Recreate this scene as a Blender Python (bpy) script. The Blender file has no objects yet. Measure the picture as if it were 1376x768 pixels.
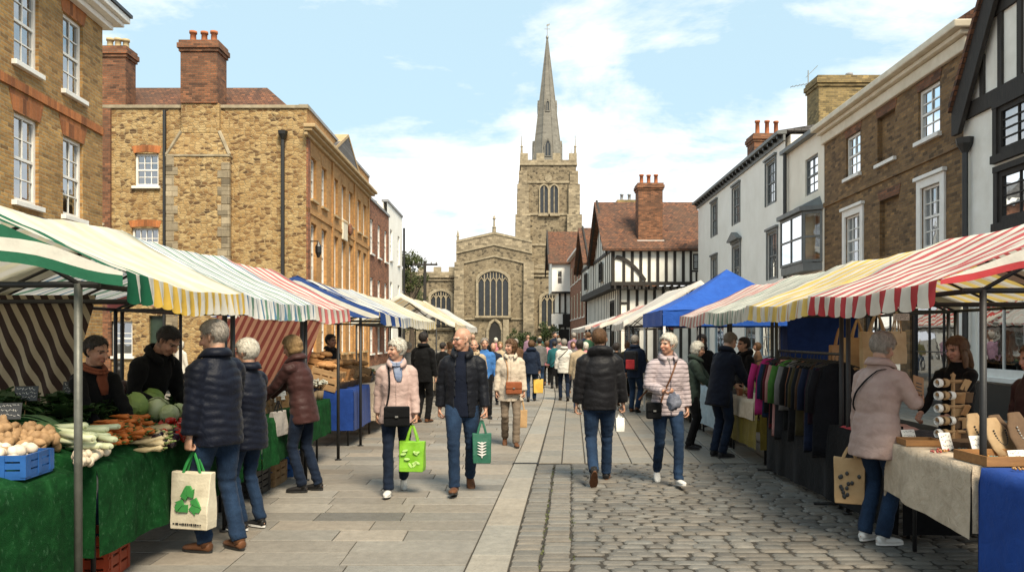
import bpy, bmesh, math, random
import numpy as np
from mathutils import Vector, Matrix, Euler, noise
R_ = random.Random(7)
PI = math.pi
C = bpy.context.scene.collection
sc = bpy.context.scene
F, CX, HY, EYE = 1050.0, 688.0, 452.0, 1.62      # focal length in photo pixels, principal column, horizon row, eye height

def at(u, v, Y):                       # a pixel of the photograph at depth Y
    return Vector(((u-CX)/F*Y, Y, EYE-(v-HY)/F*Y))
def rad(a): return math.radians(a)

# ------------------------------------------------------------------ mesh builder
class MB:
    def __init__(s): s.v=[]; s.f=[]; s.m=[]; s.c=[]; s.mi=0; s.col=None; s.X=None
    def p(s, co):
        co = Vector(co)
        if s.X is not None: co = s.X @ co
        s.v.append((co.x,co.y,co.z)); return len(s.v)-1
    def face(s, idx): s.f.append(tuple(idx)); s.m.append(s.mi); s.c.append(s.col)
    def poly(s, pts): s.face([s.p(q) for q in pts])
    def box(s, a, b):
        x0,y0,z0 = a; x1,y1,z1 = b
        i=[s.p(q) for q in ((x0,y0,z0),(x1,y0,z0),(x1,y1,z0),(x0,y1,z0),(x0,y0,z1),(x1,y0,z1),(x1,y1,z1),(x0,y1,z1))]
        for q in ((0,3,2,1),(4,5,6,7),(0,1,5,4),(1,2,6,5),(2,3,7,6),(3,0,4,7)): s.face([i[k] for k in q])
    def cbox(s, c, size, rot=None):
        old = s.X
        M = Matrix.Translation(Vector(c))
        if rot is not None: M = M @ (rot.to_4x4() if isinstance(rot, Matrix) else Euler(rot).to_matrix().to_4x4())
        s.X = M if old is None else old @ M
        h = [q/2 for q in size]; s.box((-h[0],-h[1],-h[2]),(h[0],h[1],h[2])); s.X = old
    def loft(s, rings, close=True, cap=True):
        ids=[[s.p(q) for q in r] for r in rings]; n=len(ids[0])
        for a,b in zip(ids[:-1],ids[1:]):
            for k in range(n if close else n-1):
                s.face((a[k],a[(k+1)%n],b[(k+1)%n],b[k]))
        if cap and close:
            s.face(tuple(reversed(ids[0]))); s.face(tuple(ids[-1]))
    def limb(s, pts, rad_, ref=(1,0,0), n=12, cap=True, rnd=False):
        pts=[Vector(q) for q in pts]; rr=[(r,r) if not isinstance(r,(tuple,list)) else r for r in rad_]
        if rnd:
            t0=(pts[0]-pts[1]).normalized(); t1=(pts[-1]-pts[-2]).normalized()
            a,b=rr[0],rr[-1]
            P=[]; Q=[]
            for q in (1.0,.8,.45):
                P.append(pts[0]+t0*min(a)*q*.8); Q.append(tuple(k*math.sqrt(max(0.01,1-q*q)) for k in a))
            P+=pts; Q+=rr
            for q in (.45,.8,1.0):
                P.append(pts[-1]+t1*min(b)*q*.8); Q.append(tuple(k*math.sqrt(max(0.01,1-q*q)) for k in b))
            pts,rr=P,Q
        rings=[]; ref=Vector(ref)
        for i,p in enumerate(pts):
            t=(pts[min(i+1,len(pts)-1)]-pts[max(i-1,0)])
            if t.length<1e-9: t=Vector((0,0,1))
            t.normalize()
            sd=ref-t*ref.dot(t)
            if sd.length<1e-4:
                sd=Vector((0,1,0))-t*t.y
                if sd.length<1e-4: sd=Vector((0,0,1))
            sd.normalize(); nn=t.cross(sd)
            a,b=rr[i]
            rings.append([p+sd*(a*math.cos(2*PI*k/n))+nn*(b*math.sin(2*PI*k/n)) for k in range(n)])
        s.loft(rings, True, cap)
    def tube(s, pts, r, n=8): s.limb(pts, [r]*len(pts), n=n)
    def lathe(s, prof, c=(0,0,0), n=16, axis=None):
        c=Vector(c); M=axis.to_matrix() if axis is not None else Matrix.Identity(3)
        s.loft([[c+M@Vector((r*math.cos(2*PI*k/n), r*math.sin(2*PI*k/n), z)) for k in range(n)] for r,z in prof])
    def ell(s, c, r, n=12, m=8, rot=None):
        c=Vector(c); M=rot if rot is not None else Matrix.Identity(3)
        rings=[]
        for j in range(m+1):
            a=-PI/2+PI*j/m; a=max(min(a,PI/2-.06),-PI/2+.06)
            rings.append([c+M@Vector((r[0]*math.cos(a)*math.cos(2*PI*k/n), r[1]*math.cos(a)*math.sin(2*PI*k/n), r[2]*math.sin(a))) for k in range(n)])
        s.loft(rings)
    def prism(s, poly, y0, y1):                # polygon in the xz plane extruded along y
        s.loft([[ (x,y0,z) for x,z in poly],[ (x,y1,z) for x,z in poly]])
    def prismx(s, poly, x0, x1):               # polygon in the yz plane extruded along x
        s.loft([[ (x0,y,z) for y,z in poly],[ (x1,y,z) for y,z in poly]])
    def prismz(s, poly, z0, z1):
        s.loft([[ (x,y,z0) for x,y in poly],[ (x,y,z1) for x,y in poly]])
    def mesh(s, name, mats=(), smooth=False):
        me=bpy.data.meshes.new(name); me.from_pydata(s.v,[],s.f)
        for m in mats: me.materials.append(m)
        if len(mats)>1: me.polygons.foreach_set('material_index', s.m)
        if any(c is not None for c in s.c):
            at_=me.color_attributes.new('tint','FLOAT_COLOR','CORNER')
            arr=[]
            for f,c in zip(s.f,s.c):
                c=c or (1,1,1); arr += [c[0],c[1],c[2],1.0]*len(f)
            at_.data.foreach_set('color',arr)
        bm=bmesh.new(); bm.from_mesh(me); bmesh.ops.recalc_face_normals(bm, faces=bm.faces); bm.to_mesh(me); bm.free()
        if smooth: me.polygons.foreach_set('use_smooth',[True]*len(me.polygons))
        me.update(); return me
    def build(s, name, mats, parent=None, loc=None, smooth=False, bevel=0, keep_normals=False):
        if not isinstance(mats,(list,tuple)): mats=[mats]
        me=s.mesh(name,mats,smooth)
        return link(name, me, parent, loc, bevel)

def link(name, me, parent=None, loc=None, bevel=0):
    o=bpy.data.objects.new(name, me); C.objects.link(o)
    if parent is not None: o.parent=parent
    if loc is not None: o.location=loc
    if bevel:
        b=o.modifiers.new('bevel','BEVEL'); b.width=bevel; b.segments=2; b.limit_method='ANGLE'
    return o
def tag(o, label=None, cat=None, group=None, kind=None):
    if label: o['label']=label
    if cat: o['category']=cat
    if group: o['group']=group
    if kind: o['kind']=kind
    return o
def empty(name, loc, rz=0, label=None, cat=None, group=None):
    o=bpy.data.objects.new(name,None); C.objects.link(o); o.location=loc; o.rotation_euler=(0,0,rz); o.empty_display_size=.1
    return tag(o,label,cat,group)
def dup(o, loc=None, rot=None, scale=None, label=None, parent=None):
    c=o.copy(); C.objects.link(c)
    if parent is not None: c.parent=parent
    if loc is not None: c.location=loc
    if rot is not None: c.rotation_euler=rot
    if scale is not None: c.scale=scale if isinstance(scale,(tuple,list)) else (scale,)*3
    if label: c['label']=label
    for ch in list(o.children): dup(ch, parent=c)
    return c

# ------------------------------------------------------------------ materials
class N:
    def __init__(s, name):
        s.m=bpy.data.materials.new(name); s.m.use_nodes=True; s.t=s.m.node_tree; s.t.nodes.clear()
        s.out=s.n('ShaderNodeOutputMaterial'); s.b=s.n('ShaderNodeBsdfPrincipled'); s.l(s.b.outputs[0], s.out.inputs[0])
        s._tc=None
    def n(s, k, **kw):
        x=s.t.nodes.new(k)
        for a,b in kw.items(): setattr(x,a,b)
        return x
    def l(s,a,b): s.t.links.new(a,b)
    def set(s, node, **kw):
        for k,v in kw.items():
            i=node.inputs[k.replace('_',' ')]
            if isinstance(v, bpy.types.NodeSocket): s.l(v,i)
            elif isinstance(v,(tuple,list)) and len(v)==3 and i.type=='RGBA': i.default_value=(*v,1)
            else: i.default_value=v
        return node
    def obj(s):
        if s._tc is None: s._tc=s.n('ShaderNodeTexCoord')
        return s._tc.outputs['Object']
    def geo(s): return s.n('ShaderNodeNewGeometry').outputs['Position']
    def mapv(s, vec, scale=(1,1,1), loc=(0,0,0), rot=(0,0,0)):
        m=s.n('ShaderNodeMapping'); s.l(vec,m.inputs[0]); m.inputs[1].default_value=loc; m.inputs[2].default_value=rot; m.inputs[3].default_value=scale
        return m.outputs[0]
    def noise(s, vec, scale=5, detail=4, rough=.55, dist=0):
        x=s.n('ShaderNodeTexNoise'); s.l(vec,x.inputs['Vector']); x.inputs['Scale'].default_value=scale; x.inputs['Detail'].default_value=detail
        x.inputs['Roughness'].default_value=rough; x.inputs['Distortion'].default_value=dist; return x.outputs['Fac']
    def math(s, op, a, b=None, c=None, clamp=False):
        x=s.n('ShaderNodeMath',operation=op); x.use_clamp=clamp
        for i,q in enumerate((a,b,c)):
            if q is None: continue
            if isinstance(q, bpy.types.NodeSocket): s.l(q,x.inputs[i])
            else: x.inputs[i].default_value=q
        return x.outputs[0]
    def ramp(s, fac, stops, const=False):
        x=s.n('ShaderNodeValToRGB'); s.l(fac,x.inputs[0]); r=x.color_ramp
        r.interpolation='CONSTANT' if const else 'LINEAR'
        while len(r.elements)<len(stops): r.elements.new(.5)
        for e,(p,c) in zip(r.elements,stops):
            e.position=p; e.color=(*c,1) if len(c)==3 else c
        return x.outputs[0]
    def g(s,v): return (v,v,v)
    def mix(s, fac, a, b, mode='MIX'):
        x=s.n('ShaderNodeMix',data_type='RGBA',blend_type=mode)
        for i,q in ((0,fac),(6,a),(7,b)):
            if isinstance(q, bpy.types.NodeSocket): s.l(q,x.inputs[i])
            elif isinstance(q,(tuple,list)): x.inputs[i].default_value=(*q,1) if len(q)==3 else q
            else: x.inputs[i].default_value=q
        return x.outputs[2]
    def bump(s, h, strength=.3, dist=.02):
        b=s.n('ShaderNodeBump'); b.inputs['Strength'].default_value=strength; b.inputs['Distance'].default_value=dist
        s.l(h,b.inputs['Height']); s.l(b.outputs[0],s.b.inputs['Normal'])
    def attr(s, name):
        a=s.n('ShaderNodeAttribute'); a.attribute_name=name; return a.outputs['Color']
    def sep(s, vec):
        x=s.n('ShaderNodeSeparateXYZ'); s.l(vec,x.inputs[0]); return x.outputs
    def comb(s, x,y,z):
        c=s.n('ShaderNodeCombineXYZ')
        for i,q in enumerate((x,y,z)):
            if isinstance(q, bpy.types.NodeSocket): s.l(q,c.inputs[i])
            else: c.inputs[i].default_value=q
        return c.outputs[0]
    def rough(s, v):
        if isinstance(v, bpy.types.NodeSocket): s.l(v,s.b.inputs['Roughness'])
        else: s.b.inputs['Roughness'].default_value=v
    def base(s, v):
        if isinstance(v, bpy.types.NodeSocket): s.l(v,s.b.inputs['Base Color'])
        else: s.b.inputs['Base Color'].default_value=(*v,1)
    def translucent(s, col, fac):
        t=s.n('ShaderNodeBsdfTranslucent')
        if isinstance(col, bpy.types.NodeSocket): s.l(col,t.inputs[0])
        else: t.inputs[0].default_value=(*col,1)
        m=s.n('ShaderNodeMixShader'); m.inputs[0].default_value=fac
        s.l(s.b.outputs[0],m.inputs[1]); s.l(t.outputs[0],m.inputs[2]); s.l(m.outputs[0],s.out.inputs[0])

_mc={}
def mat(name, c, c2=None, scale=6, rough=.75, bump=.15, bscale=40, metal=0, spec=.5, stretch=(1,1,1), coat=0, sheen=0):
    if name in _mc: return _mc[name]
    q=N(name); o=q.mapv(q.obj(), stretch)
    c2=c2 or tuple(k*.72 for k in c)
    f=q.noise(o,scale,5,.6)
    q.base(q.ramp(f,[(.3,c2),(.68,c)]))
    q.rough(rough); q.b.inputs['Metallic'].default_value=metal
    q.b.inputs['Specular IOR Level'].default_value=spec
    if sheen: q.b.inputs['Sheen Weight'].default_value=sheen
    if coat: q.b.inputs['Coat Weight'].default_value=coat
    if bump: q.bump(q.noise(o,bscale,4,.6), bump, .01)
    _mc[name]=q.m; return q.m
def rgb(h):
    h=h.lstrip('#'); v=[int(h[i:i+2],16)/255 for i in (0,2,4)]
    return tuple(((x+.055)/1.055)**2.4 if x>.04045 else x/12.92 for x in v)

def brick_mat(name, ca, cb, mortar, w=.225, h=.075, mo=.012, dark=(.06,.035,.02), darkamt=.35, roof=False, bumpst=.35, var=1.0):
    q=N(name); s=q.sep(q.obj())
    hx=q.math('ADD',s[0],s[1]) if not roof else s[0]
    vec=q.comb(hx, s[2] if not roof else q.math('MULTIPLY',s[2],1.35), 0.0)
    wob=q.noise(q.obj(),2.2,2); wb=q.math('MULTIPLY_ADD',wob,.03,-.015)
    va=q.n('ShaderNodeVectorMath',operation='ADD'); q.l(vec,va.inputs[0]); q.l(q.comb(0.0,wb,0.0),va.inputs[1])
    b=q.n('ShaderNodeTexBrick'); q.l(va.outputs[0],b.inputs['Vector'])
    q.set(b,Color1=ca,Color2=cb,Mortar=mortar,Scale=1.0)
    b.inputs['Mortar Size'].default_value=mo; b.inputs['Mortar Smooth'].default_value=.25; b.inputs['Brick Width'].default_value=w; b.inputs['Row Height'].default_value=h
    # single odd bricks: random value per cell
    cell=q.n('ShaderNodeTexWhiteNoise',noise_dimensions='2D')
    sv=q.sep(va.outputs[0]); row=q.math('FLOOR',q.math('DIVIDE',sv[1],h)); par=q.math('SUBTRACT',1.0,q.math('FLOORED_MODULO',row,2.0))
    cn=q.math('FLOOR',q.math('ADD',q.math('DIVIDE',sv[0],w),q.math('MULTIPLY',par,.5)))
    q.l(q.comb(cn,row,0.0),cell.inputs['Vector'])
    odd=q.ramp(cell.outputs['Value'],[(.0,q.g(1-.62*var)),(.16,q.g(1-.28*var)),(.7,q.g(1.0)),(1,q.g(1+.28*var))])
    col=q.mix(1.0,b.outputs['Color'],odd,'MULTIPLY')
    big=q.ramp(q.noise(q.obj(),.9,5,.65),[(.38,q.g(0)),(.75,q.g(1))])
    col=q.mix(q.math('MULTIPLY',big,darkamt),col,dark)
    fine=q.ramp(q.noise(q.obj(),14,4,.7),[(.25,q.g(.72)),(.75,q.g(1.15))])
    col=q.mix(1.0,col,fine,'MULTIPLY')
    q.base(col); q.rough(.88)
    hgt=q.math('SUBTRACT',q.noise(q.obj(),30,3),q.math('MULTIPLY',b.outputs['Fac'],1.2))
    q.bump(hgt,bumpst,.012); return q.m

def rubble_mat(name, stops, mortar, sx=5.0, sz=11., patch=None, edge=.055, tone=.35):
    q=N(name); s=q.sep(q.obj())
    w1=q.noise(q.obj(),3.0,3); w2=q.noise(q.mapv(q.obj(),loc=(7,3,9)),3.0,3)
    vec=q.comb(q.math('MULTIPLY_ADD',q.math('ADD',s[0],s[1]),sx,q.math('MULTIPLY',w1,.9)), q.math('MULTIPLY_ADD',s[2],sz,q.math('MULTIPLY',w2,.9)), 0.0)
    v=q.n('ShaderNodeTexVoronoi',voronoi_dimensions='2D',feature='F1'); q.l(vec,v.inputs['Vector']); v.inputs['Scale'].default_value=1; v.inputs['Randomness'].default_value=.85
    e=q.n('ShaderNodeTexVoronoi',voronoi_dimensions='2D',feature='DISTANCE_TO_EDGE'); q.l(vec,e.inputs['Vector']); e.inputs['Scale'].default_value=1; e.inputs['Randomness'].default_value=.85
    cs=q.n('ShaderNodeSeparateColor'); q.l(v.outputs['Color'],cs.inputs[0])
    col=q.ramp(cs.outputs[0],stops)
    fine=q.ramp(q.noise(q.obj(),9,5,.7),[(.25,q.g(.62)),(.75,q.g(1.15))]); col=q.mix(1.0,col,fine,'MULTIPLY')
    mk=q.ramp(e.outputs['Distance'],[(0,q.g(1)),(edge,q.g(1)),(edge*2.2,q.g(0))])
    mn=q.mix(q.ramp(q.noise(q.obj(),4,3),[(.35,q.g(0)),(.65,q.g(1))]),mortar,tuple(k*.55 for k in mortar))
    col=q.mix(mk,col,mn)
    big=q.ramp(q.noise(q.obj(),.7,5,.65),[(.35,q.g(0)),(.75,q.g(1))])
    col=q.mix(q.math('MULTIPLY',big,tone),col,patch or (.09,.06,.03))
    q.base(col); q.rough(.92)
    q.bump(q.math('MULTIPLY_ADD',mk,-1.0,q.noise(q.obj(),18,4)),.6,.03); return q.m

def stripe_mat(name, period, stops, axis=1, transl=.35, dirty=.12, slant=0):
    """woven canvas with stripes printed across the local axis"""
    q=N(name); s=q.sep(q.obj())
    f=q.math('FRACT',q.math('DIVIDE',q.math('ADD',q.math('MULTIPLY_ADD',s[2],slant,s[axis]),period*20+.06),period))
    col=q.ramp(f,stops,True)
    d=q.ramp(q.noise(q.obj(),2.5,5,.6),[(.3,q.g(1-dirty*2)),(.7,q.g(1))]); col=q.mix(1.0,col,d,'MULTIPLY')
    q.base(col); q.rough(.8); q.b.inputs['Specular IOR Level'].default_value=.25
    q.bump(q.noise(q.obj(),6,4,.6),.25,.03)
    if transl: q.translucent(col,transl)
    return q.m

def glass_mat():
    q=N('window_glass'); t=q.n('ShaderNodeBsdfTransparent'); t.inputs[0].default_value=(.72,.76,.76,1)
    g=q.n('ShaderNodeBsdfGlossy'); g.inputs['Roughness'].default_value=.02; g.inputs['Color'].default_value=(.9,.95,1,1)
    b=q.n('ShaderNodeBump'); b.inputs['Strength'].default_value=.06; b.inputs['Distance'].default_value=.05; q.l(q.noise(q.obj(),1.6,2),b.inputs['Height']); q.l(b.outputs[0],g.inputs['Normal'])
    fr=q.n('ShaderNodeFresnel'); fr.inputs[0].default_value=1.52
    fa=q.math('MULTIPLY_ADD',fr.outputs[0],1.8,.24,clamp=True)
    m=q.n('ShaderNodeMixShader'); q.l(fa,m.inputs[0]); q.l(t.outputs[0],m.inputs[1]); q.l(g.outputs[0],m.inputs[2]); q.l(m.outputs[0],q.out.inputs[0])
    return q.m

M={}
M['brick_yellow']=brick_mat('yellow_stock_brick',(.47,.265,.078),(.34,.17,.048),(.36,.26,.13),dark=(.16,.075,.025),darkamt=.4,var=.75,mo=.014)
M['brick_orange']=brick_mat('orange_brick',(.52,.27,.085),(.45,.215,.062),(.42,.27,.13),mo=.010,dark=(.30,.135,.04),darkamt=.45,var=.4)
M['brick_red']=brick_mat('red_brick',(.34,.105,.04),(.25,.075,.03),(.24,.16,.10),dark=(.09,.035,.02),darkamt=.4)
M['brick_rubbed']=brick_mat('rubbed_red_brick',(.43,.155,.045),(.36,.12,.035),(.34,.16,.08),w=.11,h=.3,mo=.005,dark=(.2,.06,.02),darkamt=.3)
M['brick_brown']=brick_mat('brown_brick',(.29,.165,.06),(.19,.105,.042),(.19,.13,.07),dark=(.06,.035,.02),darkamt=.5)
M['brick_chimney']=brick_mat('chimney_brick',(.30,.11,.045),(.19,.075,.035),(.15,.10,.06),dark=(.05,.028,.018),darkamt=.6)
M['brick_gold']=brick_mat('old_yellow_brick',(.33,.235,.09),(.25,.175,.07),(.22,.17,.09),dark=(.09,.075,.03),darkamt=.5)
M['rubble']=rubble_mat('stone_rubble',[(0,(.05,.028,.014)),(.14,(.16,.09,.036)),(.3,(.40,.265,.11)),(.6,(.50,.365,.175)),(.85,(.37,.235,.09)),(1,(.16,.08,.03))],(.40,.30,.155),patch=(.27,.135,.04),tone=.45)
M['flint']=rubble_mat('flint_rubble',[(0,(.045,.036,.024)),(.3,(.215,.17,.105)),(.7,(.325,.26,.165)),(1,(.115,.088,.056))],(.30,.245,.16),sx=2.6,sz=3.4,patch=(.13,.098,.058),tone=.55)
M['ashlar']=brick_mat('dressed_stone',(.365,.30,.20),(.30,.245,.16),(.23,.185,.12),w=.45,h=.24,mo=.015,dark=(.15,.115,.07),darkamt=.65)
M['spire_stone']=brick_mat('spire_stone',(.225,.212,.18),(.185,.174,.148),(.15,.138,.115),w=.6,h=.28,mo=.008,dark=(.13,.12,.10),darkamt=.4,var=.35)
M['trim_stone']=mat('weathered_stone_trim',(.37,.31,.21),(.19,.155,.10),3,.9,.3,20)
M['tile']=brick_mat('clay_roof_tiles',(.205,.078,.032),(.105,.045,.025),(.045,.022,.015),w=.17,h=.13,mo=.012,dark=(.07,.045,.028),darkamt=.75,roof=True,bumpst=.7)
M['slate']=brick_mat('roof_slates',(.13,.125,.125),(.095,.09,.09),(.03,.03,.03),w=.25,h=.2,mo=.01,roof=True,dark=(.07,.065,.05))
M['render_white']=mat('white_render',(.90,.87,.80),(.80,.765,.69),.9,.85,.12,60)
M['render_cream']=mat('cream_render',(.88,.82,.70),(.76,.69,.57),.9,.85,.12,60)
M['plaster']=mat('timber_frame_plaster',(.88,.85,.77),(.72,.68,.59),1.5,.85,.15,40)
M['timber']=mat('black_timber',(.030,.024,.018),(.014,.011,.009),4,.75,.4,30,stretch=(6,6,1))
M['pole_steel']=mat('weathered_steel_pole',(.115,.115,.095),(.07,.07,.058),9,.5,.15,40,metal=.3)
M['white_paint']=mat('white_gloss_paint',(.80,.78,.73),(.70,.67,.61),4,.45,.05,50)
M['buff_paint']=mat('buff_stone_paint',(.46,.33,.17),(.34,.23,.11),3,.7,.1,50)
M['cream_paint']=mat('cream_cornice_paint',(.74,.66,.52),(.60,.52,.38),3,.6,.1,50)
M['grey_paint']=mat('grey_window_paint',(.16,.17,.165),(.11,.115,.11),4,.5,.08,50)
M['blue_paint']=mat('pale_blue_shopfront_paint',(.36,.44,.47),(.29,.36,.39),4,.5,.05,50)
M['black_paint']=mat('black_gloss_paint',(.018,.018,.017),(.010,.010,.010),6,.4,.08,40)
M['iron']=mat('black_iron',(.02,.019,.018),(.010,.010,.010),6,.55,.15,60,metal=.2)
M['galv']=mat('galvanised_steel',(.30,.29,.265),(.19,.18,.16),9,.45,.1,40,metal=.6)
M['terracotta']=mat('terracotta_pot',(.42,.145,.055),(.28,.09,.035),8,.8,.2,40)
M['buffpot']=mat('buff_chimney_pot',(.50,.40,.22),(.36,.27,.14),8,.8,.2,40)
M['lead']=mat('lead_flashing',(.30,.31,.32),(.2,.2,.21),5,.6,.15,30)
M['glass']=glass_mat()
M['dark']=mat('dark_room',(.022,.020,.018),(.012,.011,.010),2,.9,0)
M['curtain']=mat('window_curtain',(.74,.70,.62),(.52,.48,.41),9,.9,.3,14,stretch=(8,8,.6))
M['leadglass']=mat('church_glass',(.028,.031,.034),(.016,.018,.02),3,.25,.3,9,spec=.6)
# ------------------------------------------------------------------ people
def remesh(mb, voxel, it=2):
    me=mb.mesh('raw'); ob=bpy.data.objects.new('raw',me); C.objects.link(ob)
    r=ob.modifiers.new('r','REMESH'); r.mode='VOXEL'; r.voxel_size=voxel
    if it:
        s=ob.modifiers.new('s','SMOOTH'); s.factor=.5; s.iterations=it
    dg=bpy.context.evaluated_depsgraph_get()
    new=bpy.data.meshes.new_from_object(ob.evaluated_get(dg))
    bpy.data.objects.remove(ob); bpy.data.meshes.remove(me)
    new.polygons.foreach_set('use_smooth',[True]*len(new.polygons)); return new
def getco(me):
    a=np.empty(len(me.vertices)*3,dtype=np.float32); me.vertices.foreach_get('co',a); return a.reshape(-1,3)
def getno(me):
    a=np.empty(len(me.vertices)*3,dtype=np.float32); me.vertices.foreach_get('normal',a); return a.reshape(-1,3)
def setco(me,a): me.vertices.foreach_set('co',a.astype(np.float32).ravel()); me.update()
def vcol(me, cols):
    a=me.color_attributes.new('skin','FLOAT_COLOR','POINT')
    b=np.ones((len(me.vertices),4),dtype=np.float32); b[:,:3]=cols; a.data.foreach_set('color',b.ravel())

def skin_mat():
    q=N('skin'); c=q.attr('skin'); f=q.ramp(q.noise(q.obj(),30,4),[(.3,q.g(.86)),(.7,q.g(1.08))])
    q.base(q.mix(1.0,c,f,'MULTIPLY')); q.rough(.52); q.b.inputs['Subsurface Weight'].default_value=.08; q.b.inputs['Subsurface Radius'].default_value=(.02,.008,.004)
    q.bump(q.noise(q.obj(),120,3),.12,.004); return q.m
M['skin']=skin_mat()
def hair_mat(name, a, b):
    q=N(name); o=q.mapv(q.obj(),(9,9,1.6)); f=q.noise(o,9,5,.65,.6)
    q.base(q.ramp(f,[(.25,b),(.7,a)])); q.rough(.5); q.b.inputs['Specular IOR Level'].default_value=.35
    q.bump(f,.9,.02); return q.m
HAIR=dict(white=hair_mat('white_hair',(.68,.64,.55),(.36,.32,.25)), grey=hair_mat('grey_hair',(.36,.32,.27),(.14,.12,.10)),
  blonde=hair_mat('dark_blonde_hair',(.36,.23,.10),(.15,.085,.035)), brown=hair_mat('brown_hair',(.15,.075,.03),(.05,.025,.012)),
  dark=hair_mat('dark_hair',(.028,.020,.016),(.010,.008,.007)), ash=hair_mat('ash_brown_hair',(.20,.145,.10),(.085,.06,.04)))
def cloth_mat(name, c, kind='plain', rough=.8, c2=None):
    if name in _mc: return _mc[name]
    q=N(name); c2=c2 or tuple(k*.62 for k in c)
    f=q.noise(q.obj(),7,5,.65)
    col=q.ramp(f,[(.28,c2),(.7,c)])
    if kind=='ribbed':
        zz=q.math('FRACT',q.math('DIVIDE',q.sep(q.obj())[2],.047)); col=q.mix(1.0,col,q.ramp(zz,[(0,q.g(.42)),(.14,q.g(.5)),(.26,q.g(1)),(.9,q.g(1)),(1,q.g(.42))]),'MULTIPLY')
    if kind=='denim':
        w=q.noise(q.mapv(q.obj(),(60,60,9)),4,4); col=q.mix(1.0,col,q.ramp(w,[(.3,q.g(.72)),(.7,q.g(1.25))]),'MULTIPLY')
        fade=q.ramp(q.noise(q.obj(),2.6,2),[(.4,q.g(.8)),(.7,q.g(1.35))]); col=q.mix(1.0,col,fade,'MULTIPLY')
    q.base(col); q.rough(rough); q.b.inputs['Sheen Weight'].default_value=.04
    q.b.inputs['Specular IOR Level'].default_value=.12 if kind!='puff' else .15
    fold=q.noise(q.mapv(q.obj(),(1,1,1)),9 if kind!='denim' else 12,4,.6,.7)
    q.bump(q.math('MULTIPLY_ADD',q.noise(q.obj(),190,2),.12,fold),.55,.02)
    _mc[name]=q.m; return q.m
DENIM=cloth_mat('blue_denim',(.015,.033,.068),'denim',c2=(.008,.018,.040)); DENIM2=cloth_mat('dark_denim',(.009,.016,.033),'denim',c2=(.004,.008,.018))
BLACKC=cloth_mat('black_cloth',(.0045,.0045,.005)); NAVY=cloth_mat('navy_quilted_nylon',(.0048,.0068,.0155),'puff',.5)

def ik(a, t, l1, l2, hint):
    d=t-a; L=min(d.length,(l1+l2)*.998); d=d.normalized(); t=a+d*L
    x=(l1*l1-l2*l2+L*L)/(2*L); h=math.sqrt(max(0,l1*l1-x*x))
    hv=Vector(hint)-d*Vector(hint).dot(d)
    hv=hv.normalized() if hv.length>1e-5 else Vector((0,1,0))
    return a+d*x+hv*h, t

def interp(tab, z):
    if z<=tab[0][0]: return tab[0][1:]
    for p,q in zip(tab[:-1],tab[1:]):
        if z<=q[0]:
            k=(z-p[0])/(q[0]-p[0]); return tuple(a+(b-a)*k for a,b in zip(p[1:],q[1:]))
    return tab[-1][1:]

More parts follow.
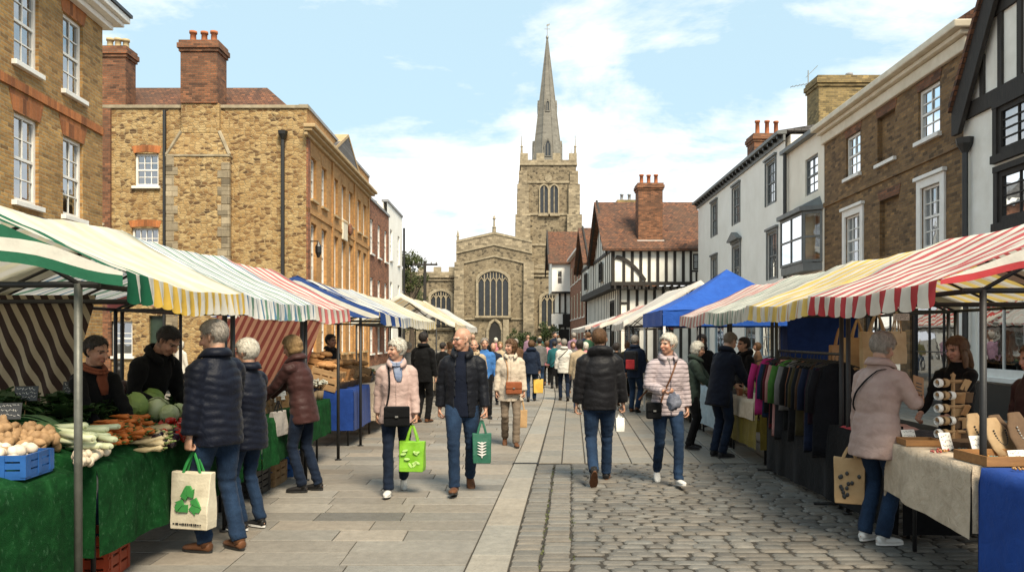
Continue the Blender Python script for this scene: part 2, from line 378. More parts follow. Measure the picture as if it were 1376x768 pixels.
def front_(prof,up,s,zz,xx,out):
    a,b_=interp(prof,zz); return up((xx,.005-b_*math.sqrt(max(0,1-(xx/a)**2))-out,zz))
class Person: pass
PRNG=random.Random(3)
def person(label, x, y, face, ht=1.7, sex='m', girth=1.0, lean=0, twist=0, yaw=0, pitch=0, hl=None, hr=None, el=None, er=None, fl=None, fr=None,
           top=None, cut='jacket', hem=.78, puff=0, pitchq=.065, bottom=DENIM, shoe=BLACKC, sole=None, hair=('short','grey'), tone=(.41,.225,.145), vox=.0075, crowd=False,
           grip=(.9,.9), open_front=None, inner=None, neck='open', shirt=None, scarf=None, glasses=False, hood=None, skirt=False, group=None, flare=1.0, trim=None, beard=None):
    s=ht/1.75; V=Vector; P=Person(); P.s=s
    f_=.93 if sex=='f' else 1.0; gi=girth
    vx=vox*(1 if not crowd else 2.2); vc=.012 if not crowd else .022
    pel=V((0,0,.95))*s
    Rl=Matrix.Rotation(rad(lean),3,'X') @ Matrix.Rotation(rad(twist),3,'Z')
    def up(p): return pel+Rl@(V(p)*s-pel)
    P.up=up
    sw=.166*f_
    # joints
    sh={1:up((sw,.01,1.425)),-1:up((-sw,.01,1.425))}
    hands={1:hl or (.25,-.06,.80),-1:hr or (-.25,-.06,.80)}
    elb={1:el or (.5,.8,-.3),-1:er or (-.5,.8,-.3)}
    feet={1:fl or (.095,.0,0,0,8),-1:fr or (-.095,.02,0,0,-8)}     # x, y, lift, pitch, turn
    el_,wr,kn,an,hp={}, {}, {}, {}, {}
    for k in (1,-1):
        e,w=ik(sh[k], V(hands[k])*s, .295*s,.255*s, elb[k]); el_[k]=e; wr[k]=w
        hp[k]=V((k*.088,0,.92))*s
        q=feet[k]; an[k]=V((q[0],q[1]+.03,.085+q[2]))*s
        kk,aa=ik(hp[k], an[k], .43*s,.43*s, (k*.08,-1,0)); kn[k]=kk; an[k]=aa
    nb=up((0,.012,1.475)); hc=up((0,-.018-.0012*lean,1.626))
    Rh=Matrix.Rotation(rad(lean)*.75,3,'X') @ Matrix.Rotation(rad(yaw),3,'Z') @ Matrix.Rotation(rad(pitch),3,'X')
    hs=s*(1.01 if sex=='m' else .99)
    def hd(p): return hc+Rh@(V(p)*hs)
    HX=Matrix.Translation(hc) @ Rh.to_4x4() @ Matrix.Scale(hs,4)
    # ---- body
    b=MB(); rw=.88*gi
    b.limb([up((0,0,z)) for z in (.86,.95,1.06,1.22,1.36,1.43,1.47)],[(.155*rw*s,.10*rw*s),(.16*rw*s,.105*rw*s),(.145*rw*s,.10*rw*s),(.16*rw*s,.11*rw*s),(.15*rw*s,.10*rw*s),(.09*rw*s,.06*rw*s),(.058*s,.058*s)],n=16)
    for k in (1,-1):
        b.limb([up((k*.07,.01,1.37)),sh[k].lerp(el_[k],.22),el_[k],wr[k]],[.045*s,.044*s,.037*s,.026*s],ref=(0,1,0))
        b.limb([hp[k]+V((0,0,.02)),hp[k].lerp(kn[k],.3),kn[k],kn[k].lerp(an[k],.35),an[k]],[.07*s*gi,.068*s*gi,.047*s,.046*s,.034*s],n=12)
        q=feet[k]; Rf=Matrix.Rotation(rad(q[4]),3,'Z') @ Matrix.Rotation(rad(q[3]),3,'X')
        b.limb([an[k]+Rf@V((0,.03,-.04))*s, an[k]+Rf@V((0,-.10,-.055))*s],[.03*s,.028*s],rnd=True)
        # hand
        d=(wr[k]-el_[k]).normalized(); med=V((-k,0,0))
        fw=V((0,-1,0)); kx=fw-d*fw.dot(d)
        if kx.length<.35: kx=V((0,0,1))-d*d.z
        kx.normalize(); n_=kx.cross(d)
        if n_.dot(med)<0: n_=-n_
        w=wr[k]; g=grip[0 if k==1 else 1]; hh=s*(1.0 if sex=='m' else .92)
        P.__dict__['hand_l' if k==1 else 'hand_r']=w+(d*.105+n_*.035*g)*hh
        b.limb([w-d*.01,w+d*.04*hh,w+d*.088*hh],[(.027*hh,.018*hh),(.040*hh,.017*hh),(.042*hh,.014*hh)],ref=kx,n=12,rnd=True)
        if not crowd:
            for off,m_ in ((.031,.95),(.0105,1.06),(-.0105,1.0),(-.031,.8)):
                p0=w+(d*.082+kx*off)*hh; pts=[p0]; a=0.12
                for ln,dc in ((.042,.75),(.027,.95),(.021,.6)):
                    a+=dc*g; p0=p0+(d*math.cos(a)+n_*math.sin(a))*ln*m_*hh; pts.append(p0)
                b.limb(pts,[.0092*hh,.0088*hh,.008*hh,.0068*hh],ref=kx,n=8,rnd=True)
            t0=w+(d*.022+kx*.028)*hh; dt=(d*.62+kx*.62+n_*.45).normalized(); dt2=(d*.8+kx*.1+n_*(.35+.5*g)).normalized()
            b.limb([t0,t0+dt*.042*hh,t0+dt*.042*hh+dt2*.032*hh,t0+dt*.042*hh+dt2*.055*hh],[.0125*hh,.0105*hh,.0095*hh,.0075*hh],n=8,rnd=True)
        else:
            b.limb([w+d*.085*hh,w+(d*.125+n_*.02)*hh,w+(d*.13+n_*.05)*hh],[(.038*hh,.012*hh),(.034*hh,.011*hh),(.028*hh,.01*hh)],ref=kx,n=8)
    b.limb([nb-V((0,0,.05))*s,nb,hd((0,.022,-.06)),hd((0,.02,0))],[.066*s*f_,.058*s*f_,.054*s*f_,.05*s],n=12)
    b.X=HX
    b.ell((0,.014,.030),(.075,.096,.088),16,10)
    b.ell((0,-.020,-.028),(.063,.073,.086),16,10)
    b.ell((0,-.052,-.086),(.036 if sex=='f' else .042,.034,.030),10,8)
    b.limb([(0,-.084,.014),(0,-.105,-.016),(0,-.112,-.034)],[(.009,.010),(.012,.012),(.0155,.012)],n=8,rnd=True)
    b.limb([(-.044,-.074,.020),(0,-.090,.024),(.044,-.074,.020)],[.011,.0105,.011],ref=(0,0,1),n=8,rnd=True)
    for k in (1,-1):
        b.ell((k*.036,-.066,-.030),(.025,.022,.026),8,6)
        b.limb([(k*.073,-.004,-.036),(k*.080,.006,-.012),(k*.079,.016,.014)],[(.007,.010),(.009,.017),(.008,.015)],ref=(0,1,0),n=8,rnd=True)
    b.limb([(-.022,-.084,-.064),(0,-.093,-.062),(.022,-.084,-.064)],[.0085,.0105,.0085],ref=(0,0,1),n=8,rnd=True)
    b.X=None
    me=remesh(b,vx,1); co=getco(me)
    inv=np.array(HX.inverted()); hcoord=co@inv[:3,:3].T+inv[:3,3]
    base=np.array(tone); cols=np.tile(base,(len(co),1))
    X_,Y_,Z_=hcoord[:,0],hcoord[:,1],hcoord[:,2]
    inh=(np.abs(X_)<.1)&(Z_>-.13)&(Z_<.14)&(Y_<-.03)
    ax=np.abs(X_)
    red=np.exp(-((ax-.038)**2+(Z_+.03)**2)/.0006)*.22+np.exp(-(X_**2+(Z_+.03)**2)/.0002)*.25
    cols=np.where(inh[:,None], cols*(1+red[:,None]*np.array([.15,-.55,-.5])), cols)
    def paint(mask, c):
        cols[mask]=np.array(c)
    lips=inh&(ax<.025)&(np.abs(Z_+.063)<.0085)&(Y_<-.078); paint(lips,(.36,.13,.10) if sex=='f' else (.36,.17,.12))
    paint(lips&(np.abs(Z_+.0625)<.0028),(.14,.04,.03))
    hcx=dict(white=(.42,.36,.28),grey=(.22,.18,.14),blonde=(.2,.12,.06),brown=(.07,.035,.02),dark=(.02,.014,.01),ash=(.12,.08,.05))[hair[1]]
    paint(inh&(ax>.014)&(ax<.050)&(np.abs(Z_-.0245+.12*np.maximum(0,ax-.034))<.0048), hcx)
    eye=inh&(((ax-.032)/.0125)**2+((Z_-.004)/.0058)**2<1); paint(eye,(.30,.25,.21))
    paint(inh&(((ax-.032)/.0065)**2+((Z_-.004)/.0072)**2<1),(.03,.022,.018))
    paint(inh&(((ax-.032)/.017)**2+((Z_-.0105)/.0040)**2<1),(.08,.045,.035))
    # eye sockets pushed in, real relief
    dep=np.exp(-(((ax-.031)/.017)**2+((Z_-.004)/.012)**2))*inh*.006*hs
    bk=np.array(Rh@V((0,1,0))); co=co+dep[:,None]*bk[None,:]
    if hair[0] in ('short','balding','crop','pixie'):
        stub=(Y_>-.01-.25*np.maximum(0,Z_)) & (Z_>-.075)&(Z_<.14)&(np.abs(X_)<.1)&((Z_<.05)|(hair[0]!='balding'))&~((ax>.0715)&(Y_<.03)&(Z_<.02))
        kk_=.30 if hair[0]=='balding' else .5; cols[stub]=cols[stub]*(1-kk_)+np.array(hcx)*kk_
    setco(me,co); vcol(me,np.clip(cols,0,1)); me.materials.append(M['skin'])
    root=link('person',me); root.location=(x,y,0); root.rotation_euler=(0,0,rad(face))
    tag(root,label,'person',group); P.root=root; P.M=Matrix.Translation((x,y,0))@Matrix.Rotation(rad(face),4,'Z')
    # ---- trousers
    if bottom is not None:
        t=MB(); 
        t.limb([V((0,.0,z))*s for z in (.80,.86,.94,1.02)],[(.15*s*gi,.105*s*gi),(.17*s*gi,.12*s*gi),(.172*s*gi,.122*s*gi),(.155*s*gi,.115*s*gi)],n=16)
        wk=1.0 if sex=='m' else .92
        for k in (1,-1):
            h0=hp[k]; 
            t.limb([h0+V((0,0,.0)),h0.lerp(kn[k],.25),h0.lerp(kn[k],.65),kn[k],kn[k].lerp(an[k],.4),kn[k].lerp(an[k],1.03)],
                   [.098*s*gi*wk,.098*s*gi*wk,.080*s*gi*wk,.067*s*wk,.064*s*wk*flare,.060*s*wk*flare],n=14)
        tm=remesh(t,vc*.9,3); co=getco(tm); no=getno(tm)
        if not crowd:
            sd=PRNG.random()*50; dv=np.empty(len(co))
            for i,c in enumerate(co):
                zk=min(abs(c[2]-kn[1].z),abs(c[2]-.12*s)); amp=.0035+.0065*math.exp(-(zk/.11)**2)
                dv[i]=amp*(noise.noise((c[0]*7+sd,c[1]*7,c[2]*26))+.6*noise.noise((c[0]*13,c[1]*13+sd,c[2]*11)))
            co=co+no*dv[:,None]; setco(tm,co)
        tm.materials.append(bottom); link('skirt' if skirt else 'trousers',tm,root)
    # ---- shoes
    for k in (1,-1):
        q=feet[k]; Rf=Matrix.Rotation(rad(q[4]),3,'Z') @ Matrix.Rotation(rad(q[3]),3,'X'); fs=s*(1.0 if sex=='m' else .9)
        A=an[k]
        def fp(p): return A+Rf@(V(p)*fs)
        m_=MB(); 
        m_.limb([fp((0,.058,-.045)),fp((0,.05,-.045)),fp((0,.0,-.040)),fp((0,-.07,-.046)),fp((0,-.13,-.054)),fp((0,-.175,-.060)),fp((0,-.195,-.064))],
                [(.02*fs,.025*fs),(.034*fs,.036*fs),(.040*fs,.040*fs),(.044*fs,.034*fs),(.047*fs,.027*fs),(.036*fs,.020*fs),(.015*fs,.010*fs)],n=12)
        m_.limb([fp((0,.012,-.04)),A+V((0,.004,.03))*s],[.044*fs,.042*fs],n=10)
        o=m_.build('shoe',shoe,root,smooth=True)
        if not crowd:
            so=MB(); out=[]
            for a in range(18):
                th=2*PI*a/18; yy=.0-.068+ .135*math.cos(th)*-1; ww=(.048 if yy<-.05 else .041)*math.sin(th)
                out.append((ww,yy))
            so.loft([[fp((a_,b_,-.085)) for a_,b_ in out],[fp((a_*1.02,b_,-.066)) for a_,b_ in out]])
            so.build('sole',sole or M['black_paint'],o)
    # ---- jacket / top
    top=top or NAVY
    if sex=='m': prof=[(hem,.180,.142),(.95,.180,.143),(1.08,.178,.140),(1.25,.190,.146),(1.35,.184,.130),(1.42,.145,.102),(1.46,.105,.088),(1.50,.080,.078)]
    else: prof=[(hem,.192*flare,.148*flare),(.93,.186,.145),(1.08,.160,.128),(1.24,.178,.146),(1.34,.170,.124),(1.41,.135,.096),(1.455,.095,.08),(1.495,.072,.072)]
    thick={'jacket':1.0,'puffer':1.06,'coat':1.05,'sweater':.93,'shirt':.92}[cut]
    prof=[(z,a*gi*thick,b_*gi*thick) for z,a,b_ in prof]; P.prof=prof
    def torso(scale, z0=None):
        j=MB(); zs=[prof[0][0]]+[p_[0] for p_ in prof[1:]]
        j.limb([up((0,.005,z)) for z in zs],[(a*s*scale,b_*s*scale) for z,a,b_ in prof],n=24); return j
    j=torso(1.0); sr={'jacket':(.082,.064,.054),'puffer':(.090,.074,.060),'coat':(.084,.068,.058),'sweater':(.074,.056,.044),'shirt':(.072,.056,.046)}[cut]
    for k in (1,-1):
        e,w=el_[k],wr[k]; a0=up((k*.085*f_,.008,1.405)); a1=up((k*.150*f_,.008,1.378)).lerp(sh[k].lerp(e,.12),.35); a2=sh[k].lerp(e,.2)
        j.limb([a0,a1,a2,sh[k].lerp(e,.5),e,e.lerp(w,.5),e.lerp(w,.93)],[sr[0]*.70*s*f_,sr[0]*.93*s*f_,sr[0]*.97*s*f_,(sr[0]*.5+sr[1]*.5)*s*f_,sr[1]*s*f_,(sr[1]*.5+sr[2]*.5)*s*f_,sr[2]*s*f_],ref=(0,1,0),n=14)
    if cut in ('jacket','puffer','coat') and not open_front:
        zc_=1.535 if neck=='stand' else 1.497
        j.limb([up((0,.012,1.45)),up((0,.010,1.49 if neck=='stand' else 1.475)),up((0,.006,zc_))],[(.092*s*f_,.092*s*f_),(.080*s*f_,.082*s*f_),(.078*s*f_,.080*s*f_)] if neck=='stand' else [(.09*s*f_,.088*s*f_),(.078*s*f_,.078*s*f_),(.064*s*f_,.064*s*f_)],n=16)
    elif cut=='sweater':
        j.limb([up((0,.012,1.45)),up((0,.010,1.505))],[(.085*s*f_,.085*s*f_),(.064*s*f_,.066*s*f_)],n=16)
    if hood:
        for k in range(9):
            a=PI*k/8; c=up((.105*math.cos(a),.045+.055*math.sin(a),1.475+.03*math.sin(a))); j.ell(c,(.05*s,.05*s,.058*s),8,6)
    jm=remesh(j,vc,3); co=getco(jm); no=getno(jm)
    n_v=len(co); field=np.zeros(n_v)
    invR=np.array(Rl.inverted()); loc=((co-np.array(pel))@invR.T+np.array(pel))/s
    segs=[]
    for k in (1,-1): segs += [(sh[k],el_[k],0.0),(el_[k],wr[k],.295*s)]
    armd=np.full(n_v,9.0); arms=np.zeros(n_v)
    for a,e,off in segs:
        a=np.array(a); e=np.array(e); ab=e-a; L=np.linalg.norm(ab); t_=np.clip(((co-a)@ab)/(L*L),0,1)
        d_=np.linalg.norm(co-(a+t_[:,None]*ab),axis=1); c_=d_<armd; armd[c_]=d_[c_]; arms[c_]=(t_*L+off)[c_]
    isarm=(armd<.098*s)&((np.abs(loc[:,0])>.17)|(loc[:,1]<-.17))
    if puff and not crowd:
        par=np.where(isarm, arms, loc[:,2]*s)+.010*np.sin(loc[:,0]*19+arms*7)+.008*np.sin(loc[:,1]*31+1.7)
        ph=np.abs(np.sin(PI*par/pitchq)); field+=puff*(np.power(ph,.55)-.6)
    if not crowd:
        sd=PRNG.random()*90
        A=.0065 if puff else .0085
        dv=np.array([noise.noise((c[0]*6+sd,c[1]*6,c[2]*9))+.7*noise.noise((c[0]*15,c[1]*15+sd,c[2]*22)) for c in co]); 
        el2=np.minimum.reduce([np.linalg.norm(co-np.array(el_[k]),axis=1) for k in (1,-1)])
        field+=dv*A*(1+1.0*np.exp(-(el2/.09)**2))
    co=co+no*field[:,None]; setco(jm,co)
    if open_front:
        bm=bmesh.new(); bm.from_mesh(jm); bm.verts.ensure_lookup_table(); w0,w1=open_front
        kill=[]
        for fc in bm.faces:
            i=fc.verts[0].index; l=loc[i]
            if l[1]<-.02 and abs(l[0])< w0+(w1-w0)*max(0,min(1,(l[2]-hem)/(1.5-hem))) and not isarm[i]: kill.append(fc)
        bmesh.ops.delete(bm,geom=kill,context='FACES'); bm.to_mesh(jm); bm.free()
    jm.materials.append(top); jo=link({'sweater':'jumper','shirt':'shirt','coat':'coat','puffer':'quilted_jacket','jacket':'jacket'}[cut],jm,root); P.jacket=jo
    if open_front:
        so=jo.modifiers.new('thick','SOLIDIFY'); so.thickness=.012; so.offset=-1
    if inner is not None:
        i_=torso(.93); i_.limb([up((0,.012,1.45)),up((0,.008,1.495))],[(.078*s,.075*s),(.062*s,.062*s)],n=16)
        im=remesh(i_,vc,2); im.materials.append(inner); link('jumper',im,root)
    if cut in ('jacket','puffer','coat') and neck=='open' and not crowd:
        cb=MB(); g0=[];n=20
        for i in range(n+1):
            a=rad(20)+(2*PI-rad(40))*i/n; e=abs(i/n-.5)*2; fr=max(0,e-.55)/.45
            def pt(r_,z_,push): return up((r_*f_*math.sin(a)*(1+.35*fr),.010-r_*math.cos(a)*(1+push*fr),z_-.055*fr))
            g0.append([pt(.074,1.470,.1),pt(.080,1.515,.15),pt(.090,1.540,.25),pt(.112,1.512,.32),pt(.122,1.478,.30)])
        ids=[[cb.p(q) for q in r_] for r_ in g0]
        for A,B in zip(ids[:-1],ids[1:]):
            for q in range(4): cb.face((A[q],B[q],B[q+1],A[q+1]))
        co_=cb.build('collar',top,jo,smooth=True); so_=co_.modifiers.new('thick','SOLIDIFY'); so_.thickness=.010
        if shirt is not None and not open_front:
            sb=MB(); sb.poly([front_(prof,up,s,1.475,-.040,.004),front_(prof,up,s,1.475,.040,.004),front_(prof,up,s,1.40,.004,.006),front_(prof,up,s,1.40,-.004,.006)]); sb.build('shirt_front',shirt,root)
    def front(zz, xx, out=.012, back=False):
        a,b_=interp(prof,zz); q=max(0,1-(xx/a)**2); yy=b_*math.sqrt(q)+out+puff
        return up((xx,(.005+yy if back else .005-yy),zz))
    P.front=front
    if not crowd and trim is not None and not open_front:
        zz=MB(); zz.tube([front(hem+.01+(1.46-hem)*k/14,0,.002) for k in range(15)],.006*s,6); zz.build('zip',trim,jo,smooth=True)
        for k in (1,-1):
            pk=MB(); pk.limb([front(.93,k*.09,.001),front(1.03,k*.125,.001)],[.006*s,.006*s],n=6); pk.build('pocket_welt',trim,jo)
    if scarf is not None:
        m_=MB()
        for q in range(2):
            pts=[]
            for k in range(17):
                a=2*PI*k/16; pts.append(up(((.082+.012*q)*f_*math.sin(a),.005-(.088+.012*q)*math.cos(a)-(.02 if abs(a-PI)>2 else 0),1.505-.022*q-.035*max(0,math.cos(a)))))
            m_.limb(pts,[(.015*s,.022*s)]*17,n=8,ref=(0,0,1))
        m_.limb([up((.02,-.10,1.46)),front(1.40,.015,.008),front(1.33,.025,.008),front(1.27,.03,.006)],[(.045*s,.014*s),(.05*s,.012*s),(.045*s,.012*s),(.03*s,.006*s)],n=8)
        m_.build('scarf',scarf,root,smooth=True)
    # ---- hair
    style,hcol=hair
    if style not in ('none','balding'):
        h=MB(); h.X=HX; rn=random.Random(int(x*100+y*7)); sd=rn.random()*30
        rings=[]; nU,nV=(40,30) if not crowd else (18,14)
        TH={'short':.013,'crop':.007,'balding':.003,'bob':.020,'wavy':.024,'long':.020,'bun':.014,'pixie':.017}[style]
        for jv in range(nV+1):
            ph=-PI/2+.05+(PI-.1)*jv/nV; ring=[]
            for iu in range(nU):
                th=2*PI*iu/nU; dx,dy,dz=math.cos(ph)*math.cos(th),math.cos(ph)*math.sin(th),math.sin(ph)
                c=Vector((0,.016,.026)); q=c+Vector((.076*dx,.097*dy,.090*dz))
                w=1.0
                fh=.050+.030*(1-min(1,abs(q.x)/.06))**1.0     # hairline height at the front
                if style in ('short','crop','bun','pixie'):
                    lim=-.055-(.02 if style=='pixie' else 0)+ (max(0,-(q.y-.02))*1.15 if q.y<.02 else 0); w=1 if q.z>lim else 0
                    if q.y<-.035 and q.z<fh*(.86 if style=='pixie' else 1): w=0
                    if abs(q.x)>.055 and -.035<q.y<.03 and q.z<(-.005 if style=='pixie' else .022): w=0
                elif style=='balding':
                    w=1 if (-.06<q.z<.052-max(0,-q.y)*.5 and q.y>-.03 and not(abs(q.x)>.055 and q.y<.028 and q.z<.02)) else 0
                else:
                    if q.y<-.022 and q.z<fh*.92 and abs(q.x)<.066: w=0
                    if q.y<-.040 and q.z<.03: w=0
                    if style=='wavy' and q.z<-.055 : w=0 if q.y<.0 else 1
                nz=noise.noise((dx*4+sd,dy*4,dz*2.2))*.5+noise.noise((dx*11,dy*11+sd,dz*4))*.35
                t=TH*(1+.55*nz)
                if style in('bob','wavy','long') and q.z<.02: t*=1.15
                if style in('short','crop','pixie') and q.z>.06: t*=1.25
                v=Vector((dx,dy,dz))
                if w: q=q+v*t
                else: q=c+Vector((.062*dx,.080*dy,.074*dz))
                if style in ('bob','long') and w and q.z<-.03: q.z-=.030; q.x*=1.05
                ring.append(q)
            rings.append(ring)
        h.loft(rings)
        if not crowd:
            ok=[(j_,i_) for j_ in range(3,nV-1) for i_ in range(nU) if (rings[j_][i_]-Vector((0,.016,.026))).length>.5*(Vector((.076*math.cos(2*PI*i_/nU),.097*math.sin(2*PI*i_/nU),0)).length+.07) ]
            for q_ in range(420):
                j_,i_=rn.choice(ok); p0=rings[j_][i_].copy(); c0=Vector((0,.016,.026)); nn=(p0-c0).normalized()
                if nn.z<-.75: continue
                sw_=Vector((0,0,-1))+Vector((rn.uniform(-.5,.5),rn.uniform(-.1,.7),rn.uniform(-.2,.2))); 
                if nn.z>.6: sw_=Vector((nn.x*1.2+rn.uniform(-.4,.4),nn.y*.8+rn.uniform(-.3,.5),-.2))
                td=(sw_-nn*sw_.dot(nn)).normalized(); sd_=nn.cross(td); L_=rn.uniform(.022,.048)*(1 if style in('short','crop','pixie','bun') else 1.4); wd=rn.uniform(.002,.0045); lift=rn.uniform(.001,.0055)
                prev=None
                for k_ in range(5):
                    f_k=k_/4; c_p=p0+td*L_*f_k-nn*(L_*f_k)**2*5.0+nn*(lift*math.sin(PI*min(1,f_k*.8+.1))+.0015); w_k=wd*(1-.85*f_k); e_k=(h.p(c_p-sd_*w_k),h.p(c_p+sd_*w_k))
                    if prev: h.face((prev[0],prev[1],e_k[1],e_k[0]))
                    prev=e_k
        if style=='long':
            h.limb([(0,.06,.03),(0,.085,-.08),(0,.09,-.18),(0,.085,-.27)],[(.07,.045),(.085,.045),(.085,.035),(.055,.018)],n=14,rnd=True)
            for k in (1,-1): h.limb([(k*.07,.0,.0),(k*.083,.0,-.09),(k*.085,-.02,-.2)],[(.02,.035),(.022,.04),(.014,.025)],n=10,rnd=True)
        if style=='bun': h.ell((0,.115,.02),(.04,.035,.04),12,8)
        o=h.build('hair',HAIR[hcol],root,smooth=True)
        if not crowd:
            pass
    if beard:
        q=MB(); q.X=HX; q.limb([(-.062,-.03,-.05),(-.04,-.075,-.085),(0,-.09,-.10),(.04,-.075,-.085),(.062,-.03,-.05)],[.016,.02,.024,.02,.016],n=8,rnd=True); q.build('beard',HAIR[beard],root,smooth=True)
    if glasses:
        q=MB(); q.X=HX
        for k in (1,-1):
            q.tube([(k*(.034+.024*math.cos(a)),-.098,.002+.018*math.sin(a)) for a in [2*PI*i/14 for i in range(15)]],.0028,6)
            q.tube([(k*.058,-.096,.008),(k*.078,-.05,.010),(k*.082,.01,.006)],.0022,6)
        q.tube([(-.011,-.100,.006),(.011,-.100,.006)],.0025,6)
        q.build('glasses',M['black_paint'],root)
    return P

def hand(P, side): return P.M @ (P.hand_l if side=='l' else P.hand_r)

# ------------------------------------------------------------------ bags
def tote(name, loc, rz, w, d, h, material, handle, label, hlen=.22, cat='bag', top_w=1.0, tilt=0, deco=None, group=None):
    """soft bag hanging by two looped handles from loc (the gripping fist)"""
    r=empty(name, loc, rad(rz), label, cat, group); r.rotation_euler=(rad(tilt),0,rad(rz))
    b=MB(); rings=[]; n=7
    for i in range(n+1):
        k=i/n; z=-hlen-h+h*k; ww=w*(.94+.06*k*top_w)/2*(1 if k>0 else .96); dd=d/2*(1-.55*k**1.6); ring=[]
        pts=16; per=[]
        for (xa,ya,xb,yb) in ((-ww,-dd,ww,-dd),(ww,-dd,ww,dd),(ww,dd,-ww,dd),(-ww,dd,-ww,-dd)):
            for q in range(6):
                t=q/6; per.append((xa+(xb-xa)*t, ya+(yb-ya)*t))
        for xx,yy in per:
            nz=noise.noise((xx*9+loc[0]*7,yy*9,z*9+loc[1]))*.012
            ring.append((xx*(1-.02*math.sin(PI*k)),yy+(nz if abs(yy)>dd*.6 else 0),z+.02*(abs(xx)/ww)*k*.5))
        rings.append(ring)
    b.loft(rings); body=b.build('bag_body',material,r,smooth=False); 
    body.modifiers.new('b','BEVEL').width=.006
    for sgn in (1,-1):
        q=MB(); zt=-hlen; pts=[]
        for i in range(9):
            t=i/8; xx=(-.5+t)*w*.5*(1-.55*math.sin(PI*t)); zz=zt-.03+(hlen+.025)*math.sin(PI*t)**.7
            pts.append((xx, sgn*d*.2*(1-.9*math.sin(PI*t)), zz))
        q.limb(pts,[(.012,.003)]*9,ref=(0,1,0) if False else (1,0,0),n=6); q.build('handle',handle,r)
    if deco: deco(r, w, d, h, hlen)
    return r
# ------------------------------------------------------------------ ground
def tint_mat(name, rough=.8, bump=.4, bs=25, stain=.35):
    q=N(name); c=q.attr('tint')
    f=q.ramp(q.noise(q.obj(),11,6,.7),[(.25,q.g(.70)),(.75,q.g(1.14))]); c=q.mix(1.0,c,f,'MULTIPLY')
    g=q.ramp(q.noise(q.obj(),.55,6,.7),[(.38,q.g(0)),(.72,q.g(1))]); c=q.mix(q.math('MULTIPLY',g,stain),c,(.085,.075,.060))
    sp=q.ramp(q.noise(q.obj(),60,2,.5),[(.30,q.g(1)),(.36,q.g(0))]); c=q.mix(q.math('MULTIPLY',sp,.4),c,(.06,.05,.04))
    q.base(c); q.rough(q.ramp(q.noise(q.obj(),1.3,4),[(.3,q.g(rough-.22)),(.7,q.g(rough))]))
    q.bump(q.noise(q.obj(),bs,5,.65),bump,.012); return q.m
M['slab']=tint_mat('flagstone'); M['sett']=tint_mat('granite_sett',.72,.5,30,.3)
M['mortar']=mat('joint_grit',(.035,.028,.02),(.018,.015,.010),14,.95,.4,60)
gq=N('town_ground'); gq.base(gq.ramp(gq.noise(gq.obj(),1.5,6,.65),[(.3,(.13,.11,.082)),(.7,(.18,.155,.12))])); gq.rough(.9); gq.bump(gq.noise(gq.obj(),20,4),.3,.02)
g=MB(); g.poly([(-400,-100,-.035),(400,-100,-.035),(400,900,-.035),(-400,900,-.035)]); tag(g.build('ground',gq.m),kind='structure')
def KL(Y):                                     # left edge of the kerb strip
    if Y<=19: return -.333+.077*(Y-5.38)
    k=min(Y-19,9); return -.333+.077*13.62+.077*k-.0085*k*k*.5
KW=.30
GR=random.Random(11)
def slab(m, pts, z, gap, bev, col, rise=0.0):
    """one stone: worn top inset by a small bevel"""
    c=sum((Vector((p[0],p[1],0)) for p in pts),Vector())/len(pts)
    def ins(d): 
        out=[]
        for p in pts:
            v=Vector((p[0],p[1],0))-c; sx=1-d/max(.02,abs(v.x)); sy=1-d/max(.02,abs(v.y)); out.append((c.x+v.x*sx,c.y+v.y*sy))
        return out
    m.col=col
    a=[m.p((q[0],q[1],z-.03)) for q in ins(gap)]; b=[m.p((q[0],q[1],z-bev)) for q in ins(gap)]
    d=[m.p((q[0],q[1],z)) for q in ins(gap+bev*1.2)]
    n=len(pts)
    for k in range(n):
        m.face((a[k],a[(k+1)%n],b[(k+1)%n],b[k])); m.face((b[k],b[(k+1)%n],d[(k+1)%n],d[k]))
    if rise: 
        e=[m.p((c.x+(q[0]-c.x)*.55,c.y+(q[1]-c.y)*.5,z+rise)) for q in ins(gap+bev*1.2)]
        for k in range(n): m.face((d[k],d[(k+1)%n],e[(k+1)%n],e[k]))
        m.face(e)
    else: m.face(d)
def stone_col(base, var, r):
    k=1+r.uniform(-var,var); h=r.uniform(-.05,.05); return (base[0]*k*(1+h),base[1]*k,base[2]*k*(1-h))
m=MB(); m.poly([(-16,1,-.014),(14,1,-.014),(14,80,-.014),(-16,80,-.014)]); tag(m.build('paving_bed',M['mortar']),kind='structure')
m=MB(); Y=2.2
while Y<76:
    d=.335 if Y<30 else .67; x=KL(Y+d/2)-.004; 
    while x>-15.5:
        w=GR.uniform(.55,.98)*(1 if Y<30 else 1.6)
        ca=stone_col((.215,.19,.156),.20,GR)
        if GR.random()<.14: ca=tuple(q*.68 for q in ca)
        x0=max(x-w,-15.6); kx=(KL(Y+d)-KL(Y)); s0=kx if x>KL(Y+d/2)-.01 else 0
        slab(m,[(x0,Y),(x-s0/2,Y),(x+s0/2,Y+d),(x0,Y+d)],GR.uniform(-.0025,.0025),.004,.004,ca); x=x0
    Y+=d
tag(m.build('flagstone_pavement',M['slab']),kind='structure')
m=MB(); Y=2.0
while Y<60:
    d=GR.uniform(.85,1.15); slab(m,[(KL(Y)+.002,Y),(KL(Y)+KW,Y),(KL(Y+d)+KW,Y+d),(KL(Y+d)+.002,Y+d)],.004,.004,.004,stone_col((.28,.248,.20),.08,GR)); Y+=d
tag(m.build('kerb_strip',M['slab']),kind='structure')
m=MB()
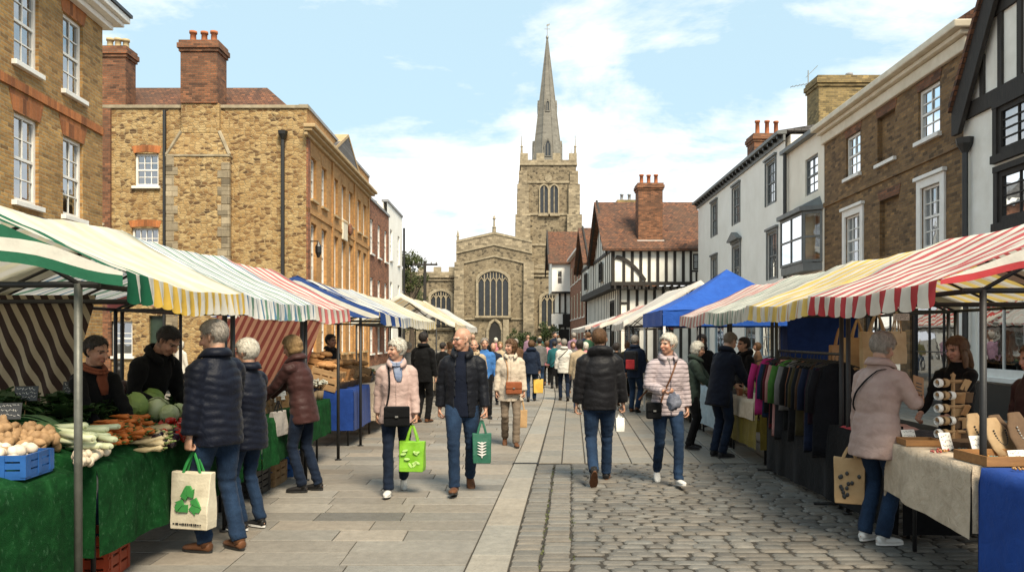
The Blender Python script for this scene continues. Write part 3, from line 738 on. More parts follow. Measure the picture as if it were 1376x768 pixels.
for lane in range(2):
    Y=2.0
    while Y<9.9:
        d=GR.uniform(.09,.15); w=.208; xo=KW+.008+lane*.22
        slab(m,[(KL(Y)+xo+GR.uniform(-.008,.008),Y),(KL(Y)+xo+w+GR.uniform(-.01,.01),Y),(KL(Y+d)+xo+w+GR.uniform(-.01,.01),Y+d),(KL(Y+d)+xo+GR.uniform(-.008,.008),Y+d)],GR.uniform(-.006,.002),.006,.006,stone_col((.145,.128,.104),.16,GR),.004); Y+=d
tag(m.build('edging_setts',M['sett']),kind='structure')
m=MB(); Y=2.6
while Y<10.0:
    d=GR.uniform(.088,.115); x=KL(Y)+KW+.452+GR.uniform(-.02,0)
    while x<9.2:
        w=GR.uniform(.13,.29); col=stone_col((.118,.106,.088),.26,GR)
        if GR.random()<.1: col=tuple(q*1.25 for q in col)
        j=lambda: GR.uniform(-.012,.012)
        ch=.020
        X0,X1,Y0,Y1=x+j(),x+w+j(),Y+j(),Y+d+j()
        slab(m,[(X0+ch,Y0),(X1-ch,Y0),(X1,Y0+ch),(X1,Y1-ch),(X1-ch,Y1),(X0+ch,Y1),(X0,Y1-ch),(X0,Y0+ch)],GR.uniform(-.008,.003),.007,.010,col,.005); x+=w
    Y+=d
tag(m.build('cobbled_road',M['sett']),kind='structure')
m=MB(); x=.6
Yc=10.06
for c_ in range(38):
    Y=Yc
    while Y<70:
        d=GR.uniform(.42,.62)*(1 if Y<26 else 2.4); w=.30
        xo=KW+.012+c_*w
        slab(m,[(KL(Y)+xo,Y),(KL(Y)+xo+w,Y),(KL(Y+d)+xo+w,Y+d),(KL(Y+d)+xo,Y+d)],GR.uniform(-.004,.001),.007,.006,stone_col((.205,.18,.143),.11,GR)); Y+=d
tag(m.build('road_paving',M['sett']),kind='structure')
# moss and weeds in the joints beside the kerb
m=MB(); r=random.Random(4)
for k in range(140):
    Y=r.uniform(3.5,9.8); x=KL(Y)+KW+r.choice((.222,.222,.452))+r.gauss(0,.012); h=r.uniform(.004,.012); a=r.uniform(0,6.28); w=r.uniform(.006,.014)
    m.poly([(x-w*math.cos(a),Y-w*math.sin(a),-.012),(x+w*math.cos(a),Y+w*math.sin(a),-.012),(x+r.uniform(-.012,.012),Y+r.uniform(-.012,.012),h)])
tag(m.build('joint_moss',mat('moss',(.10,.115,.035),(.055,.06,.02),30,.9,0)),'short moss and grass growing in the joints beside the kerb','moss',kind='stuff')

# ------------------------------------------------------------------ facades
class Face:
    """a vertical wall plane: origin ground point, direction along the wall; x along, y into the wall, z up"""
    def __init__(s, root, o, d):
        s.root=root; s.o=Vector((o[0],o[1],0)); dd=Vector((d[0],d[1],0)).normalized(); s.d=dd; nin=Vector((-dd.y,dd.x,0))
        M_=Matrix(((dd.x,nin.x,0,s.o.x),(dd.y,nin.y,0,s.o.y),(0,0,1,0),(0,0,0,1)))
        s.M=Matrix.Translation(-Vector(root.location)) @ M_
    def t(s,u):                                   # distance along the wall seen in picture column u
        k=(u-CX)/F; return (k*s.o.y-s.o.x)/(s.d.x-k*s.d.y)
    def Y(s,u): return s.o.y+s.d.y*s.t(u)
    def z(s,u,v): return EYE-(v-HY)/F*s.Y(u)
    def mb(s): m=MB(); m.X=s.M; return m
def wall(m, L, z0, z1, ops=(), depth=.16, x0=0, thick=None):
    xs=sorted({x0,L,*[o[0] for o in ops],*[o[2] for o in ops]}); zs=sorted({z0,z1,*[o[1] for o in ops],*[o[3] for o in ops]})
    def inside(a,b): return any(o[0]<a<o[2] and o[1]<b<o[3] for o in ops)
    for a,b in zip(xs[:-1],xs[1:]):
        for c,d in zip(zs[:-1],zs[1:]):
            if not inside((a+b)/2,(c+d)/2): m.poly([(a,0,c),(b,0,c),(b,0,d),(a,0,d)])
    for o in ops:
        a,c,b,d=o
        m.poly([(a,0,c),(a,0,d),(a,depth,d),(a,depth,c)]); m.poly([(b,0,c),(b,depth,c),(b,depth,d),(b,0,d)])
        m.poly([(a,0,d),(b,0,d),(b,depth,d),(a,depth,d)]); m.poly([(a,0,c),(a,depth,c),(b,depth,c),(b,0,c)])
def window(fc, op, nx=3, nz=4, frame=None, sill=True, surround=None, hood=False, y=.09, sash=True, curtains=True, fw=.06, sillm=None, rng=None):
    a,c,b,d=op; frame=frame or M['white_paint']; W=b-a; H_=d-c; bar=.026
    m=fc.mb()
    for q in ((a,c,a+fw,d),(b-fw,c,b,d)): m.box((q[0],y,q[1]),(q[2],y+.07,q[3]))
    m.box((a+fw,y,d-fw),(b-fw,y+.07,d)); m.box((a+fw,y,c),(b-fw,y+.07,c+fw*1.2))
    ia,ib,ic,id_=a+fw,b-fw,c+fw*1.2,d-fw; mid=(ic+id_)/2
    if sash: m.box((ia,y+.008,mid-.028),(ib,y+.06,mid+.028))
    for k in range(1,nx):
        xx=ia+(ib-ia)*k/nx
        if sash: 
            m.box((xx-bar/2,y+.03,ic),(xx+bar/2,y+.055,mid-.03)); m.box((xx-bar/2,y+.012,mid+.03),(xx+bar/2,y+.04,id_))
        else: m.box((xx-bar/2,y+.02,ic),(xx+bar/2,y+.05,id_))
    for k in range(1,nz):
        zz=ic+(id_-ic)*k/nz
        if sash and abs(zz-mid)<.06: continue
        for i in range(nx):
            xa=ia+(ib-ia)*i/nx+bar/2+.001; xb=ia+(ib-ia)*(i+1)/nx-bar/2-.001
            m.box((xa,y+.022,zz-bar/2),(xb,y+.05,zz+bar/2))
    w=m.build('window',frame,fc.root)
    g=fc.mb(); g.poly([(ia-.01,y+.046,ic-.01),(ib+.01,y+.046,ic-.01),(ib+.01,y+.046,id_+.01),(ia-.01,y+.046,id_+.01)]); g.build('pane',M['glass'],w)
    r=rng or random.Random(int(a*31+c*17+W*100))
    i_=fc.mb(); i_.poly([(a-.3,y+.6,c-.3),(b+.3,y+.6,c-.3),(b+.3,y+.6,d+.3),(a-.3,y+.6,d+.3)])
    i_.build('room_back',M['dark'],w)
    if curtains:
        def drape(x0_,x1_,z0_,z1_):
            k_=fc.mb()
            n=max(6,int((x1_-x0_)/.03)); top=[];bot=[]
            for i in range(n+1):
                xx=x0_+(x1_-x0_)*i/n; yy=y+.13+.022*math.sin(i*1.7+r.random())
                top.append(k_.p((xx,yy,z1_))); bot.append(k_.p((xx,yy,z0_)))
            for i in range(n): k_.face((bot[i],bot[i+1],top[i+1],top[i]))
            k_.build('curtain',M['curtain'],w)
        sty=r.random()
        if sty<.5: 
            cw=W*r.uniform(.16,.3); drape(a,a+cw,c,d); drape(b-cw,b,c,d)
        elif sty<.8: drape(a,b,c+H_*r.uniform(.45,.72),d)
        else: drape(a,b,c,c+H_*r.uniform(.42,.52))
    if sill:
        s_=fc.mb(); s_.box((a-.08,-.10,c-.10),(b+.08,y-.002,c-.002)); s_.build('sill',sillm or M['white_paint'],w,bevel=.008)
    if surround:
        s_=fc.mb(); t=surround
        s_.box((a-t,-.05,c),(a-.002,.05,d+t)); s_.box((b+.002,-.05,c),(b+t,.05,d+t)); s_.box((a-.001,-.05,d+.002),(b+.001,.05,d+t))
        s_.box((a-t-.05,-.11,d+t+.003),(b+t+.05,.04,d+t+.09))
        if hood: s_.prism([(a-t-.12,d+t+.10),(b+t+.12,d+t+.10),(b+t+.12,d+t+.17),((a+b)/2,d+t+.50),(a-t-.12,d+t+.17)],-.26,.02)
        s_.build('surround',frame,w,bevel=.006)
    return w
def house(name, x, y, label, cat='house', group=None): return empty(name,(x,y,0),0,label,cat,group)
def pipe(root, pts, r=.05, name='drainpipe', material=None, hopper=None):
    o=Vector(root.location); m=MB(); m.tube([Vector(p)-o for p in pts],r,8)
    if hopper is not None:
        h=Vector(hopper)-o; m.lathe([(.07,-.18),(.17,.0),(.19,.12),(.17,.12)],h,8)
    ob=m.build(name,material or M['black_paint'],root,smooth=False); return ob
def chimney(root, x, y, z0, z1, w, d, pots, material, potm=None, name='chimney', corb=True, ph=.55):
    o=Vector(root.location); m=MB(); X=x-o.x; Y=y-o.y
    m.box((X-w/2,Y-d/2,z0),(X+w/2,Y+d/2,z1-.42))
    for k,(e,a,b) in enumerate(((.05,.42,.31),(.10,.307,.12),(.05,.117,.0))): m.box((X-w/2-e,Y-d/2-e,z1-a),(X+w/2+e,Y+d/2+e,z1-b))
    ob=m.build(name,material,root,bevel=.01)
    for px,py in pots:
        q=MB(); q.lathe([(.135,0),(.13,.06),(.115,.1),(.105,ph-.1),(.14,ph-.09),(.14,ph),(.10,ph),(.09,ph-.2)],(X+px,Y+py,z1),12); q.build('chimney_pot',potm or M['terracotta'],ob,smooth=True)
    return ob
def gable_roof(root, pts, name='roof', material=None, thick=.14):
    """list of world quads (upper faces) extruded downwards"""
    o=Vector(root.location); m=MB()
    for q in pts:
        q=[Vector(p)-o for p in q]; m.loft([[p-Vector((0,0,thick)) for p in q],q])
    return m.build(name,material or M['tile'],root)
def boxpart(root, name, a, b, material, bevel=0):
    o=Vector(root.location); m=MB(); m.box(Vector(a)-o,Vector(b)-o); return m.build(name,material,root,bevel=bevel)

# ---- 1  near left: yellow brick Georgian house
h=house('brick_house',-9.8,18.7,'yellow brick Georgian house at the left edge with tall white sashes and white cornice')
fc=Face(h,(-9.8+.046*9.7,9.0),(-.046,1)); L=9.71
ops=[]; win=[]
for cx in (1.0,2.9,4.75,6.55,8.35):
    for z0,z1 in ((6.97,8.66),(4.26,5.99),(1.0,3.0)): ops.append((cx-.43,z0,cx+.43,z1))
m=fc.mb(); wall(m,L,0,9.15,ops); wl=m.build('wall',M['brick_yellow'],h)
m=fc.mb(); m.box((0,-.045,6.0+.42),(L-.001,.05,6.0+.60)); m.build('string_course',M['brick_rubbed'],h)
for i,o in enumerate(ops):
    a,c,b,d=o; w=window(fc,o,2,4,fw=.07,y=.07)
    m=fc.mb(); m.prism([(a-.03,d+.002),(b+.03,d+.002),(b+.17,d+.40),(a-.17,d+.40)],-.012,.06); m.build('brick_arch',M['brick_rubbed'],w)
m=fc.mb(); m.box((-.3,-.18,9.0),(L+.18,.1,9.14)); m.box((-.3,-.36,9.143),(L+.36,.1,9.26)); m.box((-.3,-.46,9.263),(L+.46,.1,9.42)); m.build('cornice',M['white_paint'],h,bevel=.02)
m=fc.mb(); m.box((-.3,-.5,9.423),(L+.5,-.36,9.50)); m.build('gutter',M['black_paint'],h)
m=fc.mb(); m.box((0,.17,0),(L,8,9.1)); m.build('side_wall',M['brick_yellow'],h)
m=fc.mb(); m.prismx([(-.4,9.43),(4,12.6),(8,9.43)],-.2,L+.2); m.build('roof',M['slate'],h)

# ---- 2  rubble stone house with brick street front
X2,Y2=-7.62,29.0; h=house('stone_house',X2,Y2,'rubble stone house with tall brick chimney and an orange brick pedimented street front')
fs=Face(h,(-15.4,Y2),(1,0)); LS=7.78; ZT=10.07
def ox(u): return fs.t(u)
def oz(v): return EYE-(v-HY)/F*Y2
ops=[(ox(181),oz(250),ox(213),oz(206)),(ox(177),oz(345),ox(213),oz(306)),(ox(200),0.02,ox(224),2.4),(ox(150),.9,ox(178),2.2),(ox(232),.9,ox(258),2.3),(ox(316),.9,ox(340),2.3)]
m=fs.mb(); wall(m,LS,0,ZT,ops,.2); m.build('wall',M['rubble'],h)
m=fs.mb(); m.box((-.1,-.06,ZT+.002),(LS+.06,.34,ZT+.13)); m.build('coping',M['trim_stone'],h,bevel=.02)
def flat_arch(fc,o,w,sp=.12,hh=.26,mt=None,rise=.05):
    a,c,b,d=o; n=7; low=[]; up_=[]
    for k in range(n+1):
        q=k/n; low.append((a-.03+(b-a+.06)*q,d+.003+rise*math.sin(PI*q))); up_.append((a-sp+(b-a+2*sp)*q,d+hh+rise*math.sin(PI*q)))
    m=fc.mb(); m.prism(low+list(reversed(up_)),-.013,.1); m.build('brick_arch',mt or M['brick_rubbed'],w)
for o,nx_,nz_,f_w in ((ops[0],3,4,.08),(ops[1],4,3,.07)): flat_arch(fs,o,window(fs,o,nx_,nz_,fw=f_w,y=.1,curtains=False))
for o in ops[3:]: window(fs,o,2,3,fw=.08,y=.1)
m=fs.mb(); m.box((ops[2][0],.12,0.02),(ops[2][2],.18,2.4)); dr=m.build('door',mat('green_door_paint',(.03,.05,.035),rough=.4),h); m=fs.mb(); m.ell((ops[2][2]-.12,.10,1.05),(.03,.03,.03)); m.build('handle',M['galv'],dr)
# brick pier at the left corner, chimney breast and stacks
m=fs.mb(); m.box((ox(134),-.10,0),(ox(150),.3,ZT-.02)); m.build('corner_pier',M['brick_chimney'],h)
chimney(h,(158-CX)/F*29.6,29.6,ZT-.5,EYE+(HY-63)/F*29.3,1.0,.8,[(-.28,0),(.02,0),(.27,.1)],M['brick_chimney'],M['buffpot'],ph=.42)
m=fs.mb(); zA=oz(211); m.box((ox(228),-.30,0),(ox(312),0-.002,zA-.003)); 
m.loft([[(ox(228),-.30,zA),(ox(312),-.30,zA),(ox(312),.3,zA),(ox(228),.3,zA)],[(ox(246),-.18,oz(180)),(ox(297),-.18,oz(180)),(ox(297),.3,oz(180)),(ox(246),.3,oz(180))]])
m.build('chimney_breast',M['rubble'],h,bevel=.03)
m=fs.mb(); m.box((ox(246),-.18,oz(180)+.002),(ox(297),.3,oz(141))); m.build('upper_breast',M['rubble'],h,bevel=.02)
for u0,u1 in ((228,246),(312,297)):
    m=fs.mb(); m.limb([(ox(u0),-.28,zA+.02),(ox(u1),-.17,oz(180)+.05)],[.07,.07],n=6); m.build('shoulder_coping',M['trim_stone'],h)
r=random.Random(5)
for uu in (228,311.9):
    z=.0; k=0; m=fs.mb()
    while z<zA-.35:
        hh=r.uniform(.28,.42); w=.42 if k%2 else .28; xa=ox(uu) if uu<300 else ox(uu)-w
        m.box((xa-.012,-.318,z+.01),(xa+w+.012,-.15,z+hh-.004)); z+=hh; k+=1
    m.build('quoins',M['ashlar'],h,bevel=.015)
m=fs.mb(); m.box((ox(227),-.33,zA-.05),(ox(313),.0,zA+.03)); m.build('breast_ledge',M['trim_stone'],h,bevel=.015)
chimney(h,(274-CX)/F*29.25,29.25,oz(141)+.005,oz(57),1.36,.95,[(-.4,0),(0,.05),(.38,0)],M['brick_chimney'],ph=.5)
# roof behind the parapet, hipped at the street end
zr=EYE+(HY-117)/F*31.5
gable_roof(h,[[(-15.5,29.35,ZT-.25),(-7.9,29.35,ZT-.25),(-9.9,31.6,zr),(-15.5,31.6,zr)],[(-15.5,31.6,zr),(-9.9,31.6,zr),(-7.9,33.9,ZT-.25),(-15.5,33.9,ZT-.25)],[(-7.9,29.35,ZT-.25),(-7.9,33.9,ZT-.25),(-9.9,31.6,zr),(-9.901,31.6,zr)]])
pipe(h,[((221-CX)/F*28.88,28.88,ZT-.1),((221-CX)/F*28.88,28.88,0)],.065); pipe(h,[((221-CX)/F*28.88,28.9,4.55),((158-CX)/F*28.9,28.9,5.5)],.035,'waste_pipe')
pipe(h,[((380-CX)/F*28.88,28.88,9.05),((380-CX)/F*28.88,28.88,0)],.07,hopper=((380-CX)/F*28.86,28.86,9.08))
m=fs.mb(); m.box((ox(141)-.03,-.5,5.75),(ox(141)+.03,-.1,5.81)); m.lathe([(.05,.0),(.16,.1),(.16,.32),(.20,.34),(.06,.5)],(ox(141),-.5,5.35),10); m.build('wall_lamp',M['cream_paint'],h)
# street front
ff=Face(h,(X2,Y2),(-.004,1)); LF=12.9
def colw(u,w=.95): t=ff.t(u); return t-w/2,t+w/2
ops=[]
for t in (1.05,2.75,4.9,6.5,8.1,10.2,11.7):
    for z0,z1 in ((6.85,8.45),(3.75,5.95),(.9,2.8)): ops.append((t-.42,z0,t+.42,z1))
m=ff.mb(); wall(m,LF,0,ZT+.05,ops,.2); m.box((0.12,.3,0),(LF,5,ZT-.3)); m.build('street_front',M['brick_orange'],h)
for o in ops: flat_arch(ff,o,window(ff,o,2,4,fw=.06,y=.12,sillm=M['buff_paint']),.14,.34,M['brick_orange'],0)
m=ff.mb(); m.box((-.35,-.12,9.02),(LF+.1,.02,9.16)); m.box((-.4,-.30,9.163),(LF+.2,.02,9.27)); m.box((-.45,-.42,9.273),(LF+.3,.02,9.42)); m.build('cornice',M['buff_paint'],h,bevel=.03)
m=ff.mb(); m.box((0,-.05,ZT+.052),(LF,.3,ZT+.17)); m.build('coping',M['lead'],h)
m=ff.mb(); m.box((0,-.05,6.25),(LF,.02,6.42)); m.build('string_course',M['brick_orange'],h)
for a,b,e in ((0,.34,.05),(LF-.3,LF,.05),(4.05,4.3,.07),(8.8,9.05,.07)): m=ff.mb(); m.box((a,-e,0),(b,.02,9.0)); m.build('pilaster',M['brick_red'] if a<.1 else M['brick_orange'],h)
m=ff.mb(); m.prism([(4.0,9.44),(9.1,9.44),(6.55,10.6)],-.05,.4); m.build('pediment',M['brick_orange'],h)
m=ff.mb()
for a,b in (((3.85,9.44),(6.55,10.68)),((6.55,10.68),(9.25,9.44))):
    dx,dz=b[0]-a[0],b[1]-a[1]; l=math.hypot(dx,dz); nx_,nz_=-dz/l*.13,dx/l*.13
    m.prism([a,b,(b[0]+nx_,b[1]+nz_),(a[0]+nx_,a[1]+nz_)],-.22,.40)
m.build('pediment_cornice',M['buff_paint'],h); 
m=ff.mb(); m.loft([[(3.85,-.2,9.6),(9.25,-.2,9.6),(6.55,-.2,10.8)],[(3.85,3,9.6),(9.25,3,9.6),(6.55,3,10.8)]]); m.build('pediment_roof',M['slate'],h)
m=ff.mb(); m.box((6.0,-.09,5.98),(7.0,.0,6.9)); m.build('plaque',M['cream_paint'],h,bevel=.03)
m=ff.mb(); m.ell((7.4,-.12,6.6),(.25,.1,.28)); m.build('roundel',M['brick_red'],h)
m=ff.mb(); m.lathe([(.04,-.3),(.12,-.1),(.12,.12),(.02,.3)],(.55,-.3,4.9),8); m.box((.53,-.3,5.2),(.57,.02,5.24)); m.build('wall_lamp',M['black_paint'],h)

# ---- 3, 4  red brick and white houses further on
def row_house(name,label,x,y0,y1,zt,wm,rows,cols,frame=None,side=-1,cap=None,depth=7,sy=.97):
    h=house(name,x,y0,label); 
    fc=Face(h,(x,y0),(0,1)) if side<0 else Face(h,(x,y1),(0,-1)); L=y1-y0-.02
    ops=[]
    for k in range(cols):
        t=L*(k+.5)/cols
        for z0,z1 in rows: ops.append((t-sy/2,z0,t+sy/2,z1))
    m=fc.mb(); wall(m,L,0,zt,ops,.2); m.box((0.002,.24,0),(L-.002,depth,zt-.02)); m.build('wall',wm,h)
    for o in ops: window(fc,o,2,3,frame,fw=.09,y=.06)
    m=fc.mb(); m.box((-.02,-.08,zt+.002),(L+.02,.35,zt+.14)); m.build('coping',cap or M['lead'],h)
    m=fc.mb(); m.prismx([(.4,zt-.1),(depth/2,zt+1.6),(depth,zt-.1)],0.1,L-.1); m.build('roof',M['slate'],h)
    return h,fc
h,fc=row_house('red_brick_house','narrow dark red brick house beyond the pedimented brick front on the left',-7.75,42.0,49.2,9.1,M['brick_red'],((6.2,8.1),(2.9,4.9),(.7,2.2)),3)
m=fc.mb(); m.box((2,-.9,2.6),(5,0,2.75)); m.build('shop_hood',M['black_paint'],h)
h,fc=row_house('white_house','tall plain white house with a parapet at the far end of the left row',-7.9,49.4,56.2,10.15,M['render_white'],((6.6,8.6),(3.1,5.2),(.7,2.3)),2)
pipe(h,[(-7.75,56.1,9.4),(-7.75,56.1,0)],.08)

m=MB(); m.box((KL(9.96)-.01,9.93,.002),(KL(9.96)+KW+.02,9.995,.012)); 
for k in range(10): m.box((KL(9.96)+k*.03,9.94,.0121),(KL(9.96)+k*.03+.012,9.985,.0135))
tag(m.build('drain_grating',M['iron']),'narrow dark iron drain grating across the pale kerb strip','drain')
# ------------------------------------------------------------------ right hand row
def XR(Y): return 10+.03*(Y-25)
DR=(-.03,-1)
# ---- brown brick house
ya,yb=25.0,16.75; h=house('brown_brick_house',XR(ya),ya,'dark brown brick house on the right with two bricked-up windows and a cream cornice')
fc=Face(h,(XR(ya),ya),DR); L=(ya-yb)*1.0004; Z=lambda v: fc.z(1150,v)
zt=8.05
def op(u0,u1,z0,z1): return (fc.t(u0),z0,fc.t(u1),z1)
up_=[op(1137,1156,6.3,7.5),op(1179,1203,6.25,7.5),op(1234,1263,6.3,7.5)]
lo=[op(1137,1157,3.7,5.15),op(1182,1208,3.75,5.25),op(1239,1265,3.7,5.15)]
gr=[(.5,.0,2.6,2.5),(3.0,.5,5.2,2.4),(5.7,.0,7.9,2.5)]
m=fc.mb(); wall(m,L,0,zt,up_+lo+gr,.18); m.box((0.002,.25,0),(L-.002,7,zt-.02))
for o in (up_[1],lo[1]): a,c,b,d=o; m.poly([(a,.12,c),(b,.12,c),(b,.12,d),(a,.12,d)])
m.build('wall',M['brick_brown'],h)
for o in (up_[0],up_[2]): flat_arch(fc,o,window(fc,o,2,4,fw=.07,y=.06),.12,.26,M['brick_chimney'],0)
for o in (up_[1],lo[1]): m=fc.mb(); a,c,b,d=o; m.prism([(a-.02,d+.002),(b+.02,d+.002),(b+.12,d+.26),(a-.12,d+.26)],-.010,.1); m.build('brick_arch',M['brick_chimney'],h)
s_=fc.mb(); a,c,b,d=up_[1]; s_.box((a-.06,-.08,c-.09),(b+.06,.1,c)); s_.build('sill',M['white_paint'],h)
for o in (lo[0],lo[2]): window(fc,o,3,4,fw=.06,y=.03,surround=.20)
for o in gr: window(fc,o,3,2,M['black_paint'],fw=.12,y=.05,sash=False,curtains=False,sill=False)
m=fc.mb(); m.box((.0,-.05,5.74),(L,.02,5.88)); m.build('string_course',M['brick_brown'],h)
m=fc.mb(); m.box((-.1,-.10,zt-.30),(L+.1,.02,zt)); m.box((-.15,-.22,zt+.003),(L+.15,.02,zt+.12)); m.box((-.22,-.38,zt+.123),(L+.22,.02,zt+.30)); m.build('cornice',M['cream_paint'],h,bevel=.03)
m=fc.mb(); m.prismx([(-.3,zt+.31),(3.3,zt+2.7),(7,zt+.31)],-.1,L+.1); m.build('roof',M['tile'],h)
m=fc.mb(); m.box((0,-.12,2.62),(L,.02,2.86)); m.box((.2,-.25,2.55),(L-.2,-.02,2.61)); m.build('shop_fascia',M['black_paint'],h)
m=fc.mb(); m.box((.55,-.08,3.3),(.75,-.0,3.55)); m.build('alarm_box',M['cream_paint'],h)
# yellow brick stack standing behind


# ---- cream house with oriel
ya,yb=28.9,25.02; h=house('cream_house',XR(ya),ya,'narrow cream rendered house with a grey oriel bay window next to the brown brick house')
fc=Face(h,(XR(ya),ya),DR); L=ya-yb; zt=8.3
o1=(fc.t(1082),6.4,fc.t(1099),7.65); gr=[(.4,.1,1.6,2.4),(1.9,.6,3.5,2.4)]
m=fc.mb(); wall(m,L,0,zt,[o1]+gr,.16); m.box((0.002,.2,0),(L-.002,7,zt-.02)); m.build('wall',M['render_cream'],h)
window(fc,o1,2,4,M['grey_paint'],fw=.07,y=.05,sill=False)
for o in gr: window(fc,o,2,2,M['blue_paint'],fw=.1,y=.05,sash=False,curtains=False,sill=False)
a,b=fc.t(1064),fc.t(1105); c,d=4.05,5.7; pr=.5
m=fc.mb(); A=[(a,0),(a+.35,-pr),(b-.35,-pr),(b,0)]
m.prismz([(x,y) for x,y in A],c-.28,c-.02); m.prismz([(a-.12,0),(a+.28,-pr-.14),(b-.28,-pr-.14),(b+.12,0)],d+.02,d+.16)
m.loft([[(a-.05,.02,d+.17),(a+.3,-pr-.08,d+.17),(b-.3,-pr-.08,d+.17),(b+.05,.02,d+.17)],[(a+.2,.02,d+.5),(a+.5,-.1,d+.42),(b-.5,-.1,d+.42),(b-.2,.02,d+.5)]])
for p,q in zip(A[:-1],A[1:]):
    P_,Q_=Vector((p[0],p[1],0)),Vector((q[0],q[1],0)); e=(Q_-P_); l=e.length; e.normalize(); n_=Vector((-e.y,e.x,0))*.03
    def bar(t0,t1,z0,z1):
        p0,p1=P_+e*t0,P_+e*t1
        m.loft([[p0-n_+Vector((0,0,z0)),p1-n_+Vector((0,0,z0)),p1+n_+Vector((0,0,z0)),p0+n_+Vector((0,0,z0))],[p0-n_+Vector((0,0,z1)),p1-n_+Vector((0,0,z1)),p1+n_+Vector((0,0,z1)),p0+n_+Vector((0,0,z1))]])
    bar(0,.07,c,d); bar(l-.07,l,c,d); bar(.071,l-.071,c,c+.08); bar(.071,l-.071,d-.08,d); bar(.071,l-.071,(c+d)/2-.03,(c+d)/2+.03)
    if l>.8: bar(l/2-.03,l/2+.03,c+.081,(c+d)/2-.031); bar(l/2-.03,l/2+.03,(c+d)/2+.031,d-.081)
w=m.build('oriel_window',M['grey_paint'],h)
m=fc.mb()
for p,q in zip(A[:-1],A[1:]): m.poly([(p[0],p[1],c),(q[0],q[1],c),(q[0],q[1],d),(p[0],p[1],d)])
m.build('pane',M['glass'],w); m=fc.mb(); m.box((a+.25,-.2,c),(b-.25,-.12,d)); m.build('curtain',M['curtain'],w)
m=fc.mb(); m.box((-.02,-.22,zt+.003),(L,.1,zt+.14)); m.build('gutter',M['grey_paint'],h); m=fc.mb(); m.prismx([(-.2,zt+.14),(3.3,zt+.9),(7,zt+.14)],0,L); m.build('roof',M['tile'],h)
m=fc.mb(); m.box((-.0,-.14,2.5),(L,.0,2.8)); m.build('shop_fascia',M['blue_paint'],h)
chimney(h,(1134-CX)/F*30.6,30.6,7.5,EYE+(HY-108)/F*30.6,2.45,1.2,[(.25,.1)],M['brick_gold'],M['lead'],ph=.3)
pipe(h,[(XR(28.6)-.12,28.6,zt),(XR(28.6)-.12,28.6,0)],.07)
t=empty('television_aerial',((1086-CX)/F*33,33.0,11.6),0,'thin rooftop television aerial beside the old yellow brick chimney stack','aerial')
m=MB(); m.tube([(0,0,-1.9),(0,0,1.25)],.022,6); m.build('mast',M['galv'],t); m=MB(); m.tube([(-.75,0,.55),(.3,0,.75)],.012,6); m.tube([(-.1,0,.95),(.4,0,1.45)],.011,6)
for k in range(7): m.tube([(-.7+.15*k,-.16,.56+.028*k),(-.7+.15*k,.16,.56+.028*k)],.007,5)
m.build('elements',M['galv'],t)

# ---- white rendered houses
ya,yb=44.4,28.92; h=house('white_rendered_house',XR(ya),ya,'long white rendered terrace on the right with grey sashes and dark bracketed eaves')
fc=Face(h,(XR(ya),ya),DR); L=ya-yb; zt=9.12
up_=[(fc.t(u)-.62,6.8,fc.t(u)+.62,8.5) for u in (960,989.5,1036)]; lo=[(fc.t(u)-.62,3.85,fc.t(u)+.62,5.7) for u in (960,1038)]+[(fc.t(990)-.6,3.85,fc.t(990)+.6,5.75)]
gr=[(fc.t(1000),.7,fc.t(1015),2.5),(fc.t(1020),.7,fc.t(1040),2.5),(1.5,.2,3.0,2.5),(4.0,.7,6.0,2.5)]
m=fc.mb(); wall(m,L,0,zt,up_+lo+gr,.16); m.box((0.002,.2,0),(L-.002,7,zt-.02)); m.build('wall',M['render_white'],h)
for o in up_: window(fc,o,2,4,M['grey_paint'],fw=.09,y=.04,sill=False,surround=.09)
for o in lo[:2]: window(fc,o,2,4,M['grey_paint'],fw=.09,y=.04,sill=False,surround=.09)
window(fc,lo[2],2,4,M['grey_paint'],fw=.1,y=.03,sill=False,surround=.16,hood=True)
for o in gr: window(fc,o,2,2,M['blue_paint'],fw=.12,y=.04,sash=False,sill=False,curtains=False)
m=fc.mb(); m.box((-.2,-.08,zt-.24),(L+.02,.0,zt-.02)); m.box((-.3,-.30,zt),(L+.02,.05,zt+.12)); m.build('eaves',M['grey_paint'],h)
for k in range(26): m=fc.mb(); m.box((.2+k*.6,-.24,zt-.13),(.30+k*.6,-.082,zt-.003)); m.build('eaves_bracket',M['black_paint'],h)
m=fc.mb(); m.prismx([(-.28,zt+.125),(3.4,zt+.7),(7,zt+.125)],-.1,L); m.build('roof',M['slate'],h)
m=fc.mb(); m.box((fc.t(993),-.16,2.6),(L,0,2.95)); m.build('shop_fascia',M['blue_paint'],h)
chimney(h,13.25,40.6,zt-.3,EYE+(HY-183)/F*40.6,1.7,1.2,[(-.5,0),(0,0),(.5,.1)],M['brick_chimney'],ph=.8)

# ---- nearest right: black and white gabled house
ya,yb=16.7,8.4; h=house('tudor_gabled_house',XR(ya)-.10,ya,'black and white gabled house at the right edge with leaded windows above a white shopfront')
fc=Face(h,(XR(ya)-.10,ya),DR); L=ya-yb; ze=6.42; zap=13.0
o1=[op_ for op_ in ((fc.t(1343),5.2,fc.t(1343)+1.75,6.12),(fc.t(1343)+.03,3.85,fc.t(1343)+1.85,4.85))]
sh=[(fc.t(1312),.82,fc.t(1312)+1.7,2.45),(fc.t(1312)+2.0,.82,L-2.2,2.45),(L-1.9,.02,L-.8,2.4)]
m=fc.mb(); wall(m,L,0,ze,o1+sh,.15); m.box((0.002,.9,0),(L-.002,8,ze-.02)); m.poly([(0,0,ze),(L,0,ze),(L/2,0,zap)]); m.build('wall',M['plaster'],h)
for o in o1: window(fc,o,3,4,M['timber'],fw=.10,y=-.03,sash=False,sill=False)
m=fc.mb()
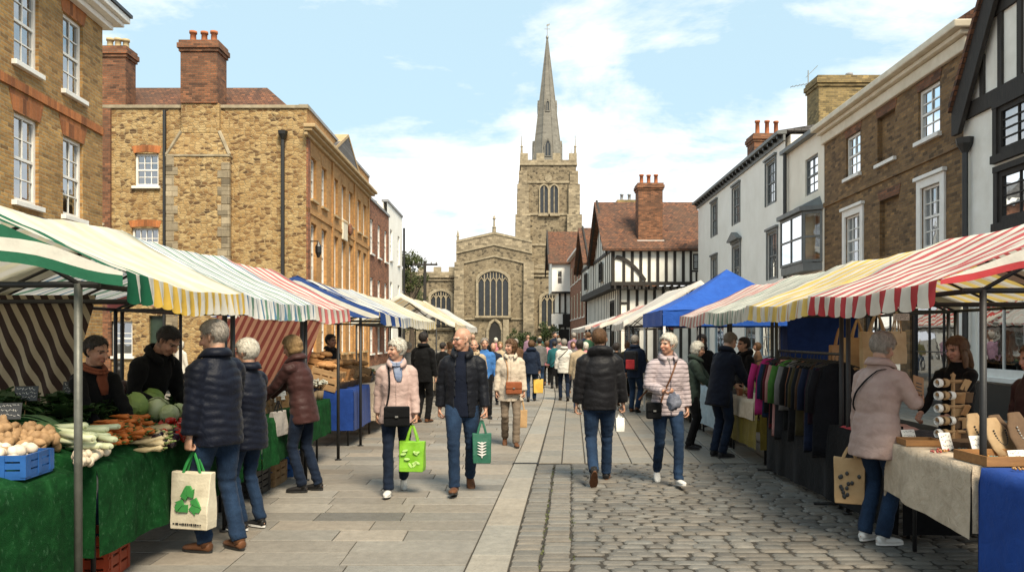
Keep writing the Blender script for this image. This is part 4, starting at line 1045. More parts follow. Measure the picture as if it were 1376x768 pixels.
for o in o1: a,c,b,d=o; m.box((a-.16,-.10,c-.16),(b+.16,.0,c-.002)); m.box((a-.14,-.08,d+.002),(b+.14,.0,d+.12)); m.box((a-.13,-.07,c),(a-.002,0,d)); m.box((b+.002,-.07,c),(b+.13,0,d))
m.build('window_surround',M['timber'],h)
m=fc.mb(); r=random.Random(3)
m.box((.1,-.07,ze-.22),(L-.1,.0,ze+.1)); k_=(zap-ze)/(L/2)
for zz in (ze+1.55,ze+3.0): w_=(zap-zz)/k_; m.box((L/2-w_+.1,-.06,zz),(L/2+w_-.1,.0,zz+.2))
x=.75
while x<L-.3:
    top=ze+k_*min(x,L-x)-.25
    if top>ze+.15: m.box((x-.07,-.05,ze+.10),(x+.07,.0,top))
    x+=.62
for s_ in (1,-1): m.prism([(L/2+s_*.2,ze+1.75),(L/2+s_*.4,ze+1.75),(L/2+s_*1.5,ze+3.0),(L/2+s_*1.3,ze+3.0)],-.045,.0)
m.build('timber_framing',M['timber'],h)
m=fc.mb()
for s_ in (0,1):
    pts=[(-.12,ze-.50),(.14,ze-.50),(L/2,zap-.15),(L/2,zap+.35),(-.12,ze-.0)]
    if s_: pts=[(L-a,b) for a,b in pts]
    m.prism(pts,-.20+s_*.004,-.10)
m.build('bargeboards',M['timber'],h,bevel=.01)
m=fc.mb(); 
for s_ in (0,1):
    q=[(-.14,ze+.01),(L/2,zap+.36),(L/2,zap+.52),(-.14,ze+.17)]
    if s_: q=[(L-a,b) for a,b in q]
    m.prism(q,-.26,8)
m.build('roof',M['tile'],h)
pipe(h,[(XR(16.3)-.2,16.45,ze-.7),(XR(16.3)-.2,16.45,0)],.06,hopper=(XR(16.3)-.2,16.45,ze-.75))
for o in sh[:2]: window(fc,o,2,1,M['white_paint'],fw=.13,y=.02,sash=False,curtains=False)
m=fc.mb(); a,c,b,d=sh[2]; m.box((a,.1,c),(b,.15,d)); m.build('door',M['white_paint'],h)
m=fc.mb(); m.box((.05,-.16,2.50),(L-.1,-.002,2.86)); m.box((0,-.24,2.863),(L,-.002,2.95)); m.build('shop_fascia',M['white_paint'],h,bevel=.01)
for p_,q_ in ((.0,.28),(sh[0][2]+.04,sh[1][0]-.04),(L-2.15,L-1.95)): m=fc.mb(); m.box((p_,-.10,0),(q_,-.003,2.49)); m.build('shop_pilaster',M['white_paint'],h)
m=fc.mb(); m.box((.3,-.06,0),(L-2.3,-.003,.68)); m.build('stall_riser',M['black_paint'],h)
# ---- mannequins in its window
Sh=fc
for k,(t_,cl,lab) in enumerate(((sh[0][0]+.55,(.30,.44,.36),'shop mannequin in a mint patterned top in the white framed window at the right edge'),(sh[0][0]+1.2,(.42,.40,.36),'shop mannequin in a grey patterned top in the white framed shop window'))):
    p=fc.M@Vector((t_,.5,.85))+Vector(h.location)
    e=empty('mannequin',p,rad(90),lab,'mannequin','mannequins in the shop window')
    m=MB(); m.limb([(0,0,.25),(0,0,.42),(0,0,.62),(0,0,.8),(0,0,.88),(0,0,.98)],[(.15,.1),(.12,.085),(.15,.105),(.165,.09),(.09,.06),(.04,.04)],n=16,rnd=True)
    for s_ in (1,-1): m.limb([(s_*.15,0,.8),(s_*.21,0,.5),(s_*.2,-.05,.28)],[.05,.04,.032],n=8)
    m.build('torso_clothes',cloth_mat('mannequin_top_%s'%'ab'[k],cl,c2=tuple(q*.3 for q in cl)),e,smooth=True); m=MB(); m.ell((0,0,1.08),(.07,.085,.10)); m.build('head',M['curtain'],e,smooth=True); m=MB(); m.tube([(0,0,-.05),(0,0,.3)],.02,6); m.lathe([(.15,-.05),(.15,-.03)],n=14); m.build('stand',M['curtain'],e)

# ------------------------------------------------------------------ timber framed house
h=house('timber_framed_house',5.9,46.0,'large black and white timber framed house with jettied upper floor and steep tiled roof')
X0,Yf,Xr=5.9,46.0,11.6; zj,ze,zr=4.75,6.75,10.15
fu=Face(h,(X0,Yf),(1,0)); L=Xr-X0
wop=[(L-.95,4.98,L-.25+.3,6.35)]
m=fu.mb(); wall(m,L,zj,ze+.1,[(L-.95,5.55,L-.1,6.5)],.1); m.build('upper_wall',M['plaster'],h)
window(fu,(L-.95,5.55,L-.1,6.5),3,2,M['timber'],fw=.08,y=.02,sash=False,sill=False,curtains=False)
fl_=Face(h,(X0+.45,Yf+.55),(1,0)); 
lw=[(.35,.9,1.25,2.3),(2.2,.1,3.1,2.2)]
m=fl_.mb(); wall(m,L-.5,0,zj-.13,lw,.1); m.build('lower_wall',M['plaster'],h)
for o in lw: window(fl_,o,3,3,M['timber'],fw=.08,y=.02,sash=False,sill=False,curtains=False)
m=fu.mb()
m.box((-.06,-.07,zj-.12),(L,-.002,zj+.10)); m.box((-.06,-.06,ze-.12),(L,-.002,ze+.1))
x=.06; k=0
while x<L-1.1:
    m.box((x-.085,-.05,zj+.10),(x+.085,-.003,ze-.12)); x+=.50 if k else .62; k+=1
m.box((L-1.15,-.05,zj+.1),(L-1.0,-.003,ze-.12)); m.box((L-.99,-.045,5.42),(L,-.004,5.53))
for xx in (L-.75,L-.4): m.box((xx-.05,-.045,zj+.1),(xx+.05,-.004,5.41))
pts=[]; n=9
for i in range(n):
    a=i/(n-1); pts.append((.25+1.75*a, ze-.35-(ze-zj-.6)*a**1.8))
m.prism(pts+[(p[0]-.10,p[1]-.20) for p in reversed(pts)],-.075,-.004)
m.build('timber_framing',M['timber'],h)
m=fl_.mb()
for k in range(11):
    x=.06+k*.52
    if not any(o[0]-.06<x<o[2]+.06 for o in lw): m.box((x-.085,-.05,0),(x+.085,-.003,zj-.2))
    else: m.box((x-.085,-.05,2.45),(x+.085,-.003,zj-.2))
m.box((0,-.045,3.55),(.6,-.004,3.68)); m.box((1.7,-.045,3.0),(2.7,-.004,3.12)); m.box((3.9,-.045,3.3),(5,-.004,3.42)); m.box((0,-.055,2.33),(L-.5,-.004,2.47))
m.build('timber_framing',M['timber'],h)
m=fu.mb(); 
for k in range(14): m.box((.1+k*.42,-.10,zj-.34),(.22+k*.42,.6,zj-.125))
m.box((0,.0,zj-.35),(L,.54,zj-.33)); m.build('jetty_joists',M['timber'],h)
# street side: two gables facing left
fg=Face(h,(X0-.25,63.4),(.015,-1)); LG=17.3
def gable(a,b,zb,zp,y0):
    m=fg.mb(); m.poly([(a,y0,zj),(b,y0,zj),(b,y0,zb),((a+b)/2,y0,zp),(a,y0,zb)]); m.build('gable_wall',M['plaster'],h)
    m=fg.mb(); c=(a+b)/2; kk=(zp-zb)/(c-a)
    x=a+.1
    while x<b: 
        t=zb+kk*min(x-a,b-x)-.1
        if not(c-.9<x<c+.9): m.box((x-.07,y0-.025,zj),(x+.07,y0-.003,max(zb-.05,t)))
        else: m.box((x-.07,y0-.025,zj),(x+.07,y0-.003,5.1)); m.box((x-.07,y0-.025,6.65),(x+.07,y0-.003,t))
        x+=.86
    m.box((a,y0-.08,zj-.1),(b,y0-.004,zj+.12)); m.box((a,y0-.07,zb-.1),(b,y0-.004,zb+.1)); m.build('timber_framing',M['timber'],h)
    window(Face(h,tuple((fg.M@Vector((a,y0,0))+Vector(h.location)))[:2],(.015,-1)),(c-a-.7,5.15,c-a+.7,6.4),4,3,M['timber'],fw=.1,y=-.16,sash=False,sill=False,curtains=False)
    m=fg.mb()
    for s_ in (0,1):
        q=[(a-.25,zb-.35),(c,zp-.05),(c,zp+.3),(a-.25,zb)]
        if s_: q=[(2*c-p,z) for p,z in q]
        m.prism(q,y0-.42+.004*s_,y0-.30)
    m.build('bargeboards',M['timber'],h)
gable(8.35,17.25,ze,zr,0.0); gable(.1,8.3,ze+.1,9.7,.0)
gable_roof(h,[[(X0-.6,Yf-.35,ze+.02),(Xr+.2,Yf-.35,ze+.02),(Xr+.2,Yf+4.5,zr+.15),(X0-.6,Yf+4.5,zr+.15)],[(X0-.6,Yf+4.5,zr+.15),(Xr+.2,Yf+4.5,zr+.15),(Xr+.2,Yf+9.3,ze),(X0-.6,Yf+9.3,ze)],
  [(X0-.9,55.05,ze+.05),(Xr,55.05,ze+.05),(Xr,59.2,9.85),(X0-.9,59.2,9.85)],[(X0-.9,59.2,9.85),(Xr,59.2,9.85),(Xr,63.5,ze),(X0-.9,63.5,ze)]])
m=fg.mb(); wall(m,LG,0,zj-.15,[(1.0,.8,3.0,2.6),(4.5,.8,6.5,2.6),(9.5,.8,11.5,2.6),(13,.8,15.2,3.9)],.1,0) ; mm=MB(); 
m2=fg.mb(); 
o_=m.build('street_wall',M['plaster'],h); o_.location=(.45,0,0)
for op_ in ((1.0,.8,3.0,2.6),(4.5,.8,6.5,2.6),(9.5,.8,11.5,2.6),(13,.8,15.2,3.9)):
    w_=window(fg,op_,4,3,M['timber'],fw=.14,y=.0,sash=False,sill=False,curtains=False); w_.location=(.45,0,0)
m=fg.mb()
for k in range(22):
    x=.05+k*.82
    m.box((x-.07,-.025,2.75 if any(a-.1<x<b+.1 for a,b in ((1,3),(4.5,6.5),(9.5,11.5))) else (4.0 if 12.9<x<15.3 else 0)),(x+.07,-.003,zj-.2))
o_=m.build('timber_framing',M['timber'],h); o_.location=(.45,0,0)
m=fg.mb(); m.box((0,-.1,zj-.3),(LG,.5,zj-.12)); m.build('jetty_beam',M['timber'],h)
cy=47.0; cu=(872-CX)/F*cy
chimney(h,cu,cy,6.9,EYE+(HY-248)/F*cy,1.45,1.1,[(-.45,0),(0,.1),(.42,0)],M['brick_chimney'],ph=.6)
m=MB(); o=Vector(h.location); m.box(Vector((cu-.80,cy-.62,7.12))-o,Vector((cu+.80,cy-.50,7.34))-o); m.build('lead_flashing',M['white_paint'],h)
chimney(h,(841-CX)/F*57,57,9.0,EYE+(HY-270)/F*57,1.3,1.0,[(-.3,0),(.25,0)],M['brick_gold'],M['lead'],ph=.5)

# ---- red brick house, white gabled house beyond
h=house('red_brick_shop',6.0,63.6,'red brick house with rows of white windows between the timber framed house and the church')
fc=Face(h,(6.0,80.4),(0,-1)); L=16.7
ops=[(L*(k+.5)/5-.75,z0,L*(k+.5)/5+.75,z1) for k in range(5) for z0,z1 in ((6.7,8.5),(3.3,5.6),(.8,2.4))]
m=fc.mb(); wall(m,L,0,9.3,ops,.2); m.box((.002,.25,0),(L,6,9.28)); m.build('wall',M['brick_red'],h)
for o in ops: window(fc,o,2,3,M['cream_paint'],fw=.14,y=.04,curtains=False)
m=fc.mb(); m.box((-.1,-.35,9.3),(L+.1,.1,9.5)); m.build('eaves',M['white_paint'],h); m=fc.mb(); m.prismx([(-.3,9.5),(3.2,12.2),(7,9.5)],0,L); m.build('roof',M['tile'],h)
h=house('white_gabled_house',4.15,81,'narrow white jettied house with an orange tiled gable roof just in front of the church')
f1=Face(h,(4.15,81),(1,0)); L=4.0
m=f1.mb(); wall(m,L,6.3,9.35,[(.5,7.0,1.1,8.5)],.1); m.box((.002,.3,6.3),(L,7.5,9.3)); m.build('upper_wall',M['render_white'],h)
m=f1.mb(); m.box((.7,.5,0),(L,7.5,6.3)); m.build('lower_wall',M['plaster'],h)
m=f1.mb()
for xx in (.72,1.3,1.9,2.5,3.1): m.box((xx,.42,0),(xx+.2,.499,6.2))
m.box((.0,.0,6.1),(L,.6,6.297)); m.box((.68,.40,2.6),(L,.498,4.0)); m.box((.7,.41,0),(1.8,.497,2.4)); m.build('timber_framing',M['timber'],h)
window(f1,(.5,7.0,1.1,8.5),1,2,M['white_paint'],fw=.1,y=.03,sill=False,curtains=False)
gable_roof(h,[[(3.75,80.7,9.25),(8.6,80.7,9.25),(8.6,84.8,13.0),(3.75,84.8,13.0)],[(3.75,84.8,13.0),(8.6,84.8,13.0),(8.6,88.8,9.25),(3.75,88.8,9.25)]])
m=MB(); m.prismx([(-.1,-1.75+11),(3.8,14.4-1.6),(7.7,9.25)],0.05,.25); m.build('gable_wall',M['plaster'],h)
m=MB(); m.prismx([(-.4,8.4),(3.8,12.6),(3.8,13.15),(-.4,9.1)],-.42,-.28); m.prismx([(8,8.4),(3.8,12.6),(3.8,13.15),(8,9.1)],-.417,-.283); m.build('bargeboards',M['timber'],h)
t=empty('hanging_sign',(4.05,80.2,0),0,'blank white hanging sign board in front of the white gabled house','sign'); m=MB(); m.box((.0,-.06,2.9),(1.15,.02,3.95)); m.build('board',M['white_paint'],t); m=MB(); m.tube([(.1,.0,4.05),(1.6,.0,4.05)],.04,6); m.tube([(.3,0,3.95),(.3,0,4.05)],.02,6); m.tube([(.9,0,3.95),(.9,0,4.05)],.02,6); m.build('bracket',M['black_paint'],t)

# ------------------------------------------------------------------ church
YC=95.0; h=house('church',0,YC,'flint and stone parish church with battlemented tower and tall grey spire','church')
fch=Face(h,(0,YC),(1,0))
def cx(u,Y=YC): return (u-CX)/F*Y
def cz(v,Y=YC): return EYE-(v-HY)/F*Y
def arch(x0,x1,zb,zt,n=8,k=.62):
    """pointed / four-centred arch outline from sill to sill"""
    c=(x0+x1)/2; w=(x1-x0)/2; zs=zt-w*k; out=[(x0,zb)]
    for i in range(n+1):
        a=i/n; out.append((x0+w*(1-math.cos(a*PI/2)) if False else x0+w*a**1.0, zs+(zt-zs)*math.sin(a*PI/2)**.8 if a<1 else zt))
    out=[(x0,zb),(x0,zs)]
    for i in range(1,n+1): 
        a=i/n; out.append((c-w*math.cos(a*PI/2)*(1-.06*math.sin(a*PI)), zs+(zt-zs)*math.sin(a*PI/2)*(1-.08*math.sin(a*PI))))
    return out+[(2*c-p,z) for p,z in reversed(out[:-1])]
def gothic(x0,x1,zb,zt,yy,lights,fc=None,k=.62,deep=.32,name='window',trac=True):
    """traceried window: stone surround standing proud, glass, mullions"""
    fc=fc or fch; o=arch(x0,x1,zb,zt,8,k); c=(x0+x1)/2; w=x1-x0; t=.30 if w>2 else .16
    big=[((p-c)*(1+2*t/w)+c, zb-.0+(z-zb)*(1+t*1.1/(zt-zb))) for p,z in o]; big[0]=(big[0][0],zb); big[-1]=(big[-1][0],zb)
    m=fc.mb(); n=len(o)
    for i in range(n-1):
        a,b_,c_,d_=o[i],o[i+1],big[i+1],big[i]
        m.loft([[(a[0],yy-deep,a[1]),(b_[0],yy-deep,b_[1]),(c_[0],yy-deep,c_[1]),(d_[0],yy-deep,d_[1])],[(a[0],yy+.02,a[1]),(b_[0],yy+.02,b_[1]),(c_[0],yy+.02,c_[1]),(d_[0],yy+.02,d_[1])]])
    m.box((x0-t-.1,yy-deep-.1,zb-.25),(x1+t+.1,yy+.02,zb-.003))
    zs=zt-w/2*k; mw=.13 if w>2 else .1
    for q in range(1,lights):
        xx=x0+w*q/lights; top=zs+(zt-zs)*math.sqrt(max(0,1-((xx-c)/(w/2))**2))-.05; m.box((xx-mw/2,yy-deep*.7,zb),(xx+mw/2,yy-.03,top))
    if trac:
        lw=w/lights
        zz=zs-.25
        for q in range(lights):
            a=x0+lw*q; pts=[]
            for i in range(9):
                f=i/8; pts.append((a+lw*f, yy-deep*.45, zz+ .42*lw*1.6*math.sin(PI*f)))
            m.limb(pts,[.07]*9,n=6)
        for q in range(1,lights*2):
            xx=x0+w*q/(lights*2)
            if q%2: 
                top=zs+(zt-zs)*math.sqrt(max(0,1-((xx-c)/(w/2))**2))-.08; b0=zz+.67*lw
                if top>b0+.1: m.box((xx-.045,yy-deep*.6,b0),(xx+.045,yy-.035,top))
        m.box((x0+.05,yy-deep*.5,zz+.67*lw+.75),(x1-.05,yy-.06,zz+.67*lw+.83))
    wob=m.build(name,M['trim_stone'],h); g=fc.mb(); g.prism(o,yy-.05,yy-.03); g.build('pane',M['leadglass'],wob); return wob
def battlement(parts, x0,x1,y0,y1,z,mw=.8,gap=.6,hh=.75,th=.35,mtl=None,sides='fblr'):
    def run(a,b,fn):
        n=max(2,round((b-a+gap)/(mw+gap))); st=(b-a-n*mw)/(n-1)
        for k in range(n):
            m=fch.mb(); fn(m,a+k*(mw+st),a+k*(mw+st)+mw); m.build('merlon',mtl or M['trim_stone'],h)
    if 'f' in sides: run(x0,x1,lambda m,a,b: m.box((a,y0,z),(b,y0+th,z+hh)))
    if 'b' in sides: run(x0,x1,lambda m,a,b: m.box((a,y1-th,z),(b,y1,z+hh)))
    if 'l' in sides: run(y0+mw+gap*.6,y1-mw-gap*.6,lambda m,a,b: m.box((x0,a,z),(x0+th,b,z+hh)))
    if 'r' in sides: run(y0+mw+gap*.6,y1-mw-gap*.6,lambda m,a,b: m.box((x1-th,a,z),(x1,b,z+hh)))
# chapel front, low pitched gable
xa,xb=cx(613),cx(715); xm=cx(664); zs_,zg=cz(326),cz(314.5)
m=fch.mb(); prof=[(xa,0),(xb,0),(xb,zs_),(xm,zg),(xa,zs_)]; m.prism(prof,0,22); m.build('chapel_wall',M['flint'],h)
m=fch.mb()
for (p,q,o1,o2) in (((xa,zs_),(xm,zg),-.12,.45),((xm,zg),(xb,zs_),-.121,.45)):
    m.prism([(p[0],p[1]+.003),(q[0],q[1]+.003),(q[0],q[1]+.28),(p[0],p[1]+.28)],o1,o2)
m.build('parapet_coping',M['trim_stone'],h)
for dz in (-1.35,-2.75):
    m=fch.mb(); m.prism([(xa-.02,zs_+dz),(xm,zg+dz),(xm,zg+dz+.2),(xa-.02,zs_+dz+.2)],-.14,.02); m.prism([(xm,zg+dz),(xb+.02,zs_+dz),(xb+.02,zs_+dz+.2),(xm,zg+dz+.2)],-.141,.02); m.build('string_course',M['trim_stone'],h)
m=fch.mb(); m.box((xa,-.16,cz(427)-.2),(xb,.02,cz(427)))
m.build('string_courses',M['trim_stone'],h)
m=fch.mb(); m.prism([(xa+.01,zs_-1.14),(xm,zg-1.14),(xb-.01,zs_-1.14),(xb-.01,zs_),(xm,zg),(xa+.01,zs_)],-.05,.01); m.build('parapet',M['ashlar'],h)
for x0,x1 in ((xa-.25,xa+1.0),(xb-1.1,xb+.25)):
    m=fch.mb(); m.box((x0,-.75,0),(x1,-.001,cz(395))); m.box((x0+.05,-.45,cz(395)),(x1-.05,-.001,cz(352))); m.prism([(x0+.04,cz(395)),(x1-.04,cz(395)),(x1-.04,cz(395)+.4),(x0+.04,cz(395)+.4)],-.6,-.451); m.build('buttress',M['ashlar'],h,bevel=.03)
gothic(cx(643),cx(683),cz(424),cz(364),0,5)
m=fch.mb(); m.lathe([(.25,0),(.22,.5),(.30,.55),(.12,.7),(.10,1.5),(.22,1.6),(.0,2.1)],(xm,.1,zg+.28),8); m.build('pinnacle',M['trim_stone'],h); m=fch.mb(); m.lathe([(.16,0),(.14,.4),(.2,.5),(.0,1.4)],(xa+.2,.1,zs_+.28),8); m.build('pinnacle',M['trim_stone'],h)
m=fch.mb(); m.prism([(cx(656),0),(cx(656),2.3),(cx(659),3.1),(cx(665),3.55),(cx(671),3.1),(cx(674),2.3),(cx(674),0)],-.22,-.10); m.build('doorway',M['dark'],h)
m=fch.mb(); o=[(cx(655),0),(cx(655),2.3),(cx(658.5),3.2),(cx(665),3.7),(cx(671.5),3.2),(cx(675),2.3),(cx(675),0)]
for a,b in zip(o[:-1],o[1:]): m.limb([(a[0],-.2,a[1]),(b[0],-.2,b[1])],[.2,.2],n=6)
m.box((cx(675)+.1,-.6,0),(cx(675)+.8,-.001,cz(427)-.2)); m.build('door_arch',M['trim_stone'],h)
# left aisle
m=fch.mb(); m.box((cx(540),1.2,0),(xa-.003,16,cz(372))); m.build('aisle_wall',M['flint'],h)
m=fch.mb(); m.box((cx(540),1.02,cz(376)),(xa-.26,1.199,cz(374.5))); m.box((cx(540),1.0,cz(372)),(xa-.004,1.5,cz(364))); m.build('parapet',M['ashlar'],h); battlement('aisle',cx(540),xa-.05,1.0,16,cz(364),.95,.85,.6,.4,sides='f')
gothic(cx(578),cx(605),cz(440),cz(390),1.2,4)
# right nave wall
m=fch.mb(); m.box((xb+.003,.6,0),(cx(800),18,cz(366))); m.box((xb+.004,5.0,cz(366)),(cx(760),16,cz(340))); m.build('nave_wall',M['flint'],h)
m=fch.mb(); m.box((xb,.42,cz(371)),(cx(800),.599,cz(369))); m.build('string_course',M['trim_stone'],h); m=fch.mb(); m.box((xb,.4,cz(366)+.003),(cx(800),1,cz(362))); m.build('coping',M['trim_stone'],h)
m=fch.mb(); m.box((xb+.3,.58,cz(360)),(cx(735),.9,cz(354))); m.build('parapet',M['ashlar'],h)
gothic(cx(728),cx(757),cz(438),cz(393),.6,4)
# tower
YT=10.0; TY=YC+YT; tx0,tx1=cx(700,TY),cx(774,TY); tw=tx1-tx0; ztp=cz(222,TY); tz=lambda v: cz(v,TY)
m=fch.mb(); m.box((tx0,YT,0),(tx1,YT+tw,ztp)); m.build('tower_wall',M['flint'],h)
for zz in (tz(289),tz(246),tz(330)): m=fch.mb(); m.box((tx0-.12,YT-.14,zz),(tx1+.12,YT+tw+.12,zz+.28)); m.build('string_course',M['trim_stone'],h)
m=fch.mb(); m.box((tx0-.16,YT-.18,ztp),(tx1+.16,YT+tw+.16,ztp+.3)); m.build('string_course',M['trim_stone'],h)
for sx in (0,1):
    m=fch.mb()
    for k,(zt_,w_,pr) in enumerate(((tz(289),1.25,.75),(tz(248),1.05,.5),(tz(230),.85,.28))):
        zb_=(0,tz(289),tz(248))[k]
        x0=tx0-pr if sx==0 else tx1-w_; x1=tx0+w_ if sx==0 else tx1+pr
        m.box((x0,YT-pr,zb_+.002*k),(x1,YT+w_,zt_)); 
        m.box((x0,YT+tw-w_,zb_+.002*k),(x1,YT+tw+pr,zt_))
    m.build('buttress',M['ashlar'],h,bevel=.04)
m=fch.mb(); m.box((tx0-.1,YT-.12,ztp+.303),(tx1+.1,YT+.3,tz(215))); m.box((tx0-.1,YT+tw-.3,ztp+.303),(tx1+.1,YT+tw+.12,tz(215))); m.box((tx0-.1,YT+.303,ztp+.303),(tx0+.3,YT+tw-.303,tz(215))); m.box((tx1-.3,YT+.303,ztp+.303),(tx1+.1,YT+tw-.303,tz(215))); m.build('parapet',M['ashlar'],h)
battlement('tower',tx0-.1,tx1+.1,YT-.12,YT+tw+.12,tz(215),1.05,.85,.9,.4)
for x in (tx0+.1,tx1-.1):
    for y in (YT+.1,YT+tw-.1): m=fch.mb(); m.lathe([(.16,0),(.12,.8),(.2,.9),(.06,1.1),(.03,2.4)],(x,y,tz(215)+.9),6); m.build('pinnacle',M['trim_stone'],h)
for u in (731,744.5): gothic(cx(u-5.2,TY),cx(u+5.2,TY),tz(288),tz(249),YT,2,k=1.2,deep=.3,trac=False)
gothic(cx(735,TY),cx(741,TY),tz(345),tz(330),YT,2,k=1.1,trac=False); 
m=fch.mb(); m.lathe([(.0,0),(.5,0),(.5,.1),(0,.12)],((tx0+tx1)/2,YT-.1,tz(240)),12,Euler((rad(90),0,0))); m.build('roundel',M['trim_stone'],h)
fR=Face(h,(tx1,TY+tw),(0,-1))
# spire
m=fch.mb(); cxs=(tx0+tx1)/2; cys=YT+tw/2; zb=tz(224); za=cz(51,TY+tw/2)
def oct_(r,z): return [(cxs+r*math.cos(PI/8+k*PI/4),cys+r*math.sin(PI/8+k*PI/4),z) for k in range(8)]
r0=2.36
m.loft([oct_(r0,zb),oct_(r0*.5,zb+(za-zb)*.5),oct_(.07,za)]); m.build('spire',M['spire_stone'],h)
m=fch.mb()
for k in range(8):
    a=PI/8+k*PI/4; p=lambda f: (cxs+(r0*(1-f)+.07*f)*math.cos(a),cys+(r0*(1-f)+.07*f)*math.sin(a),zb+(za-zb)*f)
    m.limb([p(0),p(.5),p(.995)],[.085,.07,.045],n=6)
m.build('spire_ribs',M['spire_stone'],h)
def lucarne(f0,w,hh,side):
    a=-PI/2+side*PI/2; rr=(r0*(1-f0)+.07*f0)*math.cos(PI/8); z0=zb+(za-zb)*f0; lean=r0*math.cos(PI/8)*hh/(za-zb)
    Mx=Matrix.Translation((cxs,cys,0))@Matrix.Rotation(a+PI/2,4,'Z')
    m=fch.mb(); m.X=fch.M@Mx
    o=arch(-w/2,w/2,z0,z0+hh,6,1.2)
    for a_,b_ in zip(o[:-1],o[1:]): m.limb([(a_[0],-rr-.05,a_[1]),(b_[0],-rr-.05,b_[1])],[.085,.085],n=6)
    m.box((-w/2-.08,-rr-.10,z0-.12),(w/2+.08,-rr+.3,z0)); m.box((-.045,-rr-.05,z0),(.045,-rr+.1,z0+hh*.8))
    for s_ in (1,-1):
        m.loft([[(s_*(w/2+.14),-rr-.10,z0+hh*.62),(0,-rr-.10,z0+hh+.42),(0,-rr-.10,z0+hh+.22),(s_*(w/2+.02),-rr-.10,z0+hh*.55)],[(s_*(w/2+.14),-rr+.6,z0+hh*.62),(0,-rr+.6,z0+hh+.42),(0,-rr+.6,z0+hh+.22),(s_*(w/2+.02),-rr+.6,z0+hh*.55)]])
        m.box((min(s_*(w/2-.02),s_*(w/2+.1)),-rr-.04,z0),(max(s_*(w/2-.02),s_*(w/2+.1)),-rr+.6,z0+hh*.6))
    ob=m.build('lucarne',M['spire_stone'],h); g=fch.mb(); g.X=fch.M@Mx; g.prism(o,-rr-.03,-rr+.0); g.build('louvre',M['leadglass'],ob)
for s_ in range(4): lucarne(.10,.85,2.1,s_); lucarne(.44,.5,1.35,s_)
m=fch.mb(); m.ell((cxs,cys,za+.05),(.2,.2,.28)); m.tube([(cxs,cys,za),(cxs,cys,za+1.9)],.04,6); m.box((cxs-.4,cys-.02,za+1.2),(cxs+.4,cys+.02,za+1.26)); m.prism([(cxs-.1,za+1.6),(cxs+.35,za+1.75),(cxs+.35,za+2.0),(cxs-.1,za+1.8)],cys-.02,cys+.02); m.build('weathervane',M['galv'],h)

# ------------------------------------------------------------------ telegraph pole, trees, hedges
t=empty('telegraph_pole',(cx(571,62),62,0),0,'dark wooden telegraph pole with a cross arm in front of the church aisle','pole')
m=MB(); m.lathe([(.15,0),(.11,7.6)],n=10); m.build('post',M['timber'],t); m=MB(); m.box((-1.0,-.06,7.25),(1.0,.06,7.4)); m.build('cross_arm',M['timber'],t)
m=MB(); 
for x in (-.9,-.5,.5,.9): m.lathe([(.05,0),(.06,.1),(.03,.16)],(x,0,7.4),6)
m.build('insulators',M['galv'],t)
def leafmat(name,a,b):
    q=N(name); c=q.attr('tint'); f=q.ramp(q.noise(q.obj(),3,4),[(.3,a),(.7,b)]); col=q.mix(1.0,f,c,'MULTIPLY'); q.base(col); q.rough(.6); q.translucent(col,.3); return q.m
LEAF=leafmat('tree_leaves',(.030,.042,.012),(.085,.105,.03)); LEAF2=leafmat('shrub_leaves',(.03,.05,.014),(.08,.12,.03))
def tree(name,x,y,hh,rr,label,seed,nl=5200,mat_=None,cat='tree',trunk=True,ls=.17,low=.25,group=None):
    t=empty(name,(x,y,0),0,label,cat,group); r=random.Random(seed)
    if trunk:
        m=MB(); m.limb([(0,0,0),(.1,0,hh*.2),(.05,.05,hh*.45),(0,0,hh*.8)],[.28,.22,.17,.05],n=10)
        for k in range(9):
            a=r.uniform(0,6.28); z=hh*r.uniform(.25,.6); e=r.uniform(.5,.9)*rr
            m.limb([(.05,0,z),(e*.5*math.cos(a),e*.5*math.sin(a),z+hh*.1),(e*math.cos(a),e*math.sin(a),z+hh*.2)],[.1,.06,.02],n=6)
        m.build('trunk',mat('bark',(.10,.075,.05),(.05,.035,.025),8,.9,.6,20),t)
    m=MB(); cl=[]
    for k in range(34 if trunk else 16):
        a=r.uniform(0,6.28); z=r.uniform(low,.97); e=rr*math.sqrt(max(0.02,1-((z-.55)/.5)**2))*math.sqrt(r.random())*.85
        cl.append((Vector((e*math.cos(a),e*math.sin(a),z*hh)), r.uniform(.22,.42)*rr))
    for k in range(nl):
        c,q=r.choice(cl); d=Vector((r.gauss(0,1),r.gauss(0,1),r.gauss(0,1))).normalized()*q*r.random()**.4; p=c+d
        if p.z<.05: p.z=.05
        a=Vector((r.gauss(0,1),r.gauss(0,1),r.gauss(0,1))).normalized(); b=a.orthogonal().normalized(); l=ls*r.uniform(.6,1.4); kk=r.uniform(.7,1.25); m.col=(kk*r.uniform(.9,1.2),kk,kk*.9)
        m.poly([p-a*l*.5,p+b*l*.28,p+a*l*.5,p-b*l*.28])
    m.build('crown' if trunk else 'foliage',mat_ or LEAF,t); return t
tree('leafy_tree',cx(552,66),66,9.0,1.6,'green leafy tree beside the tall white house on the left',3,6500)
tree('leafy_tree',cx(540,72),72,7.6,2.2,'lower leafy tree half hidden behind the white house on the left',5,4000)
for k,(u,v,Yy,rr,hh,lab) in enumerate(((698,447,88,1.5,2.3,'clipped green shrub at the foot of the church chapel buttress'),(713,450,87,1.1,1.6,'small dark shrub at the foot of the church nave wall'),(737,442,80,1.2,3.0,'leafy green shrub under the hanging sign of the white gabled house'))):
    tree('shrub',cx(u,Yy),Yy,hh,rr,lab,20+k,1500,LEAF2,'shrub',False,.2,.15)
